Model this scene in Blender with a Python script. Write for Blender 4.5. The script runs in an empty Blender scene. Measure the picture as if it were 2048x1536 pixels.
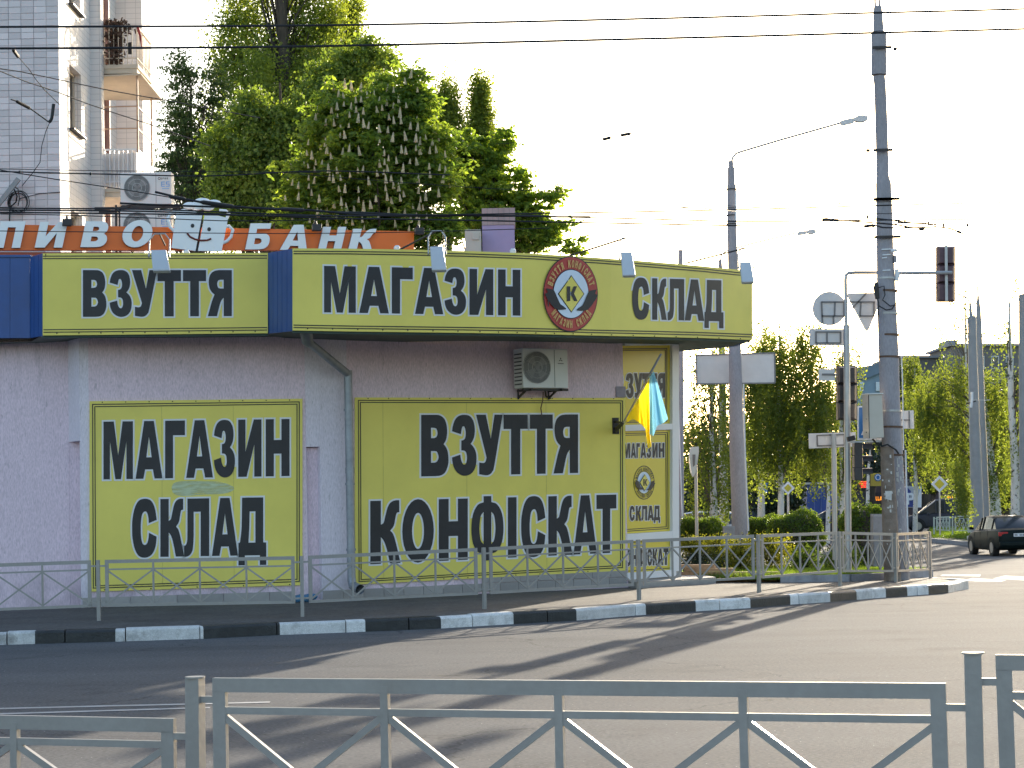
import bpy, bmesh, math, random
import numpy as np
from mathutils import Vector, Matrix
from mathutils.geometry import tessellate_polygon

SC = bpy.context.scene
COL = SC.collection
V = Vector
R = math.radians
rnd = random.Random(7)
npr = np.random.default_rng(11)

# ------------------------------------------------------------------ camera
EYE = V((0, 0, 1.6)); FPX = 4000.0; CX, CY = 1024.0, 768.0
_p = math.atan(231 / FPX); _r = 0.022
FWD = V((0, math.cos(_p), math.sin(_p)))
_R0 = V((1, 0, 0)); _U0 = V((0, -math.sin(_p), math.cos(_p)))
RGT = _R0 * math.cos(_r) - _U0 * math.sin(_r)
UPV = _U0 * math.cos(_r) + _R0 * math.sin(_r)
cam = bpy.data.cameras.new('camera'); co = bpy.data.objects.new('camera', cam); COL.objects.link(co)
cam.sensor_width = 36; cam.lens = FPX / 2048 * 36; cam.clip_start = 0.1; cam.clip_end = 3000
co.matrix_world = Matrix(((RGT.x, UPV.x, -FWD.x, EYE.x), (RGT.y, UPV.y, -FWD.y, EYE.y), (RGT.z, UPV.z, -FWD.z, EYE.z), (0, 0, 0, 1)))
cam.dof.use_dof = False
SC.camera = co

# ------------------------------------------------------------------ light
SUN_AZ, SUN_EL = 20.5, 12.5
S = V((math.sin(R(SUN_AZ)) * math.cos(R(SUN_EL)), math.cos(R(SUN_AZ)) * math.cos(R(SUN_EL)), math.sin(R(SUN_EL))))
w = bpy.data.worlds.new("World"); SC.world = w; w.use_nodes = True
nt = w.node_tree; nt.nodes.clear()
sky = nt.nodes.new('ShaderNodeTexSky'); sky.sky_type = 'NISHITA'; sky.sun_disc = False
sky.sun_elevation = R(SUN_EL); sky.sun_rotation = R(SUN_AZ)
sky.air_density = 1.0; sky.dust_density = 2.0; sky.ozone_density = 1.0; sky.altitude = 100
bg = nt.nodes.new('ShaderNodeBackground'); bg.inputs['Strength'].default_value = 0.15
wo = nt.nodes.new('ShaderNodeOutputWorld')
nt.links.new(sky.outputs[0], bg.inputs[0]); nt.links.new(bg.outputs[0], wo.inputs[0])
sl = bpy.data.lights.new('sun', 'SUN'); sl.energy = 4.0; sl.angle = R(0.53); sl.color = (1.0, 0.88, 0.70)
so = bpy.data.objects.new('sun', sl); COL.objects.link(so); so.rotation_euler = S.to_track_quat('Z', 'Y').to_euler()
so.location = S * 60
SC.view_settings.view_transform = 'Standard'; SC.view_settings.look = 'None'
SC.view_settings.gamma = 1.0; SC.view_settings.exposure = 1.5; SC.view_settings.use_curve_mapping = False
SC.cycles.max_bounces = 8; SC.cycles.transparent_max_bounces = 8
try: SC.cycles.use_denoising = True
except Exception: pass

# ------------------------------------------------------------------ geometry of the site (metres)
def ray(px, py): return FWD * FPX + RGT * (px - CX) - UPV * (py - CY)
def P(px, py, d):
    r = ray(px, py); return EYE + r * (d / r.y)
def at(px, d, z):
    k = (px - CX) / FPX
    b = k * (FWD.y * d + FWD.z * (z - 1.6)) - RGT.y * d - RGT.z * (z - 1.6)
    return V((b / RGT.x, d, z))
_gd = [0, 32, 40, 55, 72, 90, 110, 200, 500]; _gz = [-.17, -.17, -.26, -.55, -.80, -.75, -.62, -.5, -.5]
def zg(d): return float(np.interp(d, _gd, _gz))
def zp(d): return zg(d) + .17
def G(px, py, up=0.0):
    z = -.17 + up; p = None
    for _ in range(12):
        r = ray(px, py); p = EYE + r * ((z - 1.6) / r.z); z = zg(p.y) + up
    return p

class Surf:
    """vertical surface standing on a plan polyline; signs, letters and panels are laid on it"""
    def __init__(s, pts): s.p = [V((q[0], q[1])) for q in pts]
    def hit(s, px, py, off=0.0):
        r = ray(px, py); n = len(s.p); best = None
        for i in range(n - 1):
            a, b = s.p[i], s.p[i + 1]; e = b - a
            den = r.x * (-e.y) + e.x * r.y
            if abs(den) < 1e-9: continue
            t = (a.x * (-e.y) + e.x * a.y) / den
            u = (r.x * a.y - r.y * a.x) / den
            if t <= 0: continue
            dist = 0 if -1e-6 <= u <= 1 + 1e-6 else (-u if u < 0 else u - 1) * e.length
            if (i == 0 and u < 0) or (i == n - 2 and u > 1): dist *= .5
            if best is None or dist < best[0]: best = (dist, t, i)
        _, t, i = best; a, b = s.p[i], s.p[i + 1]; e = (b - a).normalized()
        nrm = V((e.y, -e.x, 0))
        q = EYE + r * t
        return q + nrm * off
    def kinks(s): return [CX + FPX * (RGT.x * q.x + RGT.y * q.y) / (FWD.y * q.y) for q in s.p[1:-1]]

# ------------------------------------------------------------------ materials
MATS = {}
def mat(name, col, rough=.7, var=.12, scale=8., bump=0., bscale=None, metal=0., spec=.5, stretch=(1, 1, 1), col2=None, dirt=0., dirtcol=(.08, .07, .06), trans=0., coat=0., fine=0., fs=14.):
    if name in MATS: return MATS[name]
    m = bpy.data.materials.new(name); m.use_nodes = True; MATS[name] = m
    n = m.node_tree; L = n.links; b = n.nodes['Principled BSDF']
    b.inputs['Roughness'].default_value = rough; b.inputs['Metallic'].default_value = metal
    b.inputs['Specular IOR Level'].default_value = spec
    if coat: b.inputs['Coat Weight'].default_value = coat; b.inputs['Coat Roughness'].default_value = .08
    tc = n.nodes.new('ShaderNodeTexCoord'); mp = n.nodes.new('ShaderNodeMapping'); mp.inputs['Scale'].default_value = stretch
    L.new(tc.outputs['Object'], mp.inputs[0])
    no = n.nodes.new('ShaderNodeTexNoise'); no.inputs['Scale'].default_value = scale; no.inputs['Detail'].default_value = 6; no.inputs['Roughness'].default_value = .6
    L.new(mp.outputs[0], no.inputs[0])
    cr = n.nodes.new('ShaderNodeValToRGB'); cr.color_ramp.elements[0].position = .3; cr.color_ramp.elements[1].position = .7
    a = col; c2 = col2
    if c2 is None:
        c1 = tuple(x * (1 - var) for x in a); c2 = tuple(min(1, x * (1 + var)) for x in a)
    else: c1 = a
    cr.color_ramp.elements[0].color = (*c1, 1); cr.color_ramp.elements[1].color = (*c2, 1)
    L.new(no.outputs[0], cr.inputs[0]); out = cr.outputs[0]
    if fine:
        n2 = n.nodes.new('ShaderNodeTexNoise'); n2.inputs['Scale'].default_value = scale * fs; n2.inputs['Detail'].default_value = 3
        L.new(mp.outputs[0], n2.inputs[0])
        r2 = n.nodes.new('ShaderNodeMapRange'); r2.inputs[1].default_value = .3; r2.inputs[2].default_value = .7; r2.inputs[3].default_value = 1 - fine; r2.inputs[4].default_value = 1 + fine
        L.new(n2.outputs[0], r2.inputs[0])
        mx = n.nodes.new('ShaderNodeVectorMath'); mx.operation = 'MULTIPLY'
        L.new(out, mx.inputs[0]); L.new(r2.outputs[0], mx.inputs[1]); out = mx.outputs[0]
    if dirt:
        n3 = n.nodes.new('ShaderNodeTexNoise'); n3.inputs['Scale'].default_value = scale * .35; n3.inputs['Detail'].default_value = 8; n3.inputs['Roughness'].default_value = .75
        L.new(mp.outputs[0], n3.inputs[0])
        r3 = n.nodes.new('ShaderNodeMapRange'); r3.inputs[1].default_value = .52; r3.inputs[2].default_value = .72; r3.inputs[3].default_value = 0; r3.inputs[4].default_value = dirt
        L.new(n3.outputs[0], r3.inputs[0])
        mx = n.nodes.new('ShaderNodeMix'); mx.data_type = 'RGBA'; mx.inputs[7].default_value = (*dirtcol, 1)
        L.new(r3.outputs[0], mx.inputs[0]); L.new(out, mx.inputs[6]); out = mx.outputs[2]
    L.new(out, b.inputs['Base Color'])
    if bump:
        nb = n.nodes.new('ShaderNodeTexNoise'); nb.inputs['Scale'].default_value = bscale or scale * 4; nb.inputs['Detail'].default_value = 5
        L.new(mp.outputs[0], nb.inputs[0])
        bu = n.nodes.new('ShaderNodeBump'); bu.inputs['Strength'].default_value = bump; bu.inputs['Distance'].default_value = .02
        L.new(nb.outputs[0], bu.inputs['Height']); L.new(bu.outputs[0], b.inputs['Normal'])
    if trans:
        tr = n.nodes.new('ShaderNodeBsdfTranslucent'); L.new(out, tr.inputs[0])
        ms = n.nodes.new('ShaderNodeMixShader'); ms.inputs[0].default_value = trans
        o = n.nodes['Material Output']; L.new(b.outputs[0], ms.inputs[1]); L.new(tr.outputs[0], ms.inputs[2]); L.new(ms.outputs[0], o.inputs[0])
    return m

def leafmat(name, c1, c2, tr=.55, rough=.5, tcol=None):
    m = bpy.data.materials.new(name); m.use_nodes = True; n = m.node_tree; L = n.links; b = n.nodes['Principled BSDF']
    b.inputs['Roughness'].default_value = rough; b.inputs['Specular IOR Level'].default_value = .35
    g = n.nodes.new('ShaderNodeNewGeometry'); cr = n.nodes.new('ShaderNodeValToRGB')
    cr.color_ramp.elements[0].color = (*c1, 1); cr.color_ramp.elements[1].color = (*c2, 1)
    tc = n.nodes.new('ShaderNodeTexCoord'); no = n.nodes.new('ShaderNodeTexNoise'); no.inputs['Scale'].default_value = .9; no.inputs['Detail'].default_value = 2
    L.new(tc.outputs['Object'], no.inputs[0])
    ma = n.nodes.new('ShaderNodeMath'); ma.operation = 'MULTIPLY_ADD'; ma.inputs[1].default_value = .6; 
    ad = n.nodes.new('ShaderNodeMath'); ad.operation = 'MULTIPLY_ADD'; ad.inputs[1].default_value = 1.6; ad.inputs[2].default_value = -.6
    L.new(no.outputs[0], ad.inputs[0])
    L.new(g.outputs['Random Per Island'], ma.inputs[0]); L.new(ad.outputs[0], ma.inputs[2])
    L.new(ma.outputs[0], cr.inputs[0]); L.new(cr.outputs[0], b.inputs['Base Color'])
    t = n.nodes.new('ShaderNodeBsdfTranslucent')
    mu = n.nodes.new('ShaderNodeVectorMath'); mu.operation = 'MULTIPLY'; mu.inputs[1].default_value = tcol or (1.9, 1.75, .7)
    L.new(cr.outputs[0], mu.inputs[0]); L.new(mu.outputs[0], t.inputs[0])
    ms = n.nodes.new('ShaderNodeMixShader'); ms.inputs[0].default_value = tr
    L.new(b.outputs[0], ms.inputs[1]); L.new(t.outputs[0], ms.inputs[2]); L.new(ms.outputs[0], n.nodes['Material Output'].inputs[0])
    return m

def emis(name, col, st):
    m = bpy.data.materials.new(name); m.use_nodes = True; b = m.node_tree.nodes['Principled BSDF']
    b.inputs['Base Color'].default_value = (*[c * .6 for c in col], 1); b.inputs['Emission Color'].default_value = (*col, 1); b.inputs['Emission Strength'].default_value = st
    return m

def roadmat(m):
    n = m.node_tree; L = n.links; b = n.nodes['Principled BSDF']; src = b.inputs['Base Color'].links[0].from_socket
    tc = n.nodes.new('ShaderNodeTexCoord')
    def mul(a, fac):
        mx = n.nodes.new('ShaderNodeVectorMath'); mx.operation = 'MULTIPLY'; L.new(a, mx.inputs[0]); L.new(fac, mx.inputs[1]); return mx.outputs[0]
    def rng(a, i0, i1, o0, o1):
        r = n.nodes.new('ShaderNodeMapRange'); L.new(a, r.inputs[0])
        for k, v in zip((1, 2, 3, 4), (i0, i1, o0, o1)): r.inputs[k].default_value = v
        return r.outputs[0]
    # cracks
    wn = n.nodes.new('ShaderNodeTexNoise'); wn.inputs['Scale'].default_value = 1.4; wn.inputs['Detail'].default_value = 5; L.new(tc.outputs['Object'], wn.inputs[0])
    ad = n.nodes.new('ShaderNodeVectorMath'); ad.operation = 'MULTIPLY_ADD'; L.new(wn.outputs['Color'], ad.inputs[0]); ad.inputs[1].default_value = (1.2, 1.2, 0); L.new(tc.outputs['Object'], ad.inputs[2])
    vo = n.nodes.new('ShaderNodeTexVoronoi'); vo.feature = 'DISTANCE_TO_EDGE'; vo.inputs['Scale'].default_value = .16; L.new(ad.outputs[0], vo.inputs[0])
    src = mul(src, rng(vo.outputs[0], 0, .0035, .55, 1))
    # tyre polished bands and stains
    mp = n.nodes.new('ShaderNodeMapping'); mp.inputs['Scale'].default_value = (.05, .55, 1); mp.inputs['Rotation'].default_value = (0, 0, .10); L.new(tc.outputs['Object'], mp.inputs[0])
    n1 = n.nodes.new('ShaderNodeTexNoise'); n1.inputs['Scale'].default_value = 1.0; n1.inputs['Detail'].default_value = 4; L.new(mp.outputs[0], n1.inputs[0]); src = mul(src, rng(n1.outputs[0], .3, .7, .86, 1.14))
    n2 = n.nodes.new('ShaderNodeTexNoise'); n2.inputs['Scale'].default_value = .9; n2.inputs['Detail'].default_value = 8; n2.inputs['Roughness'].default_value = .7; L.new(tc.outputs['Object'], n2.inputs[0]); src = mul(src, rng(n2.outputs[0], .56, .7, 1, .74))
    # pale grit
    v2 = n.nodes.new('ShaderNodeTexVoronoi'); v2.inputs['Scale'].default_value = 9; L.new(tc.outputs['Object'], v2.inputs[0]); src = mul(src, rng(v2.outputs['Distance'], .03, .06, 4.5, 1))
    L.new(src, b.inputs['Base Color'])

# ------------------------------------------------------------------ mesh builder
ORG = {}
class MB:
    def __init__(s): s.v = []; s.f = []; s.m = []
    def add(s, vs, fs, mi=0):
        o = len(s.v); s.v += [tuple(x) for x in vs]; s.f += [tuple(i + o for i in f) for f in fs]; s.m += [mi] * len(fs); return s
    def hexa(s, b4, t4, mi=0):
        return s.add(list(b4) + list(t4), [(3, 2, 1, 0), (4, 5, 6, 7), (0, 1, 5, 4), (1, 2, 6, 5), (2, 3, 7, 6), (3, 0, 4, 7)], mi)
    def obox(s, c, ax, ay, az, mi=0):
        c = V(c); ax, ay, az = V(ax) / 2, V(ay) / 2, V(az) / 2
        return s.hexa([c - ax - ay - az, c + ax - ay - az, c + ax + ay - az, c - ax + ay - az],
                      [c - ax - ay + az, c + ax - ay + az, c + ax + ay + az, c - ax + ay + az], mi)
    def box(s, x0, y0, z0, x1, y1, z1, mi=0):
        return s.obox(((x0 + x1) / 2, (y0 + y1) / 2, (z0 + z1) / 2), (x1 - x0, 0, 0), (0, y1 - y0, 0), (0, 0, z1 - z0), mi)
    def beam(s, a, b, w, h, up=(0, 0, 1), mi=0):
        a, b, up = V(a), V(b), V(up); d = (b - a)
        side = d.cross(up)
        if side.length < 1e-6: side = d.cross(V((1, 0, 0)))
        side.normalize(); u2 = side.cross(d).normalized()
        return s.obox((a + b) / 2, d, side * w, u2 * h, mi)
    def tube(s, pts, r, n=8, mi=0, cap=True):
        pts = [V(p) for p in pts]; rr = r if isinstance(r, (list, tuple)) else [r] * len(pts)
        vs = []; prev = None
        for i, p in enumerate(pts):
            d = (pts[min(i + 1, len(pts) - 1)] - pts[max(i - 1, 0)])
            if d.length < 1e-9: d = V((0, 0, 1))
            d.normalize()
            if prev is None:
                a = d.cross(V((0, 0, 1)) if abs(d.z) < .9 else V((1, 0, 0))).normalized()
            else:
                a = (prev - d * prev.dot(d))
                a = a.normalized() if a.length > 1e-6 else d.orthogonal().normalized()
            prev = a; b = d.cross(a)
            for k in range(n):
                t = 2 * math.pi * k / n; vs.append(p + (a * math.cos(t) + b * math.sin(t)) * rr[i])
        fs = []
        for i in range(len(pts) - 1):
            for k in range(n):
                k2 = (k + 1) % n; fs.append((i * n + k, i * n + k2, (i + 1) * n + k2, (i + 1) * n + k))
        if cap: fs.append(tuple(range(n - 1, -1, -1))); fs.append(tuple((len(pts) - 1) * n + k for k in range(n)))
        return s.add(vs, fs, mi)
    def quad(s, a, b, c, d, mi=0): return s.add([a, b, c, d], [(0, 1, 2, 3)], mi)
    def ext(s, loop, off, mi=0):
        """prism: closed loop of points extruded by vector off"""
        off = V(off); n = len(loop); lp = [V(p) for p in loop]
        tri = tessellate_polygon([lp]); vs = lp + [p + off for p in lp]
        fs = [tuple(t) for t in tri] + [tuple(i + n for i in reversed(t)) for t in tri]
        fs += [(i, (i + 1) % n, (i + 1) % n + n, i + n) for i in range(n)]
        return s.add(vs, fs, mi)
    def sphere(s, c, r, nu=10, nv=6, sc=(1, 1, 1), mi=0):
        c = V(c); vs = [c + V((0, 0, -r * sc[2]))]
        for j in range(1, nv):
            a = -math.pi / 2 + math.pi * j / nv
            for i in range(nu):
                t = 2 * math.pi * i / nu
                vs.append(c + V((math.cos(a) * math.cos(t) * r * sc[0], math.cos(a) * math.sin(t) * r * sc[1], math.sin(a) * r * sc[2])))
        vs.append(c + V((0, 0, r * sc[2]))); fs = []
        for i in range(nu): fs.append((0, 1 + (i + 1) % nu, 1 + i))
        for j in range(nv - 2):
            for i in range(nu):
                a = 1 + j * nu; fs.append((a + i, a + (i + 1) % nu, a + nu + (i + 1) % nu, a + nu + i))
        a = 1 + (nv - 2) * nu
        for i in range(nu): fs.append((a + i, a + (i + 1) % nu, len(vs) - 1))
        return s.add(vs, fs, mi)
    def build(s, name, mats, parent=None, smooth=False, bevel=0., local=False):
        if not isinstance(mats, (list, tuple)): mats = [mats]
        org = ORG.get(parent.name, V((0, 0, 0))) if parent is not None else V((0, 0, 0))
        if local: org = V((0, 0, 0))
        if parent is None and s.v:
            a = np.array(s.v); org = V((float(a[:, 0].mean()), float(a[:, 1].mean()), float(a[:, 2].min())))
        me = bpy.data.meshes.new(name)
        me.from_pydata([(x - org.x, y - org.y, z - org.z) for x, y, z in s.v], [], s.f)
        for m in mats: me.materials.append(m)
        if len(mats) > 1: me.polygons.foreach_set('material_index', s.m)
        if smooth: me.polygons.foreach_set('use_smooth', [True] * len(me.polygons))
        me.update()
        o = bpy.data.objects.new(name, me); COL.objects.link(o)
        if parent is not None: o.parent = parent
        else: o.location = org
        ORG[o.name] = org
        if smooth:
            try:
                md = o.modifiers.new('e', 'EDGE_SPLIT'); md.split_angle = R(35)
            except Exception: pass
        if bevel:
            md = o.modifiers.new('b', 'BEVEL'); md.width = bevel; md.segments = 2; md.limit_method = 'ANGLE'
        return o

def tag(o, label=None, cat=None, group=None, kind=None):
    if label: o['label'] = label
    if cat: o['category'] = cat
    if group: o['group'] = group
    if kind: o['kind'] = kind
    return o
def thing(name, loc, label, cat, group=None):
    o = bpy.data.objects.new(name, None); COL.objects.link(o); o.location = V(loc); o.empty_display_size = .2
    ORG[o.name] = V(loc); return tag(o, label, cat, group)
def struct(name, mb, m, **k):
    o = mb.build(name, m, **k); o['kind'] = 'structure'; return o
def circle(c, r, ax, ay, n=32): return [V(c) + V(ax) * (r * math.cos(2 * math.pi * i / n)) + V(ay) * (r * math.sin(2 * math.pi * i / n)) for i in range(n)]

# ------------------------------------------------------------------ palette
M_ASPH = mat('asphalt', (.108, .108, .112), .95, .09, .55, bump=.35, bscale=160, fine=.4, fs=110, spec=.12, stretch=(.5, 1.3, 1))
M_PAVE = mat('pavement_asphalt', (.10, .093, .09), .88, .2, 1.5, bump=.4, bscale=90, fine=.3, spec=.3, dirt=.4)
M_FAR = mat('far_ground', (.10, .12, .05), .9, .3, .3)
M_SOIL = mat('bed_soil', (.05, .06, .025), .95, .3, 3)
M_PAINTW = mat('kerb_white_paint', (.66, .66, .66), .7, .14, 7, bump=.6, bscale=45, dirt=.85, dirtcol=(.22, .21, .2), fine=.2)
M_PAINTK = mat('kerb_black_paint', (.022, .024, .026), .5, .3, 7, bump=.6, bscale=45, dirt=.3, dirtcol=(.09, .09, .085))
M_MARK = mat('road_marking_paint', (.42, .41, .40), .9, .2, 3, spec=.1, dirt=.85, dirtcol=(.13, .125, .12))
M_PINK = mat('pink_stucco', (.74, .59, .67), .9, .05, 1.1, bump=.5, bscale=50, stretch=(1, 1, .3), fine=.16, fs=50, dirt=.25, dirtcol=(.42, .33, .38))
M_PALE = mat('pale_lilac_stucco', (.73, .66, .74), .9, .04, 1.1, bump=.5, bscale=50, stretch=(1, 1, .3), fine=.12, fs=50, dirt=.12, dirtcol=(.35, .32, .35))
M_TILE = mat('beige_plinth_tile', (.33, .31, .30), .55, .12, 5, dirt=.4, dirtcol=(.12, .11, .1))
M_YEL = mat('yellow_vinyl_banner', (.78, .665, .14), .45, .07, .8, bump=.3, bscale=1.6, spec=.4, dirt=.3, dirtcol=(.55, .49, .13))
M_YEL2 = mat('yellow_window_film', (.70, .56, .07), .25, .05, 1.2, spec=.5)
M_BLK = mat('black_print', (.017, .017, .022), .5, .3, 3)
M_WHT = mat('white_print', (.72, .73, .75), .45, .04, 3)
M_RED = mat('red_print', (.42, .04, .035), .45, .08, 3)
M_SKYB = mat('pale_blue_print', (.62, .72, .85), .45, .04, 3)
M_GOLD = mat('gold_print', (.62, .38, .13), .5, .08, 3)
M_BLUE = mat('blue_sheet_metal', (.012, .07, .27), .42, .1, 2.5, spec=.5, bump=.1, bscale=4, dirt=.3, dirtcol=(.03, .05, .12))
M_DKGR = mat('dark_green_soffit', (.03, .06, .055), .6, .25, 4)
M_WFRM = mat('white_plastic_frame', (.70, .72, .76), .3, .03, 2, dirt=.1)
M_PIPE = mat('galvanised_pipe', (.27, .29, .33), .42, .18, 6, metal=.35, dirt=.35, dirtcol=(.12, .14, .14))
M_FENCE = mat('grey_fence_paint', (.275, .268, .262), .33, .06, 5, spec=.6, bump=.07, bscale=40, dirt=.35, dirtcol=(.21, .18, .155), fine=.05, fs=6)
M_ACW = mat('ac_white_casing', (.66, .67, .66), .4, .04, 3, dirt=.15, dirtcol=(.35, .33, .3))
M_ACG = mat('ac_dark_grille', (.07, .075, .08), .5, .2, 6)
M_IRON = mat('dark_iron', (.03, .025, .025), .6, .3, 6)
M_RUST = mat('rusty_iron', (.13, .075, .05), .8, .3, 9, bump=.3)
M_ORNG = mat('orange_signboard', (.88, .16, .012), .4, .05, 2, spec=.5)
M_LETW = mat('white_acrylic_letter', (.82, .84, .88), .25, .03, 2)
M_CONC = mat('grey_pole_concrete', (.31, .292, .318), .75, .14, 3, bump=.3, bscale=30, fine=.12, dirt=.35, dirtcol=(.22, .2, .2), stretch=(1, 1, .35))
M_CONB = mat('brown_old_concrete', (.20, .155, .125), .9, .25, 5, bump=.6, bscale=30, dirt=.5, dirtcol=(.45, .43, .4))
M_STEEL = mat('painted_steel_blue_grey', (.26, .27, .285), .5, .1, 3, dirt=.2)
M_GALV = mat('galvanised_steel', (.42, .42, .43), .4, .1, 5, metal=.4)
M_SBACK = mat('sign_back_metal', (.66, .65, .66), .5, .05, 4, dirt=.2, dirtcol=(.45, .44, .43), trans=.12)
M_TL = mat('traffic_light_housing', (.035, .03, .035), .45, .2, 5, spec=.5)
M_TLP = mat('traffic_light_back_plum', (.10, .055, .07), .55, .2, 5)
M_WIRE = mat('black_cable', (.012, .012, .014), .6, .1, 3)
M_CABI = mat('cream_cabinet', (.52, .48, .42), .5, .05, 3, dirt=.3, dirtcol=(.35, .3, .25))
M_GRYBX = mat('grey_concrete_box', (.30, .30, .33), .85, .15, 6, bump=.4, dirt=.4)
M_BRK = mat('ochre_brick', (.42, .26, .15), .8, .15, 4, bump=.3)
M_MORT = mat('mortar', (.25, .22, .19), .95, .15, 9)
M_ABR = mat('white_silicate_tile', (.72, .66, .67), .8, .05, 3, bump=.2, bscale=40, dirt=.12, dirtcol=(.42, .38, .40))
M_AJOINT = mat('wall_joint', (.42, .39, .42), .95, .1, 9)
M_GLASS = mat('dark_window_glass', (.03, .034, .04), .12, .3, 1, spec=.35)
M_BARK = mat('dark_bark', (.055, .045, .035), .95, .3, 6, bump=.8, stretch=(1, 1, .3))
M_CREAM = mat('cream_plaster', (.60, .52, .42), .9, .08, 3, dirt=.3, dirtcol=(.4, .32, .25))
M_BRPIPE = mat('brown_drainpipe', (.20, .11, .10), .6, .12, 3)
M_TYRE = mat('tyre_rubber', (.02, .02, .02), .85, .2, 8)
M_RIM = mat('wheel_rim', (.32, .33, .35), .35, .1, 5, metal=.7)

roadmat(M_ASPH)

def objrand(m, lo, hi):
    """each copy of a piece is a little lighter or darker"""
    n = m.node_tree; L = n.links; b = n.nodes['Principled BSDF']; src = b.inputs['Base Color'].links[0].from_socket
    oi = n.nodes.new('ShaderNodeObjectInfo'); r = n.nodes.new('ShaderNodeMapRange'); L.new(oi.outputs['Random'], r.inputs[0]); r.inputs[3].default_value = lo; r.inputs[4].default_value = hi
    mx = n.nodes.new('ShaderNodeVectorMath'); mx.operation = 'MULTIPLY'; L.new(src, mx.inputs[0]); L.new(r.outputs[0], mx.inputs[1]); L.new(mx.outputs[0], b.inputs['Base Color'])
for _m in (M_ABR, M_TILE): objrand(_m, .84, 1.08)
for _m in (M_PAINTW, M_BRK, M_GRYBX): objrand(_m, .8, 1.1)
def walldirt(m, col):
    """splash dirt above the pavement and rain streaks below the parapet"""
    n = m.node_tree; L = n.links; b = n.nodes['Principled BSDF']; src = b.inputs['Base Color'].links[0].from_socket
    tc = n.nodes.new('ShaderNodeTexCoord'); sx = n.nodes.new('ShaderNodeSeparateXYZ'); L.new(tc.outputs['Object'], sx.inputs[0])
    def rng(a, i0, i1, o0, o1):
        r = n.nodes.new('ShaderNodeMapRange'); L.new(a, r.inputs[0])
        for k, v in zip((1, 2, 3, 4), (i0, i1, o0, o1)): r.inputs[k].default_value = v
        return r.outputs[0]
    def noise(sc, st, det=5):
        mp = n.nodes.new('ShaderNodeMapping'); mp.inputs['Scale'].default_value = st; L.new(tc.outputs['Object'], mp.inputs[0]); t = n.nodes.new('ShaderNodeTexNoise'); t.inputs['Scale'].default_value = sc; t.inputs['Detail'].default_value = det; L.new(mp.outputs[0], t.inputs[0]); return t.outputs[0]
    def math_(op, a, c):
        q = n.nodes.new('ShaderNodeMath'); q.operation = op; L.new(a, q.inputs[0])
        if isinstance(c, float): q.inputs[1].default_value = c
        else: L.new(c, q.inputs[1])
        return q.outputs[0]
    base = math_('MULTIPLY', rng(sx.outputs[2], .75, .15, 0, 1), rng(noise(3, (1, 1, 1)), .35, .7, .05, .55))
    strk = math_('MULTIPLY', rng(sx.outputs[2], 2.6, 4.4, 0, 1), rng(noise(6, (1, 1, .09)), .56, .75, 0, .28))
    scr = rng(noise(34, (1, 1, .18), 2), .67, .71, 0, .38)
    al = math_('MAXIMUM', math_('MAXIMUM', base, strk), scr)
    mx = n.nodes.new('ShaderNodeMix'); mx.data_type = 'RGBA'; L.new(al, mx.inputs[0]); L.new(src, mx.inputs[6]); mx.inputs[7].default_value = (*col, 1); L.new(mx.outputs[2], b.inputs['Base Color'])
walldirt(M_PINK, (.26, .21, .24)); walldirt(M_PALE, (.27, .25, .28))

# ------------------------------------------------------------------ ground, road
def grid_sheet(xs, ds, zf):
    mb = MB(); n = len(xs)
    for d in ds:
        for x in xs: mb.v.append((x, d, zf(d)))
    for j in range(len(ds) - 1):
        for i in range(n - 1):
            a = j * n + i; mb.f.append((a, a + 1, a + n + 1, a + n)); mb.m.append(0)
    return mb
struct('ground', grid_sheet(list(np.linspace(-900, 900, 13)), [-300, 0, 32, 40, 55, 72, 90, 110, 200, 500, 1500], lambda d: zg(d) - .06), M_FAR)
struct('road', grid_sheet(list(np.linspace(-60, 90, 16)), [-20, 9.6, 16, 24, 32, 36, 40, 45, 50, 55, 63, 72, 80, 90, 100, 110, 140], zg), M_ASPH)

# near pavement
mb = MB(); mb.box(-60, -20, -.05, 60, 9.2, .10); mb.box(-60, 9.2, -.1, 60, 9.42, .10)
struct('near_pavement', mb, M_PAVE)

# far kerb line, from left to right, then round the tip and back
kpx = [(-700, 1312), (-350, 1301), (0, 1290), (240, 1283), (400, 1278), (560, 1270), (720, 1264), (880, 1257), (1030, 1248), (1155, 1241), (1270, 1231), (1390, 1223), (1500, 1216), (1585, 1209), (1660, 1204), (1720, 1199), (1772, 1195), (1815, 1192), (1857, 1189), (1897, 1186)]
kline = [G(x, y) for x, y in kpx]
tip = G(1925, 1180)
kline += [tip]
kx = [p.x for p in kline]
ctr = tip
back = [V((tip.x + .25, tip.y + .45, 0)), V((tip.x + .22, tip.y + 1.0, 0)), V((tip.x - .1, tip.y + 2.2, 0)), V((tip.x - .25, tip.y + 5, 0)), V((tip.x - .3, 46, 0)), V((tip.x - .2, 54, 0)), V((tip.x - .2, 60, 0))]
kall = kline + back
kall = [V((p.x, p.y, 0)) for p in kall]
acc = [0.]
for i in range(1, len(kall)): acc.append(acc[-1] + (kall[i] - kall[i - 1]).length)
def kat(s):
    s = max(0, min(acc[-1], s)); i = max(0, min(len(kall) - 2, int(np.searchsorted(acc, s)) - 1))
    t = (s - acc[i]) / (acc[i + 1] - acc[i]); p = kall[i].lerp(kall[i + 1], t)
    tv0 = (kall[i + 1] - kall[i]).normalized()
    return p, V((-tv0.y, tv0.x, 0))
def s_of_px(px):
    lo, hi = 0., acc[len(kline) - 1]
    for _ in range(40):
        m = (lo + hi) / 2; p, _n = kat(m)
        q = V((p.x, p.y, zg(p.y))) - EYE
        if CX + FPX * q.dot(RGT) / q.dot(FWD) < px: lo = m
        else: hi = m
    return lo
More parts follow.
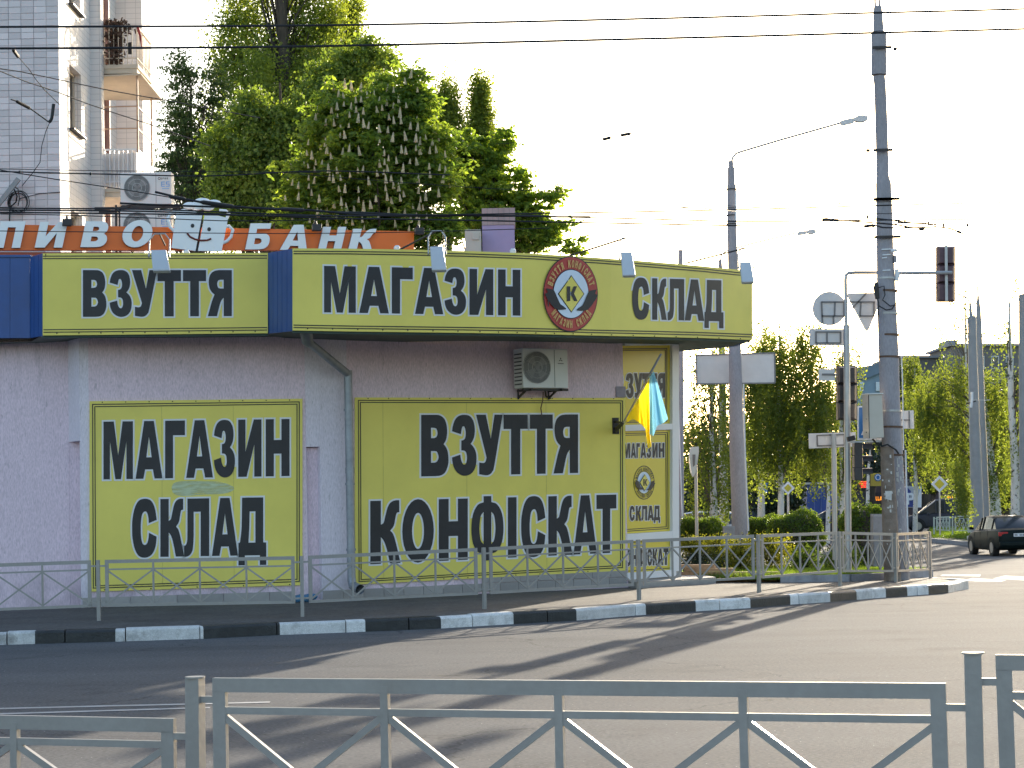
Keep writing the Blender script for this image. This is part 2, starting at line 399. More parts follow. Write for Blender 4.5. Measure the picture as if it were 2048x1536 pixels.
# kerb stones with worn black and white paint
joints = [-560, -440, -330, -215, -100, 14, 130, 251, 400, 554, 692, 818, 945, 1095, 1271, 1440, 1598, 1744, 1835, 1897, 1924]
bounds = [(-700, 0), (-520, 1), (-380, 0), (-230, 1), (-90, 0), (70, 1), (231, 0), (407, 1), (560, 0), (731, 1), (882, 0), (1027, 1), (1153, 0), (1292, 1), (1392, 0), (1501, 1), (1581, 0), (1660, 1), (1713, 0), (1772, 1), (1815, 0), (1857, 1), (1897, 0)]
js = [s_of_px(x) for x in joints]
bs = [(s_of_px(x), c) for x, c in bounds]
kerb = bpy.data.objects.new('kerb', None); COL.objects.link(kerb); kerb['kind'] = 'structure'; kerb.location = (0, 30, 0); ORG['kerb'] = V((0, 30, 0))
s_end = acc[-1]
extra = list(np.arange(js[-1] + .9, s_end, 1.0))
js2 = [0.] + [j for j in js if j > .4] + extra
def kcol(s):
    c = 0
    for b, cc in bs:
        if s >= b: c = cc
    if s > js[-1] + .05: c = 0
    return c
for a, b in zip(js2[:-1], js2[1:]):
    if b - a < .05: continue
    a2, b2 = a + .008, b - .008
    cuts = [a2] + [q for q, _ in bs if a2 + .02 < q < b2 - .02] + [b2]
    # finer steps so the stone follows the bend
    fin = []
    for u, v_ in zip(cuts[:-1], cuts[1:]):
        k = max(1, int((v_ - u) / .3)); fin += [u + (v_ - u) * i / k for i in range(k)]
    fin.append(b2)
    wob = rnd.uniform(-.006, .006); tz = rnd.uniform(-.007, .007)
    mb = MB(); prof = []
    for sv in fin:
        p, nn = kat(sv); z0 = zg(p.y)
        nn = nn * 1.0
        ring = [(0 + wob, -.05), (0 + wob, .135 + tz), (.012, .155 + tz), (.035, .168 + tz), (.15, .170 + tz), (.15, -.05)]
        prof.append([V((p.x, p.y, 0)) + nn * q[0] + V((0, 0, z0 + q[1])) for q in ring])
    o = len(mb.v)
    for rg in prof: mb.v += [tuple(q) for q in rg]
    n = 6
    for i in range(len(prof) - 1):
        c = kcol((fin[i] + fin[i + 1]) / 2)
        for k in range(n):
            k2 = (k + 1) % n; mb.f.append((i * n + k, i * n + k2, (i + 1) * n + k2, (i + 1) * n + k)); mb.m.append(c)
    mb.f.append(tuple(range(n))[::-1]); mb.m.append(kcol(fin[0])); mb.f.append(tuple((len(prof) - 1) * n + k for k in range(n))); mb.m.append(kcol(fin[-1]))
    mb.build('kerb_stone', [M_PAINTW, M_PAINTK], kerb)

# far pavement behind the kerb (top flush with the stones)
mb = MB(); inner = []
for i in range(0, 101):
    p, nn = kat(acc[len(kline) - 1] * i / 100); inner.append(V((p.x, p.y, 0)) + nn * .155)
for d_ in [36.1, 37, 38.5, 40, 43, 47, 52, 60]:
    xr = float(np.interp(d_, [q.y for q in kall[len(kline) - 1:]], [q.x for q in kall[len(kline) - 1:]])) - .155
    inner.append(V((xr, d_, 0)))
# rows: for each inner x build strip going back to y=60
xs = [p.x for p in inner[:101]]
ycol = [32, 34, 36, 38, 40, 44, 48, 55, 60]
pts = []
for p in inner[:101]:
    col_ = [p.y] + [max(p.y + .01 * (k + 1), y) for k, y in enumerate(ycol)]
    pts.append([(p.x, y, zp(y)) for y in col_])
for c in pts: mb.v += c
n = len(pts[0])
for i in range(len(pts) - 1):
    for k in range(n - 1):
        a = i * n + k; mb.f.append((a, a + n, a + n + 1, a + 1)); mb.m.append(0)
struct('far_pavement', mb, M_PAVE)

# grass bed on the corner, with a low concrete edging
bed = [at(1385, 38.75, 0), at(1560, 37.6, 0), at(1700, 37.4, 0), at(1800, 38.2, 0), at(1862, 39.2, 0), V((7.9, 41, 0)), V((8.0, 46, 0)), V((7.9, 58, 0)), V((3.9, 58, 0)), V((3.6, 46, 0))]
mb = MB()
mb.v = [(p.x, p.y, zp(p.y) + .05) for p in bed] ; mb.f = [tuple(range(len(bed)))]; mb.m = [0]
# subdivide along y so it follows the slope
rows = []; mb = MB()
ys = [37.5, 38, 39, 40, 42, 46, 50, 55, 58]
def bed_x(y):
    xs_ = []
    n_ = len(bed)
    for i in range(n_):
        a, b = bed[i], bed[(i + 1) % n_]
        if (a.y - y) * (b.y - y) < 0: xs_.append(a.x + (b.x - a.x) * (y - a.y) / (b.y - a.y))
    return (min(xs_), max(xs_)) if len(xs_) >= 2 else None
for y in [37.45, 37.7, 38.0, 38.3, 38.7, 39.1, 39.6, 40, 42, 44, 46.1, 50, 55, 57.9]:
    q = bed_x(y)
    if q: rows.append((y, q[0], q[1]))
for y, a, b in rows: mb.v += [(a, y, zp(y) + .05), (b, y, zp(y) + .05)]
for i in range(len(rows) - 1): mb.f.append((2 * i, 2 * i + 1, 2 * i + 3, 2 * i + 2)); mb.m.append(0)
struct('flower_bed', mb, M_SOIL)
edging = bpy.data.objects.new('bed_edging', None); COL.objects.link(edging); edging['kind'] = 'structure'; edging.location = bed[1]; ORG['bed_edging'] = V(bed[1])
ep = bed[1:7]
for a, b in zip(ep[:-1], ep[1:]):
    L_ = (b - a).length; k = max(1, round(L_ / .95))
    for i in range(k):
        u, v_ = a.lerp(b, i / k + .006), a.lerp(b, (i + 1) / k - .006)
        u = V((u.x, u.y, zp(u.y) + .05)); v_ = V((v_.x, v_.y, zp(v_.y) + .05))
        MB().beam(u, v_, .09, .16).build('edging_stone', M_GRYBX, edging)

# road markings: double line on the left, crossing bars and edge line on the right
def strip(pl, wdt, up=.004):
    mb = MB(); 
    for i, (x, y) in enumerate(pl):
        p = G(x, y, up)
        q = G(pl[min(i + 1, len(pl) - 1)][0], pl[min(i + 1, len(pl) - 1)][1], up) - G(pl[max(i - 1, 0)][0], pl[max(i - 1, 0)][1], up)
        nn = V((-q.y, q.x, 0)).normalized() * wdt / 2
        mb.v += [tuple(p - nn), tuple(p + nn)]
    for i in range(len(pl) - 1): mb.f.append((2 * i, 2 * i + 2, 2 * i + 3, 2 * i + 1)); mb.m.append(0)
    return mb
lm = struct('road_marking', strip([(-500, 1430), (-200, 1423), (0, 1417), (200, 1412), (380, 1408), (540, 1404)], .11), M_MARK)
struct('road_marking', strip([(-500, 1441), (-200, 1434), (0, 1427.5), (150, 1423), (300, 1418.5), (420, 1415)], .11), M_MARK)
def patch(pl):
    mb = MB(); mb.v = [tuple(G(x, y, .004)) for x, y in pl]; mb.f = [tuple(range(len(pl)))]; mb.m = [0]; return mb
for pl in ([(1925, 1161), (2120, 1175), (2120, 1166), (1945, 1156)], [(1985, 1157), (2120, 1165), (2120, 1158), (2010, 1151)], [(1880, 1151.5), (1960, 1153), (1962, 1149), (1885, 1149)], [(2060, 1149), (2300, 1158), (2300, 1151), (2085, 1143)]):
    struct('crossing_stripe', patch(pl), M_MARK)

# ------------------------------------------------------------------ letters
def P_(*pts): return list(pts)
GL = {}
GL['М'] = [[(0, 0), (.22, 0), (.22, .66), (.405, 0), (.595, 0), (.78, .66), (.78, 0), (1, 0), (1, 1), (.65, 1), (.5, .41), (.35, 1), (0, 1)]]
GL['А'] = [[(0, 0), (.29, 0), (.355, .16), (.645, .16), (.71, 0), (1, 0), (.68, 1), (.32, 1)], [(.40, .37), (.60, .37), (.5, .73)]]
GL['Г'] = [[(0, 0), (.40, 0), (.40, .745), (1, .745), (1, 1), (0, 1)]]
GL['И'] = [[(0, 0), (.36, 0), (.69, .56), (.69, 0), (1, 0), (1, 1), (.67, 1), (.31, .44), (.31, 1), (0, 1)]]
GL['Н'] = [[(0, 0), (.34, 0), (.34, .395), (.66, .395), (.66, 0), (1, 0), (1, 1), (.66, 1), (.66, .635), (.34, .635), (.34, 1), (0, 1)]]
GL['П'] = [[(0, 0), (.34, 0), (.34, .77), (.66, .77), (.66, 0), (1, 0), (1, 1), (0, 1)]]
GL['Т'] = [[(.31, 0), (.69, 0), (.69, .76), (1, .76), (1, 1), (0, 1), (0, .76), (.31, .76)]]
GL['І'] = [[(0, 0), (1, 0), (1, 1), (0, 1)]]
GL['L'] = [[(0, 0), (1, 0), (1, .23), (.38, .23), (.38, 1), (0, 1)]]
GL['Л'] = [[(0, 0), (.08, -.005, 1), (.22, .02, 1), (.33, .10, 1), (.37, .25, 1), (.38, .4, 1), (.38, .77), (.66, .77), (.66, 0), (1, 0), (1, 1), (.13, 1), (.13, .4, 1), (.12, .27, 1), (.07, .2, 1), (0, .185)]]
GL['Д'] = [[(0, -.17), (.23, -.17), (.23, 0), (.77, 0), (.77, -.17), (1, -.17), (1, .22), (.89, .22), (.89, 1), (.13, 1), (.12, .6, 1), (.10, .4, 1), (.05, .22), (0, .22)], [(.36, .22), (.61, .22), (.61, .76), (.40, .76), (.39, .5, 1)]]
GL['З'] = [[(0, .73), (.04, .83, 1), (.14, .93, 1), (.30, .985, 1), (.50, 1.0, 1), (.72, .98, 1), (.87, .90, 1), (.93, .77, 1), (.91, .65, 1), (.84, .57, 1), (.76, .52), (.89, .46, 1), (.98, .37, 1), (1.0, .26, 1), (.96, .14, 1), (.84, .05, 1), (.67, .004, 1), (.47, -.004, 1), (.28, .03, 1), (.12, .10, 1), (.03, .2, 1), (0, .30), (.34, .345), (.37, .26, 1), (.43, .20, 1), (.50, .18, 1), (.57, .20, 1), (.61, .27, 1), (.59, .36, 1), (.52, .405, 1), (.38, .415), (.38, .575), (.49, .59, 1), (.55, .64, 1), (.56, .72, 1), (.52, .79, 1), (.47, .81, 1), (.41, .79, 1), (.36, .68)]]
GL['В'] = [[(0, 0), (.52, 0), (.72, .01, 1), (.88, .06, 1), (.98, .17, 1), (1.0, .28, 1), (.97, .40, 1), (.90, .475, 1), (.82, .52), (.90, .58, 1), (.94, .66, 1), (.95, .76, 1), (.91, .87, 1), (.82, .95, 1), (.66, .995, 1), (.5, 1), (0, 1)],
           [(.36, .22), (.49, .22), (.58, .24, 1), (.64, .31, 1), (.58, .395, 1), (.49, .41), (.36, .41)], [(.36, .62), (.47, .62), (.56, .64, 1), (.60, .70, 1), (.56, .77, 1), (.47, .79), (.36, .79)]]
GL['B'] = GL['В']
GL['Б'] = [[(0, 0), (.52, 0), (.72, .01, 1), (.88, .06, 1), (.98, .17, 1), (1.0, .31, 1), (.97, .45, 1), (.88, .55, 1), (.72, .61, 1), (.5, .625), (.34, .625), (.34, .79), (.92, .79), (.92, 1), (0, 1)], [(.34, .20), (.49, .20), (.60, .23, 1), (.65, .31, 1), (.60, .40, 1), (.49, .43), (.34, .43)]]
GL['У'] = [[(0, 1), (.37, 1), (.56, .60), (.70, 1), (1, 1), (.70, .18, 1), (.62, .06, 1), (.52, .01, 1), (.38, -.005, 1), (.12, .015), (.12, .21), (.28, .20, 1), (.36, .225, 1), (.40, .29)]]
GL['Я'] = [[(1, 0), (1, 1), (.48, 1), (.3, .985, 1), (.14, .93, 1), (.06, .84, 1), (.04, .72, 1), (.08, .60, 1), (.17, .52, 1), (.28, .47), (.17, .32, 1), (0, 0), (.38, 0), (.53, .30, 1), (.66, .40), (.66, 0)], [(.66, .60), (.66, .79), (.52, .79), (.43, .77, 1), (.39, .70, 1), (.43, .62, 1), (.52, .60)]]
GL['С'] = [[(1, .64), (.68, .585), (.66, .70, 1), (.60, .775, 1), (.52, .79, 1), (.42, .75, 1), (.37, .65, 1), (.35, .5, 1), (.37, .33, 1), (.43, .235, 1), (.53, .21, 1), (.62, .245, 1), (.67, .33, 1), (.69, .42), (1, .35), (.96, .19, 1), (.85, .07, 1), (.70, .01, 1), (.5, -.01, 1), (.28, .02, 1), (.12, .13, 1), (.02, .32, 1), (0, .5, 1), (.02, .68, 1), (.12, .87, 1), (.28, .98, 1), (.5, 1.01, 1), (.72, .99, 1), (.86, .92, 1), (.95, .80, 1)]]
GL['К'] = [[(0, 0), (.35, 0), (.35, .42, ), (.45, .36, 1), (.55, .22, 1), (.65, 0), (1, 0), (.86, .3, 1), (.76, .46, 1), (.66, .52), (.78, .6, 1), (.84, .74, 1), (.88, .80, 1), (.96, .81), (.96, 1.0), (.82, 1.0, 1), (.68, .97, 1), (.58, .90, 1), (.50, .76, 1), (.44, .65, 1), (.35, .62), (.35, 1), (0, 1)]]
def ell(cx, cy, rx, ry, n=28): return [(cx + rx * math.cos(2 * math.pi * i / n), cy + ry * math.sin(2 * math.pi * i / n)) for i in range(n)]
GL['О'] = [ell(.5, .5, .5, .51), ell(.5, .5, .19, .29)]
GL['Ф'] = [[(.38, 1.03), (.38, .93), (.2, .89, 1), (.05, .74, 1), (0, .5, 1), (.05, .26, 1), (.2, .12, 1), (.38, .08), (.38, -.03), (.62, -.03), (.62, .08), (.8, .12, 1), (.95, .26, 1), (1, .5, 1), (.95, .74, 1), (.8, .89, 1), (.62, .93), (.62, 1.03)],
           [(.38, .24), (.38, .77), (.29, .70, 1), (.25, .5, 1), (.29, .31, 1)], [(.62, .24), (.71, .31, 1), (.75, .5, 1), (.71, .70, 1), (.62, .77)]]
GL['P'] = [[(0, 0), (.3, 0), (.3, .36), (.55, .36), (.8, .4, 1), (.96, .54, 1), (1, .68, 1), (.96, .83, 1), (.8, .97, 1), (.55, 1), (0, 1)], [(.3, .56), (.52, .56), (.66, .6, 1), (.70, .68, 1), (.66, .77, 1), (.52, .80), (.3, .80)]]
def smooth(ct, k=3):
    n = len(ct); out = []
    sm = [len(c) > 2 for c in ct]; p = [V((c[0], c[1])) for c in ct]
    for i in range(n):
        j = (i + 1) % n; out.append(p[i])
        if sm[i] or sm[j]:
            m0 = (p[j] - p[i - 1]) * .5 if sm[i] else (p[j] - p[i])
            m1 = (p[(j + 1) % n] - p[i]) * .5 if sm[j] else (p[j] - p[i])
            for q in range(1, k):
                t = q / k; t2, t3 = t * t, t * t * t
                out.append(p[i] * (2 * t3 - 3 * t2 + 1) + m0 * (t3 - 2 * t2 + t) + p[j] * (-2 * t3 + 3 * t2) + m1 * (t3 - t2))
    return out
def area(pl): return sum(pl[i - 1].x * pl[i].y - pl[i].x * pl[i - 1].y for i in range(len(pl))) / 2
def offset(pl, d):
    """outward for counter-clockwise loops"""
    out = []; n = len(pl)
    for i in range(n):
        a, b, c = pl[i - 1], pl[i], pl[(i + 1) % n]
        e1, e2 = b - a, c - b
        if e1.length < 1e-7 or e2.length < 1e-7: out.append(b.copy()); continue
        e1.normalize(); e2.normalize(); n1 = V((e1.y, -e1.x)); n2 = V((e2.y, -e2.x))
        k = 1 + n1.dot(n2); m = (n1 + n2) / max(k, .55); out.append(b + m * d)
    return out
def clip_poly(poly, xmin):
    out = []; n = len(poly)
    for i in range(n):
        a, b = poly[i - 1], poly[i]
        if (a.x >= xmin) != (b.x >= xmin):
            t = (xmin - a.x) / (b.x - a.x); out.append(a.lerp(b, t))
        if b.x >= xmin: out.append(b)
    return out
def glyph_tris(ch, fmap, grow):
    """fmap: glyph unit coords -> 2D (y up). returns list of 2D triangles"""
    loops = []
    for i, ct in enumerate(GL[ch]):
        l = [V(fmap(q.x, q.y)) for q in smooth(ct)]
        a = area(l)
        if (i == 0 and a < 0) or (i > 0 and a > 0): l.reverse()
        if grow:
            a0 = area(l); l2 = offset(l, grow)
            if i > 0 and (area(l2) * a0 < 0 or abs(area(l2)) < abs(a0) * .08): continue
            l = l2
        loops.append(l)
    allv = [q for l in loops for q in l]
    tr = tessellate_polygon([[V((q.x, q.y, 0)) for q in l] for l in loops])
    return [[allv[i] for i in t] for t in tr]
def lay(mb, tris, surf, off, mi, clip=None):
    for t in tris:
        if clip is not None:
            t = clip_poly(t, clip)
            if len(t) < 3: continue
        pts_ = [surf(q.x, -q.y, off) for q in t]
        nrm = (pts_[1] - pts_[0]).cross(pts_[2] - pts_[0])
        if nrm.y > 0: pts_.reverse()
        mb.add(pts_, [tuple(range(len(pts_)))], mi)
def word(parent, surf, letters, ytl, ybl, ytr, ybr, out=2.5, mats=None, clip=None, base=.004, slant=0., thick=0):
    """letters: list of (char, px left, px right); top and baseline run from left to right"""
    X0, X1 = letters[0][1], letters[-1][2]
    for ch, a, b in letters:
        def fm(gx, gy):
            x = a + (b - a) * gx; t = (x - X0) / (X1 - X0)
            yt = ytl + (ytr - ytl) * t; yb = ybl + (ybr - ybl) * t
            return (x + slant * gy, -(yb + (yt - yb) * gy))
        mb = MB()
        if out: lay(mb, glyph_tris(ch, fm, out), surf, base, 1, clip)
        lay(mb, glyph_tris(ch, fm, 0), surf, base + .004, 0, clip)
        if mb.v: mb.build('letter', mats or [M_BLK, M_WHT], parent)
def sheet(surf, xl, xr, tl, tr, bl, br, off=0., thick=.02, step=40, name='sign_panel', m=None, parent=None):
    """sign sheet between two pixel columns; top line tl->tr, bottom line bl->br"""
    n = max(1, int(abs(xr - xl) / step)); mb = MB(); F = []; B = []
    for i in range(n + 1):
        t = i / n; x = xl + (xr - xl) * t
        yt, yb = tl + (tr - tl) * t, bl + (br - bl) * t
        F += [surf(x, yt, off), surf(x, yb, off)]; B += [surf(x, yt, off - thick), surf(x, yb, off - thick)]
    vs = F + B; k = len(F); fs = []
    for i in range(n):
        a = 2 * i; fs += [(a, a + 1, a + 3, a + 2), (k + a, k + a + 2, k + a + 3, k + a + 1), (a, a + 2, k + a + 2, k + a), (a + 1, k + a + 1, k + a + 3, a + 3)]
    fs += [(0, k, k + 1, 1), (k - 2, k - 1, 2 * k - 1, 2 * k - 2)]
    mb.add(vs, fs); return mb.build(name, m, parent)
def line2(parent, surf, pl, wpx, off=.005, m=None, name='border_line', step=45):
    """flat printed line through pixel points (closed when first == last)"""
    mb = MB()
    for (x0, y0), (x1, y1) in zip(pl[:-1], pl[1:]):
        L_ = math.hypot(x1 - x0, y1 - y0); n = max(1, int(L_ / step)); nx, ny = -(y1 - y0) / L_ * wpx / 2, (x1 - x0) / L_ * wpx / 2
        ex, ey = (x1 - x0) / L_ * wpx / 2, (y1 - y0) / L_ * wpx / 2
        ax, ay, bx, by = x0 - ex, y0 - ey, x1 - ex, y1 - ey
        for i in range(n):
            t, u = i / n, (i + 1) / n
            xa, ya, xb, yb = ax + (bx - ax) * t, ay + (by - ay) * t, ax + (bx - ax) * u, ay + (by - ay) * u
            mb.quad(surf(xa + nx, ya + ny, off), surf(xb + nx, yb + ny, off), surf(xb - nx, yb - ny, off), surf(xa - nx, ya - ny, off))
    return mb.build(name, m or M_BLK, parent)
def emblem(parent, surf, cx, cy, rx, ry, base, red=True, name='emblem'):
    """round shop emblem: ring with words, diamond with K and two shoes"""
    def disc(r0, r1, off, m, nm, n=48):
        mb = MB()
        for i in range(n):
            a, b = 2 * math.pi * i / n, 2 * math.pi * (i + 1) / n
            q = [surf(cx + rx * r1 * math.cos(t), cy + ry * r1 * math.sin(t), off) for t in (a, b)]
            if r0 > 0: q2 = [surf(cx + rx * r0 * math.cos(t), cy + ry * r0 * math.sin(t), off) for t in (b, a)]
            else: q2 = [surf(cx, cy, off)]
            mb.add(q[::-1] + q2[::-1], [tuple(range(len(q) + len(q2)))])
        return mb.build(nm, m, parent)
    if red:
        disc(0, 1.0, base, M_BLK, name); disc(0, .975, base + .004, M_RED, name)
        disc(0, .66, base + .008, M_BLK, name); disc(0, .635, base + .012, M_SKYB, name)
    else:
        disc(.95, 1.0, base, M_BLK, name); disc(.66, .69, base, M_BLK, name); disc(0, .63, base, M_SKYB, name)
    b2 = base + .016
    def loop(pl, off, m, nm):
        l = [V((cx + x * rx, -(cy - y * ry))) for x, y in pl]
        if area(l) < 0: l.reverse()
        mb = MB(); tr = tessellate_polygon([[V((q.x, q.y, 0)) for q in l]])
        lay(mb, [[l[i] for i in t] for t in tr], surf, off, 0); mb.build(nm, m, parent)
    loop([(.0, .50), (.48, 0), (.0, -.50), (-.48, 0)], b2, M_BLK, 'diamond')
    loop([(0, .465), (.445, 0), (0, -.465), (-.445, 0)], b2 + .004, M_YEL, 'diamond')
    mb = MB()
    fm = lambda gx, gy: (cx + (-.16 + .38 * gx) * rx, -(cy - (-.19 + .39 * gy) * ry))
    GL['K'] = [[(0, 0), (.3, 0), (.3, 1), (0, 1)]]
    lay(mb, glyph_tris('K', fm, 0), surf, b2 + .008, 0)
    GL['K'] = [[(.34, .5), (.66, 0), (1, 0), (.66, .52), (.95, 1), (.62, 1)]]
    lay(mb, glyph_tris('K', fm, 0), surf, b2 + .008, 0); mb.build('letter', M_BLK, parent)
    shoe = [(-.93, .15), (-.7, .12), (-.62, .08), (-.57, .0), (-.45, -.2), (-.40, -.27), (-.3, -.32), (-.19, -.38), (-.2, -.41), (-.42, -.42), (-.60, -.39), (-.75, -.27), (-.82, -.18), (-.82, -.35), (-.86, -.3), (-.87, -.14), (-.97, .0), (-.86, .04)]
    loop(shoe, b2 + .008, M_BLK, 'shoe_print'); loop([(-x, y + (-.03)) for x, y in shoe if y > -.25 or x > -.8], b2 + .008, M_BLK, 'shoe_print')
    for txt, top in (('ВЗУТТЯ КОНФІСКАТ', 1), ('МАГАЗИН СКЛАД', 0)):
        n = len(txt); span = R(140) if top else R(104)
        for i, ch in enumerate(txt):
            if ch == ' ': continue
            t = (i - (n - 1) / 2) / (n - 1); ang = (math.pi / 2 - t * span) if top else (-math.pi / 2 + t * span)
            rad = .80; hw = span / (n - 1) * rad * .36; hh = .10
            if ch == 'І': hw *= .35
            er = (math.cos(ang), math.sin(ang)); et = (math.sin(ang), -math.cos(ang)) if top else (-math.sin(ang), math.cos(ang)); ur = er if top else (-er[0], -er[1])
            def fm2(gx, gy):
                u, v_ = (gx - .5) * 2 * hw, (gy - .5) * 2 * hh
                X = er[0] * rad + et[0] * u + ur[0] * v_; Y = er[1] * rad + et[1] * u + ur[1] * v_
                return (cx + X * rx, -(cy - Y * ry))
            mb = MB(); lay(mb, glyph_tris(ch, fm2, 0), surf, b2, 0); mb.build('letter', M_GOLD if red else M_BLK, parent)

# ------------------------------------------------------------------ the shop
A0, A1 = at(160, 32.75, 2.5), at(612, 33.6, 2.5)
B0 = at(640, 33.7, 2.5)
th = R(30); k = (1250 - CX) / FPX
B1 = V((2.07, 36.77, 0)); B1 = V((at(1250, 36.77, 2.5).x, 36.77, 0))
dB = (V((B1.x, B1.y)) - V((B0.x, B0.y))).normalized()
C1 = V((at(1356, 38.1, 2.5).x, 38.1, 0))
SURF_A = Surf([A0, A1]); SURF_B = Surf([B0, B1]); SURF_C = Surf([B1, C1])
Lw0, Lw1 = at(-900, 33.9, 2.5), at(138, 33.4, 2.5)
shop = thing('shop_building', (0, 36, 0), 'single storey pink and lilac rendered shop with yellow and blue parapet on the street corner', 'shop')
def wallq(a, b, z0, z1, m, name='wall', th_=.3, zb=None):
    a, b = V((a.x, a.y, 0)), V((b.x, b.y, 0)); e = (b - a).normalized(); nb = V((-e.y, e.x, 0)) * th_
    mb = MB(); mb.hexa([a + V((0, 0, z0)), b + V((0, 0, z0)), b + nb + V((0, 0, z0)), a + nb + V((0, 0, z0))], [a + V((0, 0, z1)), b + V((0, 0, z1)), b + nb + V((0, 0, z1)), a + nb + V((0, 0, z1))])
    return mb.build(name, m, shop)
HW = 4.6
wallq(Lw0, Lw1, -.1, HW, M_PINK)
zN = P(150, 883, 33.2).z; A178 = A0.lerp(A1, 18 / 452)
wallq(Lw1, A0, zN, HW, M_PALE); Lr = at(162, 33.42, 2.5); wallq(Lw1 + V((.003, 0, 0)), Lr, -.1, zN - .003, M_PINK); wallq(V((Lr.x, Lr.y, 0)), V((A0.x + .003, A0.y, 0)), -.1, zN - .003, M_PALE, th_=.02)
wallq(A0, A178, -.1, HW, M_PALE); wallq(A178, A1, -.1, HW, M_PINK)
# niche with lintel between the two fronts
n1 = A1 + V((.0, .16, 0)); n2 = B0 + V((-.03, .10, 0))
wallq(A1, n1, -.1, 2.55, M_PALE, th_=.02); wallq(n1, n2, -.1, 2.55, M_PINK, th_=.2); wallq(n2, B0, -.1, 2.55, M_PALE, th_=.02)
wallq(V((A1.x + .003, A1.y, 0)), V((B0.x - .003, B0.y, 0)), 2.56, HW, M_PALE)
Bq = B0.lerp(V((B1.x, B1.y, B0.z)), .085)
wallq(B0, Bq, -.1, HW, M_PALE); wallq(Bq, B1, -.1, HW, M_PINK)
D1 = C1 + V((.15, 10, 0))
wallq(C1, D1, -.3, HW, M_TILE)
# left pilaster step
# window wall
def hC(px, py, off=0.): return SURF_C.hit(px, py, off)
wp = V((B1.x, B1.y, 0)); wq = V((C1.x, C1.y, 0)); e = (wq - wp).normalized(); nC = V((e.y, -e.x, 0))
wallq(B1 + V((.01, 0, 0)), C1, -.2, .18, M_TILE, 'window_sill_wall', .3)
MB().hexa([wp + V((0, 0, .18)) - nC * .2, wq + V((0, 0, .18)) - nC * .2, wq + V((0, 0, .18)) - nC * .26, wp + V((0, 0, .18)) - nC * .26],
          [wp + V((0, 0, HW)) - nC * .2, wq + V((0, 0, HW)) - nC * .2, wq + V((0, 0, HW)) - nC * .26, wp + V((0, 0, HW)) - nC * .26]).build('window_pane', M_GLASS, shop)
sheet(hC, 1345, 1358, 676, 676, 1152, 1152, .0, .12, 50, 'window_frame', M_WFRM, shop)
sheet(hC, 1251, 1345, 676, 676, 691, 690, -.003, .10, 50, 'window_frame', M_WFRM, shop)
sheet(hC, 1251, 1345, 850, 847, 862, 859, -.003, .10, 50, 'window_frame', M_WFRM, shop)
sheet(hC, 1253, 1347, 1068, 1062, 1083, 1076, -.003, .10, 50, 'window_frame', M_WFRM, shop)
sheet(hC, 1253, 1350, 1146, 1139, 1160, 1152, .03, .14, 50, 'window_sill', M_WFRM, shop)
# corner step slab
a = at(1245, 36.4, 0); 
st = MB(); st.hexa([V((2.2, 36.2, -.2)), V((3.75, 37.75, -.2)), V((3.6, 39.5, -.2)), V((1.8, 38, -.2))], [V((2.2, 36.2, .06)), V((3.75, 37.75, .06)), V((3.6, 39.5, .06)), V((1.8, 38, .06))])
st.build('entrance_step', M_TILE, shop)
# back and roof of the main body
mb = MB(); top = 5.35
base_loop = [V((Lw0.x, 33.9, 0)), V((Lw1.x, Lw1.y + .1, 0)), V((A0.x + .1, A0.y + .1, 0)), V((A1.x, A1.y + .1, 0)), V((B0.x + .1, B0.y + .15, 0)), V((B1.x, B1.y + .2, 0)), V((C1.x - .15, C1.y + .1, 0)), V((D1.x - .15, D1.y, 0)), V((Lw0.x, D1.y, 0))]
mb.ext([p + V((0, 0, 4.5)) for p in base_loop], V((0, 0, top - 4.5))); mb.build('roof', mat('roof_felt', (.06, .06, .065), .9, .2, 2), shop)
wallq(D1, V((Lw0.x, D1.y, 0)), -.1, HW, M_PINK); wallq(V((Lw0.x, D1.y, 0)), Lw0, -.1, HW, M_PINK)

# parapet line in plan (pixel column, depth) - the front line of the fascia
F1 = [at(-900, 33.2, 5), at(60, 32.9, 5)]
FA = [at(85, 31.75, 5), at(200, 31.9, 5), at(370, 32.1, 5), at(536, 32.35, 5)]
fb = [(585, 31.5), (700, 31.62), (820, 31.85), (940, 32.2), (1040, 32.65), (1130, 33.2), (1220, 33.9), (1310, 34.75), (1400, 35.75), (1503, 37.0)]
FB = [at(x, d_, 5) for x, d_ in fb]
SF0 = Surf(F1); SFR1 = Surf([F1[1], FA[0]]); SFA = Surf(FA); SFR2 = Surf([FA[-1], FB[0]]); SFB = Surf(FB)
# yellow banners
ban1 = thing('shop_banner', SFA.hit(310, 668), 'yellow parapet banner reading ВЗУТТЯ between two blue panels', 'banner', 'yellow signs of the shoe shop')
sheet(SFA.hit, 85.5, 535.5, 507, 506, 671, 666.5, .02, .05, 25, 'banner_sheet', M_YEL, ban1)
for off_, wd in ((4.6, 1.9), (9.6, 1.9)):
    line2(ban1, SFA.hit, [(87, 507 + off_ + 1), (535, 506 + off_ + 1)], wd, .026); line2(ban1, SFA.hit, [(88, 671 - off_ - 1.6), (535, 666.5 - off_ - 1.6)], wd, .026)
word(ban1, SFA.hit, [('В', 166, 213), ('З', 219.5, 263.5), ('У', 264, 314), ('Т', 315, 362), ('Т', 366, 412), ('Я', 415.5, 463.5)], 540.5, 634, 540.5, 632.5, 3.2, base=.024)
ban2 = thing('shop_banner', SFB.hit(1000, 668), 'long curved yellow parapet banner reading МАГАЗИН СКЛАД with a round red emblem', 'banner', 'yellow signs of the shoe shop')
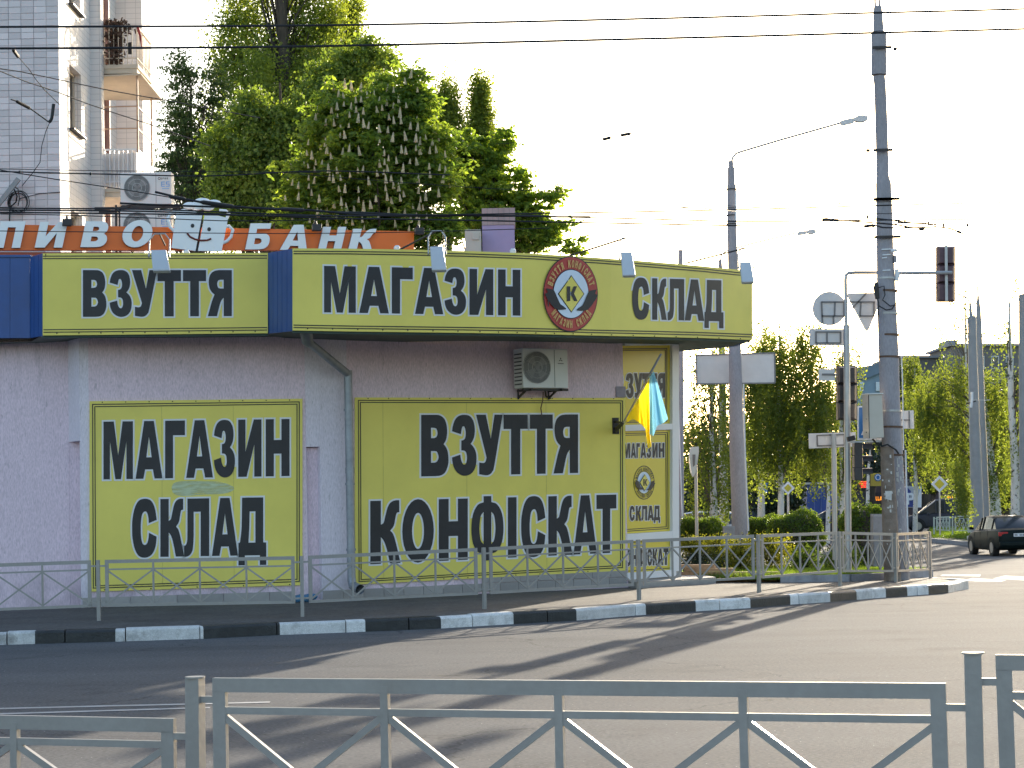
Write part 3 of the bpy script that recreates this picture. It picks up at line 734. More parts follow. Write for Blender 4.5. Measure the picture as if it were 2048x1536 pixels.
# its top and bottom edges as seen
def fy(px, which):
    xs_ = [585, 700, 820, 940, 1060, 1200, 1300, 1400, 1503]
    T = [497, 497.5, 499.5, 502.5, 507, 516, 523.5, 532, 542.5]; B_ = [661, 663, 664.5, 666, 668, 671.5, 673.5, 676, 680]
    return float(np.interp(px, xs_, T if which == 't' else B_))
def ribbon(parent, surf, x0, x1, ftop, fbot, off, thick, name, m, step=14):
    n = max(1, int((x1 - x0) / step)); F = []; Bk = []
    for i in range(n + 1):
        x = x0 + (x1 - x0) * i / n; F += [surf(x, ftop(x), off), surf(x, fbot(x), off)]
        if thick: Bk += [surf(x, ftop(x), off - thick), surf(x, fbot(x), off - thick)]
    k_ = len(F); fs = []
    for i in range(n):
        a = 2 * i; fs.append((a, a + 1, a + 3, a + 2))
        if thick: fs += [(k_ + a, k_ + a + 2, k_ + a + 3, k_ + a + 1), (a, a + 2, k_ + a + 2, k_ + a), (a + 1, k_ + a + 1, k_ + a + 3, a + 3)]
    if thick: fs += [(0, k_, k_ + 1, 1), (k_ - 2, k_ - 1, 2 * k_ - 1, 2 * k_ - 2)]
    return MB().add(F + Bk, fs).build(name, m, parent)
ribbon(ban2, SFB.hit, 585, 1503, lambda x: fy(x, 't'), lambda x: fy(x, 'b'), .02, .05, 'banner_sheet', M_YEL)
for o1, o2 in ((5, 6.6), (9.8, 11.5)):
    ribbon(ban2, SFB.hit, 587, 1502, lambda x: fy(x, 't') + o1 - .2, lambda x: fy(x, 't') + o2 + .2, .027, 0, 'border_line', M_BLK)
    ribbon(ban2, SFB.hit, 587, 1502, lambda x: fy(x, 'b') - o2 - .2, lambda x: fy(x, 'b') - o1 + .2, .027, 0, 'border_line', M_BLK)
word(ban2, SFB.hit, [('М', 648, 711), ('А', 718, 777), ('Г', 783, 824.5), ('А', 829, 885.5), ('З', 888, 931), ('И', 938, 985), ('Н', 994.5, 1039)], 532, 625, 540, 631.5, 3.2, base=.024)
word(ban2, SFB.hit, [('С', 1262, 1296), ('К', 1302, 1331), ('Л', 1333, 1366), ('А', 1367, 1406), ('Д', 1406.5, 1444.5)], 555.5, 638.5, 561, 643, 2.9, base=.024)
emblem(ban2, SFB.hit, 1137.5, 588.5, 54.5, 75.5, .045)
# wall signs
sgA = thing('wall_sign', SURF_A.hit(390, 1180), 'square yellow wall sign reading МАГАЗИН СКЛАД with a pale smear', 'sign', 'yellow signs of the shoe shop')
sheet(SURF_A.hit, 179, 604.5, 802.5, 797.5, 1183, 1170, .03, .028, 400, 'sign_panel', M_YEL, sgA)
def boxline(parent, surf, x0, x1, tl, tr, bl, br, i0, wd, off, left=True):
    pl_ = [(x0 + i0, tl + i0), (x1 - i0, tr + i0), (x1 - i0, br - i0), (x0 + i0 + 1.5, bl - i0)]
    if left: pl_.append((x0 + i0, tl + i0))
    return line2(parent, surf, pl_, wd, off)
boxline(sgA, SURF_A.hit, 179, 604, 803, 798, 1182, 1169, 6, 1.9, .036); boxline(sgA, SURF_A.hit, 179, 604, 803, 798, 1182, 1169, 10.5, 1.9, .036)
word(sgA, SURF_A.hit, [('М', 206.8, 265.6), ('А', 271, 324.5), ('Г', 330, 369.5), ('А', 372, 425.5), ('З', 427.5, 469.5), ('И', 476, 522.5), ('Н', 531, 578.5)], 843.5, 959, 838, 952, 3.4, base=.034)
word(sgA, SURF_A.hit, [('С', 264, 313), ('К', 320.5, 368), ('Л', 368, 418), ('А', 423.5, 475.5), ('Д', 476.5, 532)], 999, 1114.5, 994.5, 1110, 3.4, base=.034)
# dried pale smear
M_SMR = bpy.data.materials.new('pale_smear'); M_SMR.use_nodes = True
_n = M_SMR.node_tree; _b = _n.nodes['Principled BSDF']; _b.inputs['Base Color'].default_value = (.55, .62, .42, 1); _b.inputs['Roughness'].default_value = .8
_tn = _n.nodes.new('ShaderNodeTexNoise'); _tn.inputs['Scale'].default_value = 9; _tn.inputs['Detail'].default_value = 8
_tc = _n.nodes.new('ShaderNodeTexCoord'); _mp = _n.nodes.new('ShaderNodeMapping'); _mp.inputs['Scale'].default_value = (.5, .5, 3); _n.links.new(_tc.outputs['Object'], _mp.inputs[0]); _n.links.new(_mp.outputs[0], _tn.inputs[0])
_mr = _n.nodes.new('ShaderNodeMapRange'); _mr.inputs[1].default_value = .35; _mr.inputs[2].default_value = .6; _mr.inputs[3].default_value = .35; _mr.inputs[4].default_value = .95; _n.links.new(_tn.outputs[0], _mr.inputs[0]); _n.links.new(_mr.outputs[0], _b.inputs['Alpha'])
sm = [(343, 975), (348, 966, 1), (365, 962, 1), (400, 962, 1), (432, 963, 1), (455, 968, 1), (468, 976, 1), (460, 984, 1), (440, 988, 1), (410, 989, 1), (370, 992, 1), (352, 990, 1), (345, 984, 1)]
l = [V((q.x, -q.y)) for q in smooth(sm)]
if area(l) < 0: l.reverse()
mb = MB(); lay(mb, [[l[i] for i in t] for t in tessellate_polygon([[V((q.x, q.y, 0)) for q in l]])], SURF_A.hit, .0335, 0); mb.build('smear', M_SMR, sgA)
sgB = thing('wall_sign', SURF_B.hit(980, 1150), 'wide yellow wall sign reading ВЗУТТЯ КОНФІСКАТ under the air conditioner', 'sign', 'yellow signs of the shoe shop')
sheet(SURF_B.hit, 709, 1249, 795, 796, 1169, 1141, .03, .028, 800, 'sign_panel', M_YEL, sgB)
boxline(sgB, SURF_B.hit, 709, 1249, 795, 796, 1169, 1141, 6, 1.8, .036); boxline(sgB, SURF_B.hit, 709, 1249, 795, 796, 1169, 1141, 10, 1.8, .036)
word(sgB, SURF_B.hit, [('В', 840.4, 895), ('З', 902, 951), ('У', 950, 1003), ('Т', 1005, 1053.5), ('Т', 1057.5, 1103.4), ('Я', 1105, 1154)], 830, 953, 829, 946, 3.4, base=.034)
word(sgB, SURF_B.hit, [('К', 738.7, 799), ('О', 802.6, 865.6), ('Н', 875.6, 933.5), ('Ф', 940.7, 1005), ('І', 1013.7, 1031), ('С', 1040.3, 1088.5), ('К', 1094.5, 1143), ('А', 1144.6, 1191.5), ('Т', 1190.7, 1230.5)], 1002, 1128.5, 989, 1105, 3.4, base=.034)
for x, y0, y1 in ((764, 804, 1158), (931, 804, 1148), (1090, 804, 1140)): line2(sgB, SURF_B.hit, [(x, y0), (x + 2, y1)], .7, .0325, mat('sheet_joint', (.48, .42, .10), .5), 'sheet_joint')
for x, y0, y1 in ((323, 814, 1168), (466, 812, 1162)): line2(sgA, SURF_A.hit, [(x, y0), (x + 2, y1)], .7, .0325, mat('sheet_joint', (.48, .42, .10), .5), 'sheet_joint')
# small screws along the edges of the signs
def screws(parent, surf, pl, n, off):
    for (x0, y0), (x1, y1) in zip(pl[:-1], pl[1:]):
        for i in range(n):
            t = (i + .5) / n; q = surf(x0 + (x1 - x0) * t, y0 + (y1 - y0) * t, off); o = MB().sphere(q, .011, 6, 4).build('screw', M_IRON, parent)
screws(sgA, SURF_A.hit, [(181, 805), (602, 800)], 9, .03); screws(sgA, SURF_A.hit, [(186, 1180), (602, 1168)], 9, .03)
screws(sgB, SURF_B.hit, [(714, 797), (1246, 797)], 13, .03); screws(sgB, SURF_B.hit, [(718, 1166), (1246, 1139)], 11, .03)
screws(ban2, SFB.hit, [(590, 657), (940, 663), (1200, 669), (1500, 678)], 7, .025); screws(ban1, SFA.hit, [(92, 667), (532, 663)], 10, .025)
# posters in the window, one thing each
def poster(x0, x1, tl, tr, bl, br, label):
    t = thing('window_poster', hC((x0 + x1) / 2, (bl + br) / 2), label, 'poster', 'yellow signs of the shoe shop')
    sheet(hC, x0, x1, tl, tr, bl, br, -.06, .01, 300, 'poster_sheet', M_YEL2, t); return t
p1 = poster(1246, 1345, 691, 690, 850, 847, 'upper yellow window poster reading ВЗУТТЯ behind the flag')
for i0 in (3.5, 6.5): line2(p1, hC, [(1247, 692 + i0 + 2), (1342 - i0, 691 + i0 + 2), (1342 - i0, 846 - i0), (1247, 849 - i0)], 1.5, -.055)
word(p1, hC, [('В', 1237, 1252), ('З', 1256.5, 1272), ('У', 1272.5, 1289), ('Т', 1289.5, 1303.5), ('Т', 1304.5, 1318.5), ('Я', 1320, 1334.5)], 746, 796, 746, 795, 1.6, base=-.056, clip=1247)
p2 = poster(1247, 1346, 862, 860, 1068, 1062, 'middle yellow window poster with small round emblem between МАГАЗИН and СКЛАД')
for i0 in (4, 7.5): line2(p2, hC, [(1248, 863 + i0), (1344 - i0, 861 + i0), (1345 - i0, 1061 - i0), (1249, 1067 - i0)], 1.4, -.055)
word(p2, hC, [('М', 1251, 1265), ('А', 1266.5, 1276.5), ('Г', 1277.5, 1284.5), ('А', 1286, 1297), ('З', 1298, 1307), ('И', 1309.5, 1320), ('Н', 1322, 1333.5)], 886.5, 916, 885.5, 915, 1.2, base=-.056)
word(p2, hC, [('С', 1264, 1274), ('К', 1276.5, 1287), ('Л', 1287.5, 1299), ('А', 1300, 1312), ('Д', 1312.5, 1325)], 1012, 1041.5, 1011, 1040.5, 1.2, base=-.056)
emblem(p2, hC, 1293, 965, 21, 34, -.056, red=False)
p3 = poster(1250, 1349, 1083, 1076, 1146, 1139, 'lowest yellow window poster reading КОНФІСКАТ behind the railing')
word(p3, hC, [('К', 1243, 1254.5), ('О', 1256, 1267), ('Н', 1269, 1279), ('Ф', 1281, 1293), ('І', 1294.5, 1298), ('С', 1299.5, 1308.5), ('К', 1310, 1319.5), ('А', 1320, 1331), ('Т', 1331.5, 1341.5)], 1098, 1133, 1096, 1130, 1.2, base=-.056, clip=1250)
line2(p3, hC, [(1251, 1143), (1346, 1136), (1345, 1080), (1251, 1086)], 1.4, -.055)

# blue metal panels of the parapet (recessed main face on the left, two returns)
def blue(surf, cuts, ft, fb_):
    for a, b in zip(cuts[:-1], cuts[1:]):
        g = .6
        o = sheet(surf, a + g * .5, b - g * .5, ft(a), ft(b), fb_(a), fb_(b), 0, .04, 500, 'blue_panel', M_BLUE, shop)
    sheet(surf, cuts[0], cuts[-1], ft(cuts[0]) + 1, ft(cuts[-1]) + 1, fb_(cuts[0]) - 1, fb_(cuts[-1]) - 1, -.045, .03, 500, 'panel_backing', M_IRON, shop)
blue(SF0.hit, [-460, -400, -340, -281, -222, -163, -105, -56, -18, 20, 60], lambda x: 514, lambda x: 676 + (60 - x) * .003)
blue(SFR1.hit, [60, 68, 77, 85], lambda x: 514 - (x - 60) * .3, lambda x: 676 - (x - 60) * .16)
blue(SFR2.hit, [536, 546, 555, 564, 574, 585], lambda x: 506 - (x - 536) * .18, lambda x: 667 - (x - 536) * .1)
sheet(SF0.hit, -460, 62, 510, 510, 514.5, 514.5, .03, .12, 500, 'blue_panel', M_BLUE, shop)
# soffit and roof deck following the parapet
line = [(p, .0) for p in (F1[0], F1[1], FA[0])] + [(p, 0) for p in FA[1:]] + [(p, 0) for p in FB]
allp = [F1[0], F1[1]] + FA + FB
wallline = [V((F1[0].x, 35.5, 0)), V((F1[1].x, 34.5, 0)), V((FA[0].x + .1, 34.2, 0)), V((FA[1].x, 34.3, 0)), V((FA[2].x, 34.4, 0)), V((FA[3].x, 34.5, 0))]
for p in FB: wallline.append(V((p.x - .25 if p.x < 2 else min(p.x - .5, 2.8), max(34.5, min(39, p.y + 2.2)), 0)))
def zline(p, which):  # height of banner edge above this plan point
    q = V((p.x, p.y, 5)) - EYE; px = CX + FPX * q.dot(RGT) / q.dot(FWD)
    if px < 86: return {'b': 4.37, 't': 5.62}[which]
    f = (lambda x: (506.5 if which == 't' else 671 - (x - 85) * .01)) if px < 540 else (lambda x: fy(x, which))
    return P(px, f(px), p.y).z
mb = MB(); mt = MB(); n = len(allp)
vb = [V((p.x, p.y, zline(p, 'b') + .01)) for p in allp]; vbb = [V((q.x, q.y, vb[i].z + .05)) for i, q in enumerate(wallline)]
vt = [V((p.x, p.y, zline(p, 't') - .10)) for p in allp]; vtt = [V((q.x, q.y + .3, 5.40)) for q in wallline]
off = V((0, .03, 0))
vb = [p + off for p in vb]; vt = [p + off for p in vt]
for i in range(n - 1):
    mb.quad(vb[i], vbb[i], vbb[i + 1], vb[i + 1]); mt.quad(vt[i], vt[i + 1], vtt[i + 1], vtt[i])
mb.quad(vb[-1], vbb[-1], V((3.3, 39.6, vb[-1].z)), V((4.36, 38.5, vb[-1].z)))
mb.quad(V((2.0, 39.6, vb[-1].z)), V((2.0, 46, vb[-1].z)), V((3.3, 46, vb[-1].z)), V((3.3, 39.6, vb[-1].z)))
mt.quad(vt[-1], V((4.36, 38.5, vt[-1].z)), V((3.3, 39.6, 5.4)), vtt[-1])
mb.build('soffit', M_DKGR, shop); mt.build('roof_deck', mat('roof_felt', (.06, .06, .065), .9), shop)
# right-hand end of the parapet, seen only from the side
e0 = FB[-1]; e1 = V((4.36, 38.5, 0)); e2 = V((3.3, 39.6, 0))
for a_, b_ in ((e0, e1), (e1, e2)):
    MB().hexa([V((a_.x, a_.y, zline(e0, 'b'))), V((b_.x, b_.y, zline(e0, 'b'))), V((b_.x - .06, b_.y, zline(e0, 'b'))), V((a_.x - .06, a_.y, zline(e0, 'b')))],
              [V((a_.x, a_.y, zline(e0, 't'))), V((b_.x, b_.y, zline(e0, 't'))), V((b_.x - .06, b_.y, zline(e0, 't'))), V((a_.x - .06, a_.y, zline(e0, 't')))]).build('parapet_side', M_BLUE, shop)
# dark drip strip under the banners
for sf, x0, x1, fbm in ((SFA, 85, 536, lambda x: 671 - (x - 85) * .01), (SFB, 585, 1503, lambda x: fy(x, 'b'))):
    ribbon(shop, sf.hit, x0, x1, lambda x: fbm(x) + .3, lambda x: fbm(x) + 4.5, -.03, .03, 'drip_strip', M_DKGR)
# plinth tiles, each a tile
def tiles(a, b, z0, rows, tw=.36, thh=.17, m=M_TILE):
    a, b = V((a.x, a.y, 0)), V((b.x, b.y, 0)); e = (b - a).normalized(); nn = V((e.y, -e.x, 0)); L_ = (b - a).length; n_ = int(L_ / tw)
    ang = math.atan2(e.y, e.x); me = None
    for r in range(rows):
        for i in range(n_):
            pr = .012 + rnd.uniform(0, .006)
            if me is None:
                o = MB().box(-tw / 2 + .004, -.0125, 0, tw / 2 - .004, .0125, thh - .008).build('tile', m, shop, local=True); me = o.data
            else:
                o = bpy.data.objects.new('tile', me); COL.objects.link(o); o.parent = shop
            p = a + e * ((i + .5) * tw) + nn * pr + V((0, 0, z0 + r * thh)); o.location = p - ORG[shop.name]; o.rotation_euler = (0, 0, ang)
tiles(A0 + V((.02, 0, 0)), A1, .0, 1, .38, .16); tiles(B0, B1, .0, 1, .38, .15); Bm = B0.lerp(V((B1.x, B1.y, B0.z)), .50); tiles(Bm, B1, .15, 2, .38, .15)

# ------------------------------------------------------------------ things on the shop
nB = V((dB.y, -dB.x, 0)); tB = V((dB.x, dB.y, 0))
def ac_unit(name, c, t, nn, W, H, D, label, group=None, mark='logo', fanx=-.2):
    """c: centre of front face bottom; t along width, nn outwards"""
    root = thing(name, c, label, 'air conditioner', group); up = V((0, 0, 1)); c = V(c)
    b = MB(); b.obox(c - nn * D / 2 + up * H / 2, t * W, nn * D, up * H); b.build('casing', M_ACW, root, bevel=.012)
    fc = c + t * (W * fanx) + up * H * .52 + nn * .004; r = H * .40
    # fan recess, blades, grille rings
    m1 = MB(); m1.ext(circle(fc - nn * .0, r, t, up), nn * .004); m1.build('fan_opening', M_ACG, root)
    m2 = MB()
    for i in range(28):
        x = -r + 2 * r * (i + .5) / 28; hh = math.sqrt(max(0, r * r - x * x)); m2.beam(fc + t * x - up * hh + nn * .018, fc + t * x + up * hh + nn * .018, .004, .004, nn)
    for rr in (r, r * .68, r * .36):
        cc = circle(fc + nn * .02, rr, t, up, 28); m2.tube(cc + [cc[0]], .005, 5, cap=False)
    m2.build('fan_grille', M_GALV, root)
    m3 = MB()
    for i in range(4):
        a = i * math.pi / 2 + .3; d1 = t * math.cos(a) + up * math.sin(a); d2 = t * math.cos(a + .8) + up * math.sin(a + .8)
        m3.add([fc + nn * .007, fc + d1 * r * .85 + nn * .007, fc + d2 * r * .85 + nn * .012], [(0, 1, 2)])
    m3.ext(circle(fc + nn * .012, r * .16, t, up, 12), nn * .01); m3.build('fan', mat('fan_grey', (.2, .2, .2), .5), root)
    x0 = c + t * (W * (fanx - .29)) + nn * .003
    pn = MB()
    for i in range(7):
        z = H * (.18 + .09 * i); pn.beam(c + t * (W * .24) + up * z + nn * .003, c + t * (W * .47) + up * z + nn * .003, .006, .004, nn)
    pn.build('front_rib', M_ACW, root)
    pb = c + t * (W * .20) + nn * .002; MB().beam(pb + up * .02, pb + up * (H - .02), .006, .008, nn).build('front_seam', M_ACG, root)
    sl_ = MB()
    for i in range(9):
        z = H * (.1 + .095 * i); q = c - t * (W / 2) - nn * D * .5 + up * z
        sl_.obox(q - t * .004, nn * D * .75, t * .01, up * .022)
    sl_.build('side_louvre', M_ACG, root)
    if mark == 'logo':
        lg = MB(); q = c + t * W * .34 + up * H * .72 + nn * .004; s_ = .022
        for a in (90, 210, 330):
            ca, sa = math.cos(R(a)), math.sin(R(a)); ax = t * ca + up * sa; px_ = t * -sa + up * ca
            lg.add([q, q + ax * s_ + px_ * s_ * .55, q + ax * s_ * 2, q + ax * s_ - px_ * s_ * .55], [(0, 1, 2, 3)])
        for i in range(7): lg.obox(q + t * (.018 * (i - 3)) - up * .065, t * .012, nn * .002, up * .016)
        lg.build('maker_mark', M_BLK, root)
    else:
        lg = MB(); q = c + t * W * .36 + up * H * .80 + nn * .004
        lg.tube([q - t * .10 + (t * math.cos(a) + up * math.sin(a)) * .022 for a in np.linspace(.5, 5.8, 9)], .005, 4)
        for i in range(4):
            b0 = q + t * (-.055 + .042 * i)
            lg.obox(b0 - t * .012, t * .007, nn * .003, up * .035); lg.obox(b0 + up * .014, t * .024, nn * .003, up * .007); lg.obox(b0 - up * .001, t * .02, nn * .003, up * .006)
            if i != 1: lg.obox(b0 - up * .014, t * .024, nn * .003, up * .007)
        lg.build('maker_mark', M_BLK, root)
        l2 = MB(); q = q - up * H * .18 + t * .03
        for z in (-.045, 0, .045): l2.obox(q - t * .05 + up * z, t * .07, nn * .003, up * .014); l2.obox(q + t * .045 + up * z, t * .07, nn * .003, up * .014)
        l2.obox(q - t * .08, t * .014, nn * .003, up * .1); l2.obox(q + t * .017 + up * .022, t * .014, nn * .003, up * .045); l2.obox(q + t * .073 - up * .022, t * .014, nn * .003, up * .045)
        for i in range(6): l2.obox(q + t * (-.06 + .024 * i) - up * .09, t * .015, nn * .003, up * .016)
        l2.build('blue_print', mat('blue_print', (.1, .35, .75), .5), root)
    br = MB()
    for s_ in (-.34, .34):
        q = c + t * W * s_; br.beam(q - up * .03 - nn * (D + .12), q - up * .03 + nn * .05, .04, .04); br.beam(q - up * .16 - nn * (D + .12), q - up * .03 - nn * D * .5, .03, .03); br.beam(q - up * .18 - nn * (D + .11), q - nn * (D + .11), .04, .03)
    br.beam(c - t * W * .5 - up * .03 - nn * .02, c + t * W * .5 - up * .03 - nn * .02, .04, .04)
    br.build('bracket', M_IRON, root)
    return root
Wd = .93; acc_ = SURF_B.hit(1094, 776) + nB * .48; fr = P(1094, 776, acc_.y)
ca = Surf([V((B0.x, B0.y, 0)) + nB * .48, V((B1.x, B1.y, 0)) + nB * .48]).hit(1092, 776); 
ac1 = ac_unit('air_conditioner', ca, tB, nB, Wd, .70, .33, 'white outdoor air conditioner on brackets on the pink wall above the wide yellow sign', mark='logo')
MB().tube([ca - nB * .2 + tB * .1 - V((0, 0, .02)), ca - nB * .38 + tB * .22 - V((0, 0, .12)), ca - nB * .42 + tB * .34 - V((0, 0, .16))], .015, 6).build('drain_hose', M_IRON, ac1)
MB().tube([ca - nB * .30 + tB * .12 - V((0, 0, .05)), ca - nB * .34 + tB * .13 - V((0, 0, .2)), ca - nB * .38 + tB * .11 - V((0, 0, .34)), ca - nB * .4 + tB * .14 - V((0, 0, .46))], .012, 6).build('loose_pipe', M_RUST, ac1)
# grey plate on wall
pp = SURF_B.hit(1240, 784, .02); tag(MB().obox(pp, tB * .20, nB * .03, V((0, 0, .20))).build('junction_box', mat('grey_plastic', (.28, .25, .3), .6), None), 'small flat grey box on the pink wall at the corner beside the flag', 'electrical box')
# flag with bracket
fb0 = SURF_B.hit(1229, 852, .02)
flag = thing('flag', fb0 - V((0, 0, .1)), 'blue and yellow flag hanging from an angled pole on the shop corner', 'flag')
MB().obox(fb0, tB * .14, nB * .05, V((0, 0, .30))).build('wall_bracket', M_IRON, flag)
dF = 35.55
mb = MB(); q0 = P(1246, 846, dF + .35); mb.tube([fb0 + V((0, 0, -.05)), q0], .028, 6); mb.tube([fb0 + V((0, 0, .08)), q0], .02, 6); mb.tube([fb0 - V((0, 0, .12)), q0], .02, 6); mb.build('bracket_arm', M_IRON, flag)
pt = P(1322, 708, dF - .25); MB().tube([q0, q0.lerp(pt, .97)], .014, 8).build('flag_pole', mat('pole_wood', (.35, .30, .22), .6), flag)
MB().tube([q0.lerp(pt, .72), pt], .02, 8).build('pole_sleeve', M_STEEL, flag)
cols = [((1307, 741), (1336, 838), .00), ((1306, 744), (1327, 846), .10), ((1304, 747), (1314, 852), -.10), ((1302, 750), (1307, 872), .09), ((1299, 754), (1299, 868), -.06), ((1294, 766), (1303, 893), .10), ((1288, 778), (1296, 898), -.10), ((1281, 790), (1291, 858), .10), ((1273, 804), (1280, 846), -.05), ((1264, 820), (1266, 838), .05), ((1254, 834), (1252, 846), 0)]
def cloth(cs, m, name='cloth'):
    NT, NS = 14, 5; gridp = []
    for i in range(len(cs) - 1):
        for s_ in range(NS):
            f = s_ / NS; f2 = (1 - math.cos(f * math.pi)) / 2; a, b = cs[i], cs[i + 1]
            gridp.append(((a[0][0] + (b[0][0] - a[0][0]) * f, a[0][1] + (b[0][1] - a[0][1]) * f), (a[1][0] + (b[1][0] - a[1][0]) * f, a[1][1] + (b[1][1] - a[1][1]) * f), a[2] + (b[2] - a[2]) * f2))
    gridp.append(cs[-1]); vs = []
    for tp, bt, dz in gridp:
        u = (tp[1] - 846) / (708 - 846); d0 = (dF + .35) + u * (-.6)
        for j in range(NT + 1):
            t = j / NT; x = tp[0] + (bt[0] - tp[0]) * t + 2.0 * math.sin(t * 3 + dz * 20) * t * (1 - t) * 2; y = tp[1] + (bt[1] - tp[1]) * t
            vs.append(P(x, y, d0 + dz * (t ** .7) * 1.2))
    n_ = len(gridp); fs = [(i * (NT + 1) + j, (i + 1) * (NT + 1) + j, (i + 1) * (NT + 1) + j + 1, i * (NT + 1) + j + 1) for i in range(n_ - 1) for j in range(NT)]
    return MB().add(vs, fs).build(name, m, flag, smooth=True)
cloth(cols[:5], mat('flag_blue', (.22, .52, .72), .7, .06, 3, trans=.5)); cloth(cols[4:], mat('flag_yellow', (.85, .68, .02), .7, .05, 3, trans=.5))
# downpipe
dp = thing('downpipe', at(705, 33.75, .1), 'galvanised drainpipe bending down from the parapet to the pavement', 'drainpipe')
dp0 = P(611, 672, 32.3); dp1 = P(615, 682, 32.5); dp2 = P(696, 748, 33.72); dp3 = P(701, 820, 33.72); dp4 = P(706, 1165, 33.72)
mb = MB(); mb.tube([dp0 + V((0, 0, .15)), dp1, P(620, 688, 32.55)], [.11, .10, .075], 12); mb.build('hopper', M_PIPE, dp, smooth=True)
MB().tube([P(617, 684, 32.53), dp2 - (dp2 - dp1) * .02], .068, 12).build('pipe', M_PIPE, dp, smooth=True)
MB().tube([dp2 + V((0, 0, .06)), V((dp2.x, dp2.y, 2.0)), V((dp2.x, dp2.y, .28))], .070, 12).build('pipe', M_PIPE, dp, smooth=True)
MB().tube([V((dp2.x, dp2.y, .34)), V((dp2.x + .02, dp2.y - .04, .22)), V((dp2.x + .16, dp2.y - .26, .16))], [.072, .076, .085], 12, cap=False).build('outlet', M_PIPE, dp, smooth=True)
for z in (3.15, 1.9, .8):
    MB().tube([V((dp2.x, dp2.y, z)), V((dp2.x, dp2.y, z + .04))], .082, 12).build('clamp', M_PIPE, dp)
MB().tube([V((dp2.x, dp2.y, 2.1)), V((dp2.x, dp2.y, 2.2))], .077, 12).build('sleeve', M_PIPE, dp)
# floodlights over the banners
M_FLW = mat('floodlight_body', (.52, .56, .62), .4, .05, 3)
def flood(px, py_top, py_bot, wpx, d_, anchor, label):
    ct = P(px - 3, py_top, d_ + .02); cb = P(px + 3, py_bot, d_ - .12); wm = wpx * d_ / FPX
    root = thing('floodlight', ct, label, 'floodlight', 'floodlights over the shop parapet'); ax = V((1, 0, 0)); dn = (cb - ct); nn = dn.cross(ax).normalized()
    if nn.y > 0: nn = -nn
    mb = MB(); m_ = mb; a, b = ct, cb
    m_.hexa([a - ax * wm * .42, a + ax * wm * .46, a + ax * wm * .40 - nn * .16, a - ax * wm * .36 - nn * .16], [b - ax * wm * .46, b + ax * wm * .5, b + ax * wm * .5 - nn * .10, b - ax * wm * .46 - nn * .10])
    m_.build('lamp_body', M_FLW, root, bevel=.02)
    MB().obox((a + b) / 2 - nn * .14 + dn * .05, ax * wm * .8, dn * .75, nn * .01).build('lamp_glass', M_GLASS, root)
    tb = MB(); u0 = a + dn * .30
    tb.tube([u0 - ax * wm * .55, u0 - ax * wm * .55 + V((0, .06, .26)), u0 - ax * wm * .3 + V((0, .10, .36)), u0 + ax * wm * .3 + V((0, .10, .36)), u0 + ax * wm * .58 + V((0, .06, .26)), u0 + ax * wm * .58], .012, 6); tb.build('yoke', M_GALV, root)
    MB().tube([u0 + V((0, .10, .36)), V(anchor)], .016, 6).build('arm', M_IRON, root)
    for s_ in (-.5, .53): MB().tube([u0 + ax * wm * s_, u0 + ax * wm * (s_ + .1 * (1 if s_ > 0 else -1))], .025, 8).build('pivot', M_GALV, root)
flood(319, 499, 541, 36, 31.3, P(330, 490, 32.6), 'floodlight over the ВЗУТТЯ banner')
flood(875, 492, 540, 31, 30.9, P(800, 499, 32.2), 'floodlight above the long banner, over the gap after МАГА')
flood(1255, 503, 551, 27, 32.9, P(1135, 513, 33.6), 'floodlight above the long banner just right of the red emblem')
flood(1493, 523, 564, 26, 35.6, P(1370, 527, 35.6), 'floodlight at the far right end of the long banner')
for (x, y, d_, lb) in ((373, 503, 33.0, 'small white lamp cap behind the banner left of the blue return'), (794, 494, 33, 'small white lamp cap on the roof edge below the orange board end'), (1026, 500, 34, 'small white lamp cap on the roof edge in front of the lilac chimney')):
    q = P(x, y + 3, d_); mb = MB(); mb.tube([q - V((0, 0, .12)), q + V((0, 0, .02)), q + V((0, 0, .05))], [.05, .055, .03], 10); tag(mb.build('lamp_cap', M_WFRM, None, smooth=True), lb, 'lamp', 'white lamp caps on the roof edge')
# chimney and white box on the roof
ch = thing('chimney', at(998, 42, 5.3), 'lilac rendered square chimney with tiled top rising behind the long banner', 'chimney')
c0 = P(964, 455, 42); c1 = P(1026, 455, 42); zt = P(998, 416, 42).z; zb = 5.3
MB().box(c0.x, 42, zb, c1.x + .03, 42.8, P(998, 450, 42).z).build('shaft', mat('lilac_render', (.42, .32, .50), .9, .06, 2, bump=.4), ch)
zz = P(998, 450, 42).z
for r_ in range(2):
    for i in range(6):
        wv = (c1.x + .05 - c0.x) / 6; zh = (zt - zz) / 2
        MB().box(c0.x + wv * i + .004, 41.98, zz + zh * r_ + .004, c0.x + wv * (i + 1) - .004, 42.0, zz + zh * (r_ + 1) - .004).build('tile', mat('dusty_pink_tile', (.42, .30, .30), .7, .1, 3), ch)
MB().box(c0.x, 42.003, zz, c1.x + .05, 42.82, zt).build('cap', M_TILE, ch)
vb_ = thing('roof_vent_box', at(945, 42, 5.3), 'white sheet metal box with a door left of the lilac chimney', 'vent box')
v0, v1 = P(930, 480, 41.6), P(962, 480, 41.6); MB().box(v0.x, 41.6, 5.3, v1.x, 42.4, P(946, 459, 41.6).z).build('body', M_CABI, vb_, bevel=.01)
hh = P(950, 475, 41.6); MB().box(hh.x - .06, 41.57, hh.z - .05, hh.x + .08, 41.6, hh.z + .1).build('door', M_CABI, vb_, bevel=.005)

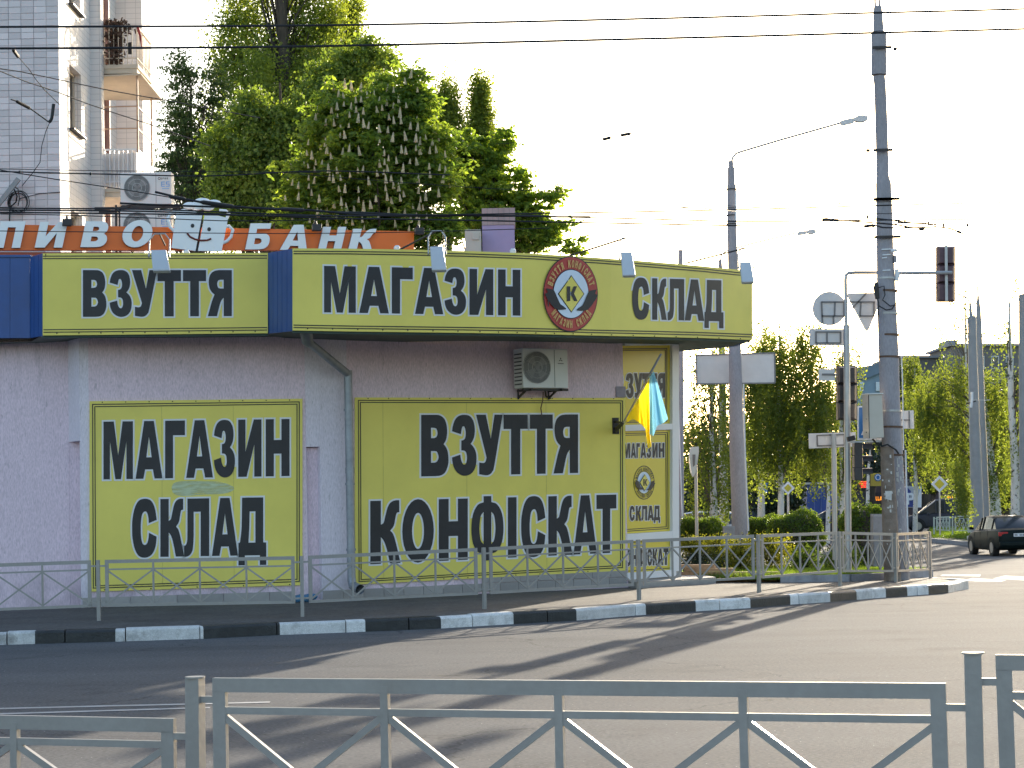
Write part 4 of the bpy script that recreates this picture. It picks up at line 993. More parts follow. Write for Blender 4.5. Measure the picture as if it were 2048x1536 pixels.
# ------------------------------------------------------------------ beer shop sign and building
bb = thing('beer_shop_building', (-6, 40, 0), 'low building behind the shop roof carrying the orange signboard', 'building')
sA, sB = at(-420, 35.4, 6.3), at(828, 38.4, 6.3); SO = Surf([sA, sB]); dO = (V((sB.x, sB.y, 0)) - V((sA.x, sA.y, 0))).normalized(); nO = V((dO.y, -dO.x, 0))
mb = MB(); a_, b_ = V((sA.x, sA.y, 0)) - nO * .35, V((sB.x, sB.y, 0)) - nO * .35
mb.hexa([a_, b_, b_ - nO * 3.2, a_ - nO * 3.2], [a_ + V((0, 0, 6.2)), b_ + V((0, 0, 6.2)), b_ - nO * 3.2 + V((0, 0, 6.2)), a_ - nO * 3.2 + V((0, 0, 6.2))]); mb.build('wall', mat('red_brown_wall', (.33, .09, .05), .7, .1, 2), bb)
sheet(SO.hit, -400, 262, 503, 503, 530, 530, -.1, .1, 800, 'red_strip', mat('red_sheet', (.45, .09, .05), .5, .1, 2), bb)
bo = thing('beer_signboard', SO.hit(400, 500), 'long orange signboard with white slanted letters ПИВО БАНК on the roof', 'sign')
sheet(SO.hit, -400, 828, 442, 462.5, 500, 500, .0, .14, 60, 'board', M_ORNG, bo)
M_LSIDE = mat('letter_side_grey', (.25, .22, .25), .4)
def word3(parent, surf, letters, yt, yb, slant, m_face, m_side, thick=.10):
    for ch_, a, b, t0, b0 in letters:
        fm = lambda gx, gy: (a + (b - a) * gx + slant * gy, -(b0 + (t0 - b0) * gy))
        mb = MB(); lay(mb, glyph_tris(ch_, fm, 0), surf, thick, 0)
        for i, ct in enumerate(GL[ch_]):
            l = [V(fm(q.x, q.y)) for q in smooth(ct)]; n_ = len(l)
            for j in range(n_):
                p, q = l[j - 1], l[j]; mb.quad(surf(p.x, -p.y, thick), surf(q.x, -q.y, thick), surf(q.x, -q.y, .004), surf(p.x, -p.y, .004), 1)
        mb.build('letter', [m_face, m_side], parent)
sl_ = 11
word3(bo, SO.hit, [('П', -10, 40, 444, 497), ('И', 69, 124, 445, 496.5), ('В', 160, 210, 444, 495.5), ('О', 239, 298, 442, 495.5), ('Б', 489, 534, 448, 500), ('А', 558, 612, 451, 501), ('Н', 634, 680, 455, 502), ('К', 694, 742, 459, 503)], 0, 0, sl_, M_LETW, M_LSIDE)
# beer mug emblem: two tilted panels with face, handles and foam
def plate(pl, off, thick, m, name):
    l = [V((q.x, -q.y)) for q in smooth(pl)]
    if area(l) < 0: l.reverse()
    mb = MB(); tr = tessellate_polygon([[V((q.x, q.y, 0)) for q in l]]); lay(mb, [[l[i] for i in t] for t in tr], SO.hit, off + thick, 0)
    for j in range(len(l)):
        p, q = l[j - 1], l[j]; mb.quad(SO.hit(p.x, -p.y, off + thick), SO.hit(q.x, -q.y, off + thick), SO.hit(q.x, -q.y, off), SO.hit(p.x, -p.y, off))
    return mb.build(name, m, bo)
plate([(351, 424), (366, 420), (403, 430), (389, 504), (341, 498)], .12, .05, M_LETW, 'mug_panel')
plate([(408, 429), (424, 431), (454, 439), (441, 505), (394, 504)], .12, .05, M_LETW, 'mug_panel')
def ringp(pts_, w_, off, m, name, flat=.03):
    mb = MB(); mb.tube([SO.hit(x, y, off) for x, y in pts_], w_, 8); return mb.build(name, m, bo, smooth=True)
ringp([(347, 464), (338, 455), (334, 440), (339, 430), (350, 425)], .032, .13, M_LETW, 'mug_handle')
ringp([(447, 456), (456, 454), (464, 462), (460, 476), (452, 484), (443, 488)], .032, .13, M_LETW, 'mug_handle')
ringp([(437, 423), (450, 424), (456, 429), (452, 438)], .03, .13, M_LETW, 'mug_handle')
for x, y in ((383, 454), (416, 461)): plate([(x + 3.6 * math.cos(t), y + 4 * math.sin(t), 1) for t in np.linspace(0, 5.6, 9)], .175, .004, M_BLK, 'eye')
ringp([(372, 469), (378, 476), (388, 481), (400, 483.5), (412, 483), (420, 480)], .018, .18, mat('brown_print', (.16, .03, .02), .5), 'smile')
for x, y, r_ in ((378, 408, .10), (403, 402, .13), (426, 404, .11), (392, 411, .09), (414, 411, .1)):
    MB().sphere(SO.hit(x, y + 5, .1), r_, 12, 8, (1.3, .5, .7)).build('foam', M_LETW, bo, smooth=True)
MB().beam(SO.hit(404, 422, .1), SO.hit(391, 506, .1), .05, .03, nO).build('strut', M_IRON, bo)
for x, y, lb in ((133, 449, 'small black spotlight on the orange board left of the white letter В'), (629, 459, 'small black spotlight on the orange board above the end of the word БАНК'), (833, 466, 'small black spotlight just past the far right end of the orange board')):
    q = SO.hit(x, y, .25); r_ = thing('spot_lamp', q, lb, 'lamp', 'small black spotlights of the orange signboard'); MB().obox(q, dO * .17, nO * .13, V((0, .02, .13))).build('lamp_body', M_IRON, r_, bevel=.01)
    MB().tube([q + V((0, 0, .05)), q + V((0, 0, .13)) - nO * .1, q + V((0, 0, .1)) - nO * .22], .02, 6).build('arm', M_IRON, r_)
# pair of air conditioners on a steel rack behind the board
for (y0, lb) in ((409, 'upper of two stacked white air conditioners in front of the flats'), (487, 'lower white air conditioner half hidden behind the orange board')):
    q = P(292, y0, 40.5); ac_unit('air_conditioner', q, V((1, 0, 0)), V((0, -1, 0)), 1.04, .66 if y0 < 450 else .70, .36, lb, 'rooftop air conditioners', mark='text', fanx=-.17)
rk = MB(); q = P(292, 410, 40.5)
rack = thing('steel_rack', V((q.x, 40.8, 5.0)), 'dark steel rack carrying the two stacked air conditioners', 'rack')
for sx in (-.62, .62):
    for sy in (.0, .4): MB().beam(V((q.x + sx, 40.55 + sy, 5.0)), V((q.x + sx, 40.55 + sy, q.z + .02)), .04, .04).build('post', M_IRON, rack)
for sy in (.0, .42):
    MB().beam(V((q.x - 1.05, 40.52 + sy, q.z - .05)), V((q.x + .7, 40.52 + sy, q.z - .05)), .05, .05).build('rail', M_IRON, rack)

# ------------------------------------------------------------------ block of flats on the left
XW = -10.25
flats = thing('block_of_flats', (-14, 49, 0), 'white tiled block of flats with balconies at the upper left', 'apartment building')
fr0 = at(121, 45.2, 8)   # front corner
XW = fr0.x; YF = 45.2; XS = XW + .27
HT = 17.0
MB().box(-34, YF, -.1, XW - .36, 48.59, HT).build('wall', M_AJOINT, flats)
M_ABR2 = M_ABR
# side walls (with a brick coursing in the material)
def brickmat(name, col, joint, sw, sh):
    m = bpy.data.materials.new(name); m.use_nodes = True; n = m.node_tree; L = n.links; b = n.nodes['Principled BSDF']; b.inputs['Roughness'].default_value = .8
    tc = n.nodes.new('ShaderNodeTexCoord'); sx = n.nodes.new('ShaderNodeSeparateXYZ'); cx = n.nodes.new('ShaderNodeCombineXYZ'); ad = n.nodes.new('ShaderNodeMath')
    L.new(tc.outputs['Object'], sx.inputs[0]); L.new(sx.outputs[0], ad.inputs[0]); L.new(sx.outputs[1], ad.inputs[1]); L.new(ad.outputs[0], cx.inputs[0]); L.new(sx.outputs[2], cx.inputs[1])
    br = n.nodes.new('ShaderNodeTexBrick'); br.offset = 0; br.inputs['Scale'].default_value = 1; br.inputs['Brick Width'].default_value = sw; br.inputs['Row Height'].default_value = sh; br.inputs['Mortar Size'].default_value = .006
    br.inputs['Color1'].default_value = (*col, 1); br.inputs['Color2'].default_value = (*[c * .93 for c in col], 1); br.inputs['Mortar'].default_value = (*joint, 1)
    L.new(cx.outputs[0], br.inputs[0]); L.new(br.outputs[0], b.inputs['Base Color'])
    bu = n.nodes.new('ShaderNodeBump'); bu.inputs['Strength'].default_value = .6; bu.inputs['Distance'].default_value = .02; bu.invert = True
    L.new(br.outputs['Fac'], bu.inputs['Height']); L.new(bu.outputs[0], b.inputs['Normal']); return m
M_SIDE = brickmat('white_brickwork', (.76, .72, .70), (.50, .48, .48), .28, .147)
# side wall with window openings: build as columns and spandrels
def side_wall(y0, y1, x, openings, x2=None):
    x2 = x2 or x - .35; ys = sorted({y0, y1} | {o[0] for o in openings} | {o[1] for o in openings})
    for a, b in zip(ys[:-1], ys[1:]):
        ops = sorted([(o[2], o[3]) for o in openings if o[0] <= a and o[1] >= b]); z = -.1
        for lo, hi in ops + [(HT, HT)]:
            if lo > z: MB().box(x2, a, z, x, b, lo).build('wall', M_SIDE, flats)
            z = hi
wy0 = at(140, 1, 0)
def dside(px, x): # depth where column px meets the plane x
    return brentq(px, x)
def brentq(px, x):
    lo, hi = 10., 200.
    for _ in range(60):
        m = (lo + hi) / 2
        if at(px, m, 8).x < x: hi = m
        else: lo = m
    # at() grows more negative with depth for px<1024
    return lo
wa, wb = brentq(142, XW), brentq(165, XW)
zt1, zb1 = P(142, 128, wa).z, P(144, 255, wa).z
zt0, zb0 = P(150, 418, wa).z, P(150, 560, wa).z
zt2, zb2 = zt1 + 2.95, zb1 + 2.95
ops = [(wa, wb, zb1, zt1), (wa, wb, zb0, zt0), (wa, wb, zb2, zt2), (wa, wb, zb2 + 2.95, zt2 + 2.95)]
side_wall(YF + .0, 48.6, XW + .0, ops)
for (a, b, lo, hi) in ops[:3]:
    MB().box(XW - .22, a + .04, lo + .04, XW - .20, b - .04, hi - .04).build('window_pane', M_GLASS, flats)
    w_ = MB()
    for y in (a + .03, (a + b) / 2, b - .03): w_.box(XW - .21, y - .03, lo, XW - .15, y + .03, hi)
    w_.box(XW - .21, a, hi - .07, XW - .15, b, hi); w_.box(XW - .21, a, lo, XW - .15, b, lo + .07)
    w_.build('window_frame', M_CREAM, flats)
    MB().box(XW - .15, a - .05, lo - .05, XW + .12, b + .05, lo - .01).build('window_sill', M_IRON, flats)
# projecting bay and the wall behind the balconies
XR = XS - .5
MB().box(-34, 48.6, -.1, XS, 48.9, HT).build('wall', M_SIDE, flats)
MB().box(-34, 48.9, -.1, XR, 53.0, HT).build('wall', M_SIDE, flats)
MB().box(-34, 53.0, -.1, at(289, 53, 8).x, 54.2, HT).build('wall', M_SIDE, flats)
MB().box(-34.3, YF - .2, HT, XS + .3, 54.4, HT + .25).build('roof', M_GRYBX, flats)
# front wall tiles, each its own piece
tw, thh = .288, .1485; me = None; zbase = P(60, 452, YF).z
for r_ in range(39):
    for c in range(7):
        x = XW - tw * (c + .5) + .006; z = zbase + thh * r_
        if me is None:
            o = MB().box(-tw / 2 + .006, -.014, .004, tw / 2 - .006, .0, thh - .006).build('tile', M_ABR, flats, local=True); me = o.data
        else:
            o = bpy.data.objects.new('tile', me); COL.objects.link(o); o.parent = flats
        o.location = V((x, YF - .001 - rnd.uniform(0, .006), z + rnd.uniform(-.002, .002))) - ORG[flats.name]; o.rotation_euler = (rnd.uniform(-.01, .01), 0, rnd.uniform(-.012, .012))
# rest of the front, joined
mb = MB()
for r_ in range(110):
    for c in range(7, 34):
        z = .2 + thh * r_ ; x = XW - tw * (c + .5) + .006
        if z > HT - .2: continue
        y = YF - .013; mb.v += [(x - tw / 2 + .006, y, z + .004), (x + tw / 2 - .006, y, z + .004), (x + tw / 2 - .006, y, z + thh - .006), (x - tw / 2 + .006, y, z + thh - .006)]; k_ = len(mb.v); mb.f.append((k_ - 4, k_ - 3, k_ - 2, k_ - 1)); mb.m.append(0)
o = mb.build('tile', M_ABR, flats); o['kind'] = 'stuff'
# lower storeys tiles under the visible band
# balconies
def balcony(zs, full, label_extra=None):
    """slab, apron, railing"""
    y0, y1 = brentq(208, XS) + .25, 50.9; x1 = at(274, y0, zs).x
    MB().box(XR, y0, zs, x1, y1, zs + .12).build('balcony_slab', M_CREAM, flats)
    MB().box(XR, y0 - .03, zs + .12, x1 + .03, y0 + .03, zs + .22).build('balcony_kerb', M_CREAM, flats)
    MB().box(x1 - .03, y0 + .03, zs + .12, x1 + .03, y1, zs + .22).build('balcony_kerb', M_CREAM, flats)
    rail = MB(); zt = zs + 1.18
    rail.beam((XR, y0, zt), (x1, y0, zt), .04, .04); rail.beam((x1, y0, zt), (x1, y1, zt), .04, .04); rail.beam((XR, y0, zs + .38), (x1, y0, zs + .38), .025, .025)
    rail.beam((x1, y0, zs + .38), (x1, y1, zs + .38), .025, .025)
    rail.build('balcony_rail', M_WFRM if full else M_CREAM, flats)
    for i in range(12):
        x = XR + .06 + (x1 - XR - .06) * i / 11; MB().beam((x, y0, zs + .22), (x, y0, zt), .02, .02).build('baluster', M_WFRM if full else M_CREAM, flats)
    for i in range(10):
        y = y0 + (y1 - y0) * (i + 1) / 10; MB().beam((x1, y, zs + .22), (x1, y, zt), .02, .02).build('baluster', M_WFRM if full else M_CREAM, flats)
    return x1, y0, y1
zU = P(240, 158, 49.6).z; zL = P(240, 402, 49.6).z
xb, yb0, yb1 = balcony(zU, False); 
balcony(zL, True)
# corrugated sheets inside the lower railing
sh = MB()
for i in range(16):
    x = XR + .05 + (xb - XR - .08) * i / 16; w_ = (xb - XR - .08) / 16; sh.hexa([(x, yb0 + .05, zL + .25), (x + w_ * .5, yb0 + .08, zL + .25), (x + w_ * .5, yb0 + .09, zL + .25), (x, yb0 + .06, zL + .25)], [(x, yb0 + .05, zL + 1.1), (x + w_ * .5, yb0 + .08, zL + 1.1), (x + w_ * .5, yb0 + .09, zL + 1.1), (x, yb0 + .06, zL + 1.1)])
    sh.hexa([(x + w_ * .5, yb0 + .08, zL + .25), (x + w_, yb0 + .05, zL + .25), (x + w_, yb0 + .06, zL + .25), (x + w_ * .5, yb0 + .09, zL + .25)], [(x + w_ * .5, yb0 + .08, zL + 1.1), (x + w_, yb0 + .05, zL + 1.1), (x + w_, yb0 + .06, zL + 1.1), (x + w_ * .5, yb0 + .09, zL + 1.1)])
sh.build('railing_sheet', M_SBACK, flats)
# awning sheet under the upper balcony and thin frame between the two balconies
MB().hexa([(XR, yb0 - .1, zU - .10), (xb + .12, yb0 - .1, zU - .06), (xb + .25, yb1 + .2, zU - .26), (XR, yb1 + .2, zU - .22)], [(XR, yb0 - .1, zU - .07), (xb + .12, yb0 - .1, zU - .03), (xb + .25, yb1 + .2, zU - .23), (XR, yb1 + .2, zU - .19)]).build('canopy_sheet', M_CREAM, flats)
M_RPOST = mat('rust_stained_post', (.45, .30, .20), .7, .2, 5)
for (x, y) in ((xb, yb0), (xb, yb1)):
    MB().beam((x, y, zL + 1.1), (x, y, zU), .045, .045).build('frame_post', M_RPOST, flats)
for z in (zL + 1.7, zL + 2.25):
    MB().beam((XR, yb0, z), (xb, yb0, z), .025, .025).build('frame_bar', M_RPOST, flats); MB().beam((xb, yb0, z), (xb, yb1, z), .025, .025).build('frame_bar', M_RPOST, flats)
# brown downpipe
xp, yp = XR + .09, 51.6
MB().tube([(xp, yp - .30, 0), (xp, yp - .30, HT)], .075, 10).build('drainpipe', M_BRPIPE, flats, smooth=True)
# bundle of straw-like stuff and laundry on the upper balcony
bx = thing('dry_vine', (xb - .4, yb0 + .3, zU + .2), 'dry brown climbing plant heaped over the upper balcony railing', 'dead plant')
mb = MB()
for i in range(1500):
    t = rnd.random(); x = XS + .02 + (xb - XS) * (.05 + rnd.gauss(.22, .13) * (1.0 if t < .75 else 1.6)); z = zU + .2 + t * 1.15; y = yb0 + rnd.gauss(.12, .10)
    if t > .8: x = XS + (xb - XS) * rnd.uniform(-.02, .78) * (1.15 - (t - .8) * 1.6)
    x = max(XS - .03, x)
    d1 = V((rnd.uniform(-1, 1), rnd.uniform(-1, 1), rnd.uniform(-.6, 1))).normalized() * rnd.uniform(.05, .13); d2 = V((rnd.uniform(-1, 1), rnd.uniform(-1, 1), rnd.uniform(-1, 1))).normalized() * .022
    c = V((x, y, z)); mb.add([c - d1 / 2 - d2, c - d1 / 2 + d2, c + d1 / 2 + d2, c + d1 / 2 - d2], [(0, 1, 2, 3)])
mb.build('dry_leaves', mat('dry_brown_leaves', (.085, .05, .035), .9, .4, 9), bx)
MB().tube([(XS + .2, yb0 + .1, zU + .2), (XS + .25, yb0 + .12, zU + .8), (XS + .35, yb0 + .1, zU + 1.3)], .02, 5).build('stem', M_BARK, bx)
cl = MB(); cx_ = XS + (xb - XS) * .78
cl.hexa([(cx_ - .07, yb0 + .05, zU + .5), (cx_ + .07, yb0 + .05, zU + .48), (cx_ + .06, yb0 + .1, zU + .5), (cx_ - .06, yb0 + .1, zU + .5)], [(cx_ - .05, yb0 + .05, zU + .78), (cx_ + .05, yb0 + .05, zU + .8), (cx_ + .05, yb0 + .1, zU + .8), (cx_ - .05, yb0 + .1, zU + .78)])
tag(cl.build('hanging_cloth', mat('dark_cloth', (.03, .028, .03), .9), None), 'small dark cloth hanging inside the upper balcony railing', 'cloth')
rr = MB(); rr.tube([(xb + .03, yb0, zU + 1.16), (xb + .10, yb0 - .02, zU + .9), (xb + .12, yb0, zU + .62)], [.035, .03, .012], 6)
tag(rr.build('red_ribbon', mat('dark_red_cloth', (.28, .03, .03), .8), None), 'dark red strip of cloth tied to the upper balcony corner', 'cloth')
# old fluorescent lamp and cable coil on the tiled front
q = P(0, 405, YF - .35); q2 = P(37, 358, YF - .25)
lampb = thing('strip_lamp', (q2 + q) / 2, 'long grey strip lamp sticking out from the tiled wall', 'lamp')
MB().beam(q + (q - q2) * .6, q2, .16, .11).build('housing', M_STEEL, lampb, bevel=.01)
coil = thing('cable_coil', P(37, 405, YF - .15), 'coil of black cable hanging on the tiled wall above the orange board', 'cable')
for k_ in range(5):
    r1 = .21 + .035 * rnd.uniform(-1, 1); cc = P(37 + rnd.uniform(-2, 2), 405 + rnd.uniform(-2, 2), YF - .12 - .02 * k_); pts = [cc + V((math.cos(a) * r1, rnd.uniform(-.01, .01), math.sin(a) * r1 * 1.1)) for a in np.linspace(0, 6.28, 22)]
    MB().tube(pts, .010, 5).build('loop', M_WIRE, coil)
MB().tube([P(18, 372, YF - .2), P(28, 378, YF - .15), P(34, 392, YF - .15), P(32, 404, YF - .12), P(20, 415, YF - .12), P(19, 442, YF - .12)], .018, 6).build('cable', M_WIRE, coil)
MB().tube([P(22, 371, YF - .2), P(36, 378, YF - .15), P(39, 398, YF - .15), P(36, 412, YF - .15)], .012, 6).build('cable', M_WIRE, coil)
MB().tube([P(40, 397, YF - .05), P(80, 387, YF - .04), P(124, 384, YF - .04)], .008, 5).build('cable', M_WIRE, coil)

# ------------------------------------------------------------------ wires
def wire(pts, d0, d1, px, label, ins=None, group='overhead wires', wob=0, name='overhead_wire', cat='wire'):
    """pts: pixel points the wire passes; depth runs d0 -> d1; px: thickness in photo pixels"""
    X0, X1 = pts[0][0], pts[-1][0]; xs_ = [p[0] for p in pts]; ys_ = [p[1] for p in pts]
    n_ = max(6, int(abs(X1 - X0) / 60)); pl_ = []
    for i in range(n_ + 1):
        x = X0 + (X1 - X0) * i / n_; y = cr(xs_, ys_, x)
        t = i / n_; pl_.append(P(x, y + (rnd.uniform(-wob, wob) if wob else 0), d0 + (d1 - d0) * t))
    dm = (d0 + d1) / 2; r_ = px * 1.3 * dm / FPX / 2
    if ins is None:
        o = MB().tube(pl_, r_, 5).build(name, M_WIRE, None); return tag(o, label, cat, group)
    root = thing(name, pl_[n_ // 2], label, cat, group); MB().tube(pl_, r_, 5).build('cable', M_WIRE, root)
    for (x0, x1, w_) in ins:
        a = P(x0, cr(xs_, ys_, x0), d0 + (d1 - d0) * (x0 - X0) / (X1 - X0)); b = P(x1, cr(xs_, ys_, x1), d0 + (d1 - d0) * (x1 - X0) / (X1 - X0)); rr_ = w_ * dm / FPX / 2
        MB().tube([a, a.lerp(b, .1), a.lerp(b, .9), b], [rr_ * .5, rr_, rr_, rr_ * .5], 8).build('insulator', M_WIRE, root)
    return root
def cr(xs_, ys_, x):
    n_ = len(xs_)
    for i in range(n_ - 1):
        if x <= xs_[i + 1] + 1e-6 or i == n_ - 2:
            h = xs_[i + 1] - xs_[i]; t = (x - xs_[i]) / h
            m0 = ((ys_[i + 1] - ys_[i - 1]) / (xs_[i + 1] - xs_[i - 1]) if i > 0 else (ys_[i + 1] - ys_[i]) / h) * h
            m1 = ((ys_[i + 2] - ys_[i]) / (xs_[i + 2] - xs_[i]) if i < n_ - 2 else (ys_[i + 1] - ys_[i]) / h) * h
            return ys_[i] * (2 * t**3 - 3 * t * t + 1) + m0 * (t**3 - 2 * t * t + t) + ys_[i + 1] * (-2 * t**3 + 3 * t * t) + m1 * (t**3 - t * t)
wire([(-500, 56), (0, 54), (700, 50), (1400, 35), (1740, 26), (2048, 18), (2500, 2)], 21, 21, 3.6, 'upper of the two thick wires crossing the whole top of the photo')
wire([(-500, 98), (0, 97), (600, 93), (1400, 75), (1740, 66), (2048, 58), (2500, 44)], 21, 21, 3.8, 'lower of the two thick wires crossing the whole top of the photo')
wire([(-500, 80), (0, 137), (60, 147), (120, 160), (240, 185), (330, 200), (520, 236)], 30, 44, 1.8, 'thin wire slanting down across the flats window towards the balcony')
wire([(-500, 20), (0, 141), (30, 155), (60, 166), (120, 186), (200, 217), (280, 242), (420, 292)], 30, 44, 1.9, 'thin wire slanting down below the first one across the flats')
wire([(-500, 330), (0, 343), (110, 346), (240, 349), (420, 352), (640, 342), (900, 350)], 29, 31, 2.2, 'wire with small clamps crossing the flats at the height of the lower balcony', ins=[(37, 41, 6), (179, 183, 6)])
wire([(-500, 330), (0, 338), (110, 340), (240, 342), (640, 345)], 29, 31, 1.2, 'very thin wire just above the clamped wire in front of the flats')
wire([(-500, 250), (0, 340), (120, 360), (240, 378), (330, 393), (480, 418)], 28, 30, 1.7, 'thin wire slanting down across the upper rooftop air conditioner')
wire([(-500, 408), (0, 416), (300, 419), (640, 431), (900, 430), (1250, 437), (1500, 443), (1760, 440), (2100, 438)], 27, 30, 2.4, 'thick black cable running low over the orange board, topmost')
wire([(-500, 416), (0, 420), (300, 423), (640, 436), (900, 440), (1200, 446), (1500, 452)], 27, 30, 2.6, 'second black cable running low over the orange board')
wire([(-500, 424), (0, 425), (300, 428), (640, 432), (1000, 428), (1450, 420), (1760, 411), (2200, 400)], 27, 30, 2.4, 'third black cable low over the orange board rising to the right')
wire([(0, 428), (120, 430), (300, 436), (480, 442), (760, 436)], 28, 30, 1.6, 'thin sagging cable just above the orange board')
wire([(-500, 458), (0, 462), (300, 465), (560, 467), (830, 464), (1100, 456)], 28, 30, 1.4, 'thin wire crossing the white letters of the orange board')
wire([(310, 384), (330, 391), (390, 402), (470, 414), (600, 420), (700, 427), (820, 432), (960, 431), (1180, 434)], 28, 30, 3.6, 'thick black feeder cable with insulators over the beer mug emblem', ins=[(338, 372, 8), (400, 470, 9), (560, 610, 8)], wob=1)
wire([(240, 407), (330, 410), (440, 414), (560, 418), (700, 425), (900, 433)], 28, 30, 3.2, 'thick black cable bundle just under the upper rooftop air conditioner', wob=.8)
wire([(25, 98), (35, 112), (58, 138), (80, 170), (120, 210)], 33, 36, 1.3, 'thin guy wire with insulator falling from the second top wire', ins=[(26, 37, 7)])
wire([(22, 199), (45, 207), (70, 224), (99, 245)], 33, 34, 2.2, 'short wire with dark insulator on the tiled wall', ins=[(32, 60, 7)])
wire([(99, 245), (99.5, 244), (104, 235), (107.5, 208)], 34, 34, 5.5, 'dark short insulator rod hanging above the tiled wall', name='insulator_rod', cat='insulator')
_w = MB().tube([P(99, 246, 34), P(92, 262, 34), P(84, 290, 34), P(80, 325, 34), P(66, 345, 34), P(44, 372, 34)], .007, 5).build('overhead_wire', M_WIRE, None); tag(_w, 'thin looping wire dropping down in front of the tiled wall', 'wire', 'overhead wires')
wire([(990, 288), (1150, 280), (1204, 279), (1235, 272), (1262, 267), (1285, 263), (1420, 240)], 34, 34, .7, 'thin wire with a pair of dark insulators against the open sky', ins=[(1205, 1222, 6.5), (1241, 1262, 6.5)])
wire([(560, 345), (900, 372), (1250, 392), (1500, 414), (1760, 404), (2100, 390)], 34, 37, .9, 'faint thin wire between chestnut crown and tall pole', group='overhead wires')
wire([(1180, 412), (1400, 416), (1600, 413), (1700, 405), (1757, 402)], 36, 37.5, 1.5, 'short thin wire meeting the tall pole from the left')
wire([(1480, 427), (1610, 430), (1660, 420), (1700, 427), (1760, 427), (2060, 432)], 36, 38, 1.2, 'thin kinked wire just above the trolleybus wire junction')
# trolleybus wire junction (switch) hanging in front of the pole
tj = thing('trolley_wire_junction', P(1790, 450, 30), 'dark trolleybus overhead wire junction hanging across the tall pole', 'overhead junction')
def rods(pl, w_, nm, d_=30.0): MB().tube([P(x, y, d_) for x, y in pl], w_ * d_ / FPX / 2, 6).build(nm, M_IRON, tj)
rods([(1640, 438), (1652, 437), (1680, 441), (1740, 445), (1790, 449), (1830, 456), (1850, 457)], 3.5, 'contact_bar'); rods([(1645, 439), (1660, 440), (1677, 441)], 7, 'end_shoe')
rods([(1730, 452), (1745, 449), (1765, 455), (1800, 456), (1880, 454), (1900, 457), (1920, 464), (1928, 470)], 3.5, 'contact_bar', 30.3); rods([(1728, 453), (1742, 451), (1750, 452)], 7, 'end_shoe', 30.3)
rods([(1720, 432), (1735, 434), (1780, 440), (1830, 446), (1890, 450), (1950, 450.5)], 2.6, 'contact_bar', 30.6); rods([(1795, 445), (1850, 447), (1866, 450)], 4, 'contact_bar', 30.6)
for x, y in ((1735, 434), (1792, 446), (1810, 444), (1857, 447), (1870, 451), (1887, 450), (1935, 450)): rods([(x, y - 4), (x, y + 4)], 4, 'clamp', 30.5)
rods([(1838, 458), (1848, 459)], 6, 'end_shoe'); rods([(1914, 463), (1922, 465)], 6, 'end_shoe', 30.3)
MB().tube([P(1640, 438, 30), P(1500, 425, 22), P(1200, 400, 14)], .004, 4).build('suspension_wire', M_WIRE, tj)

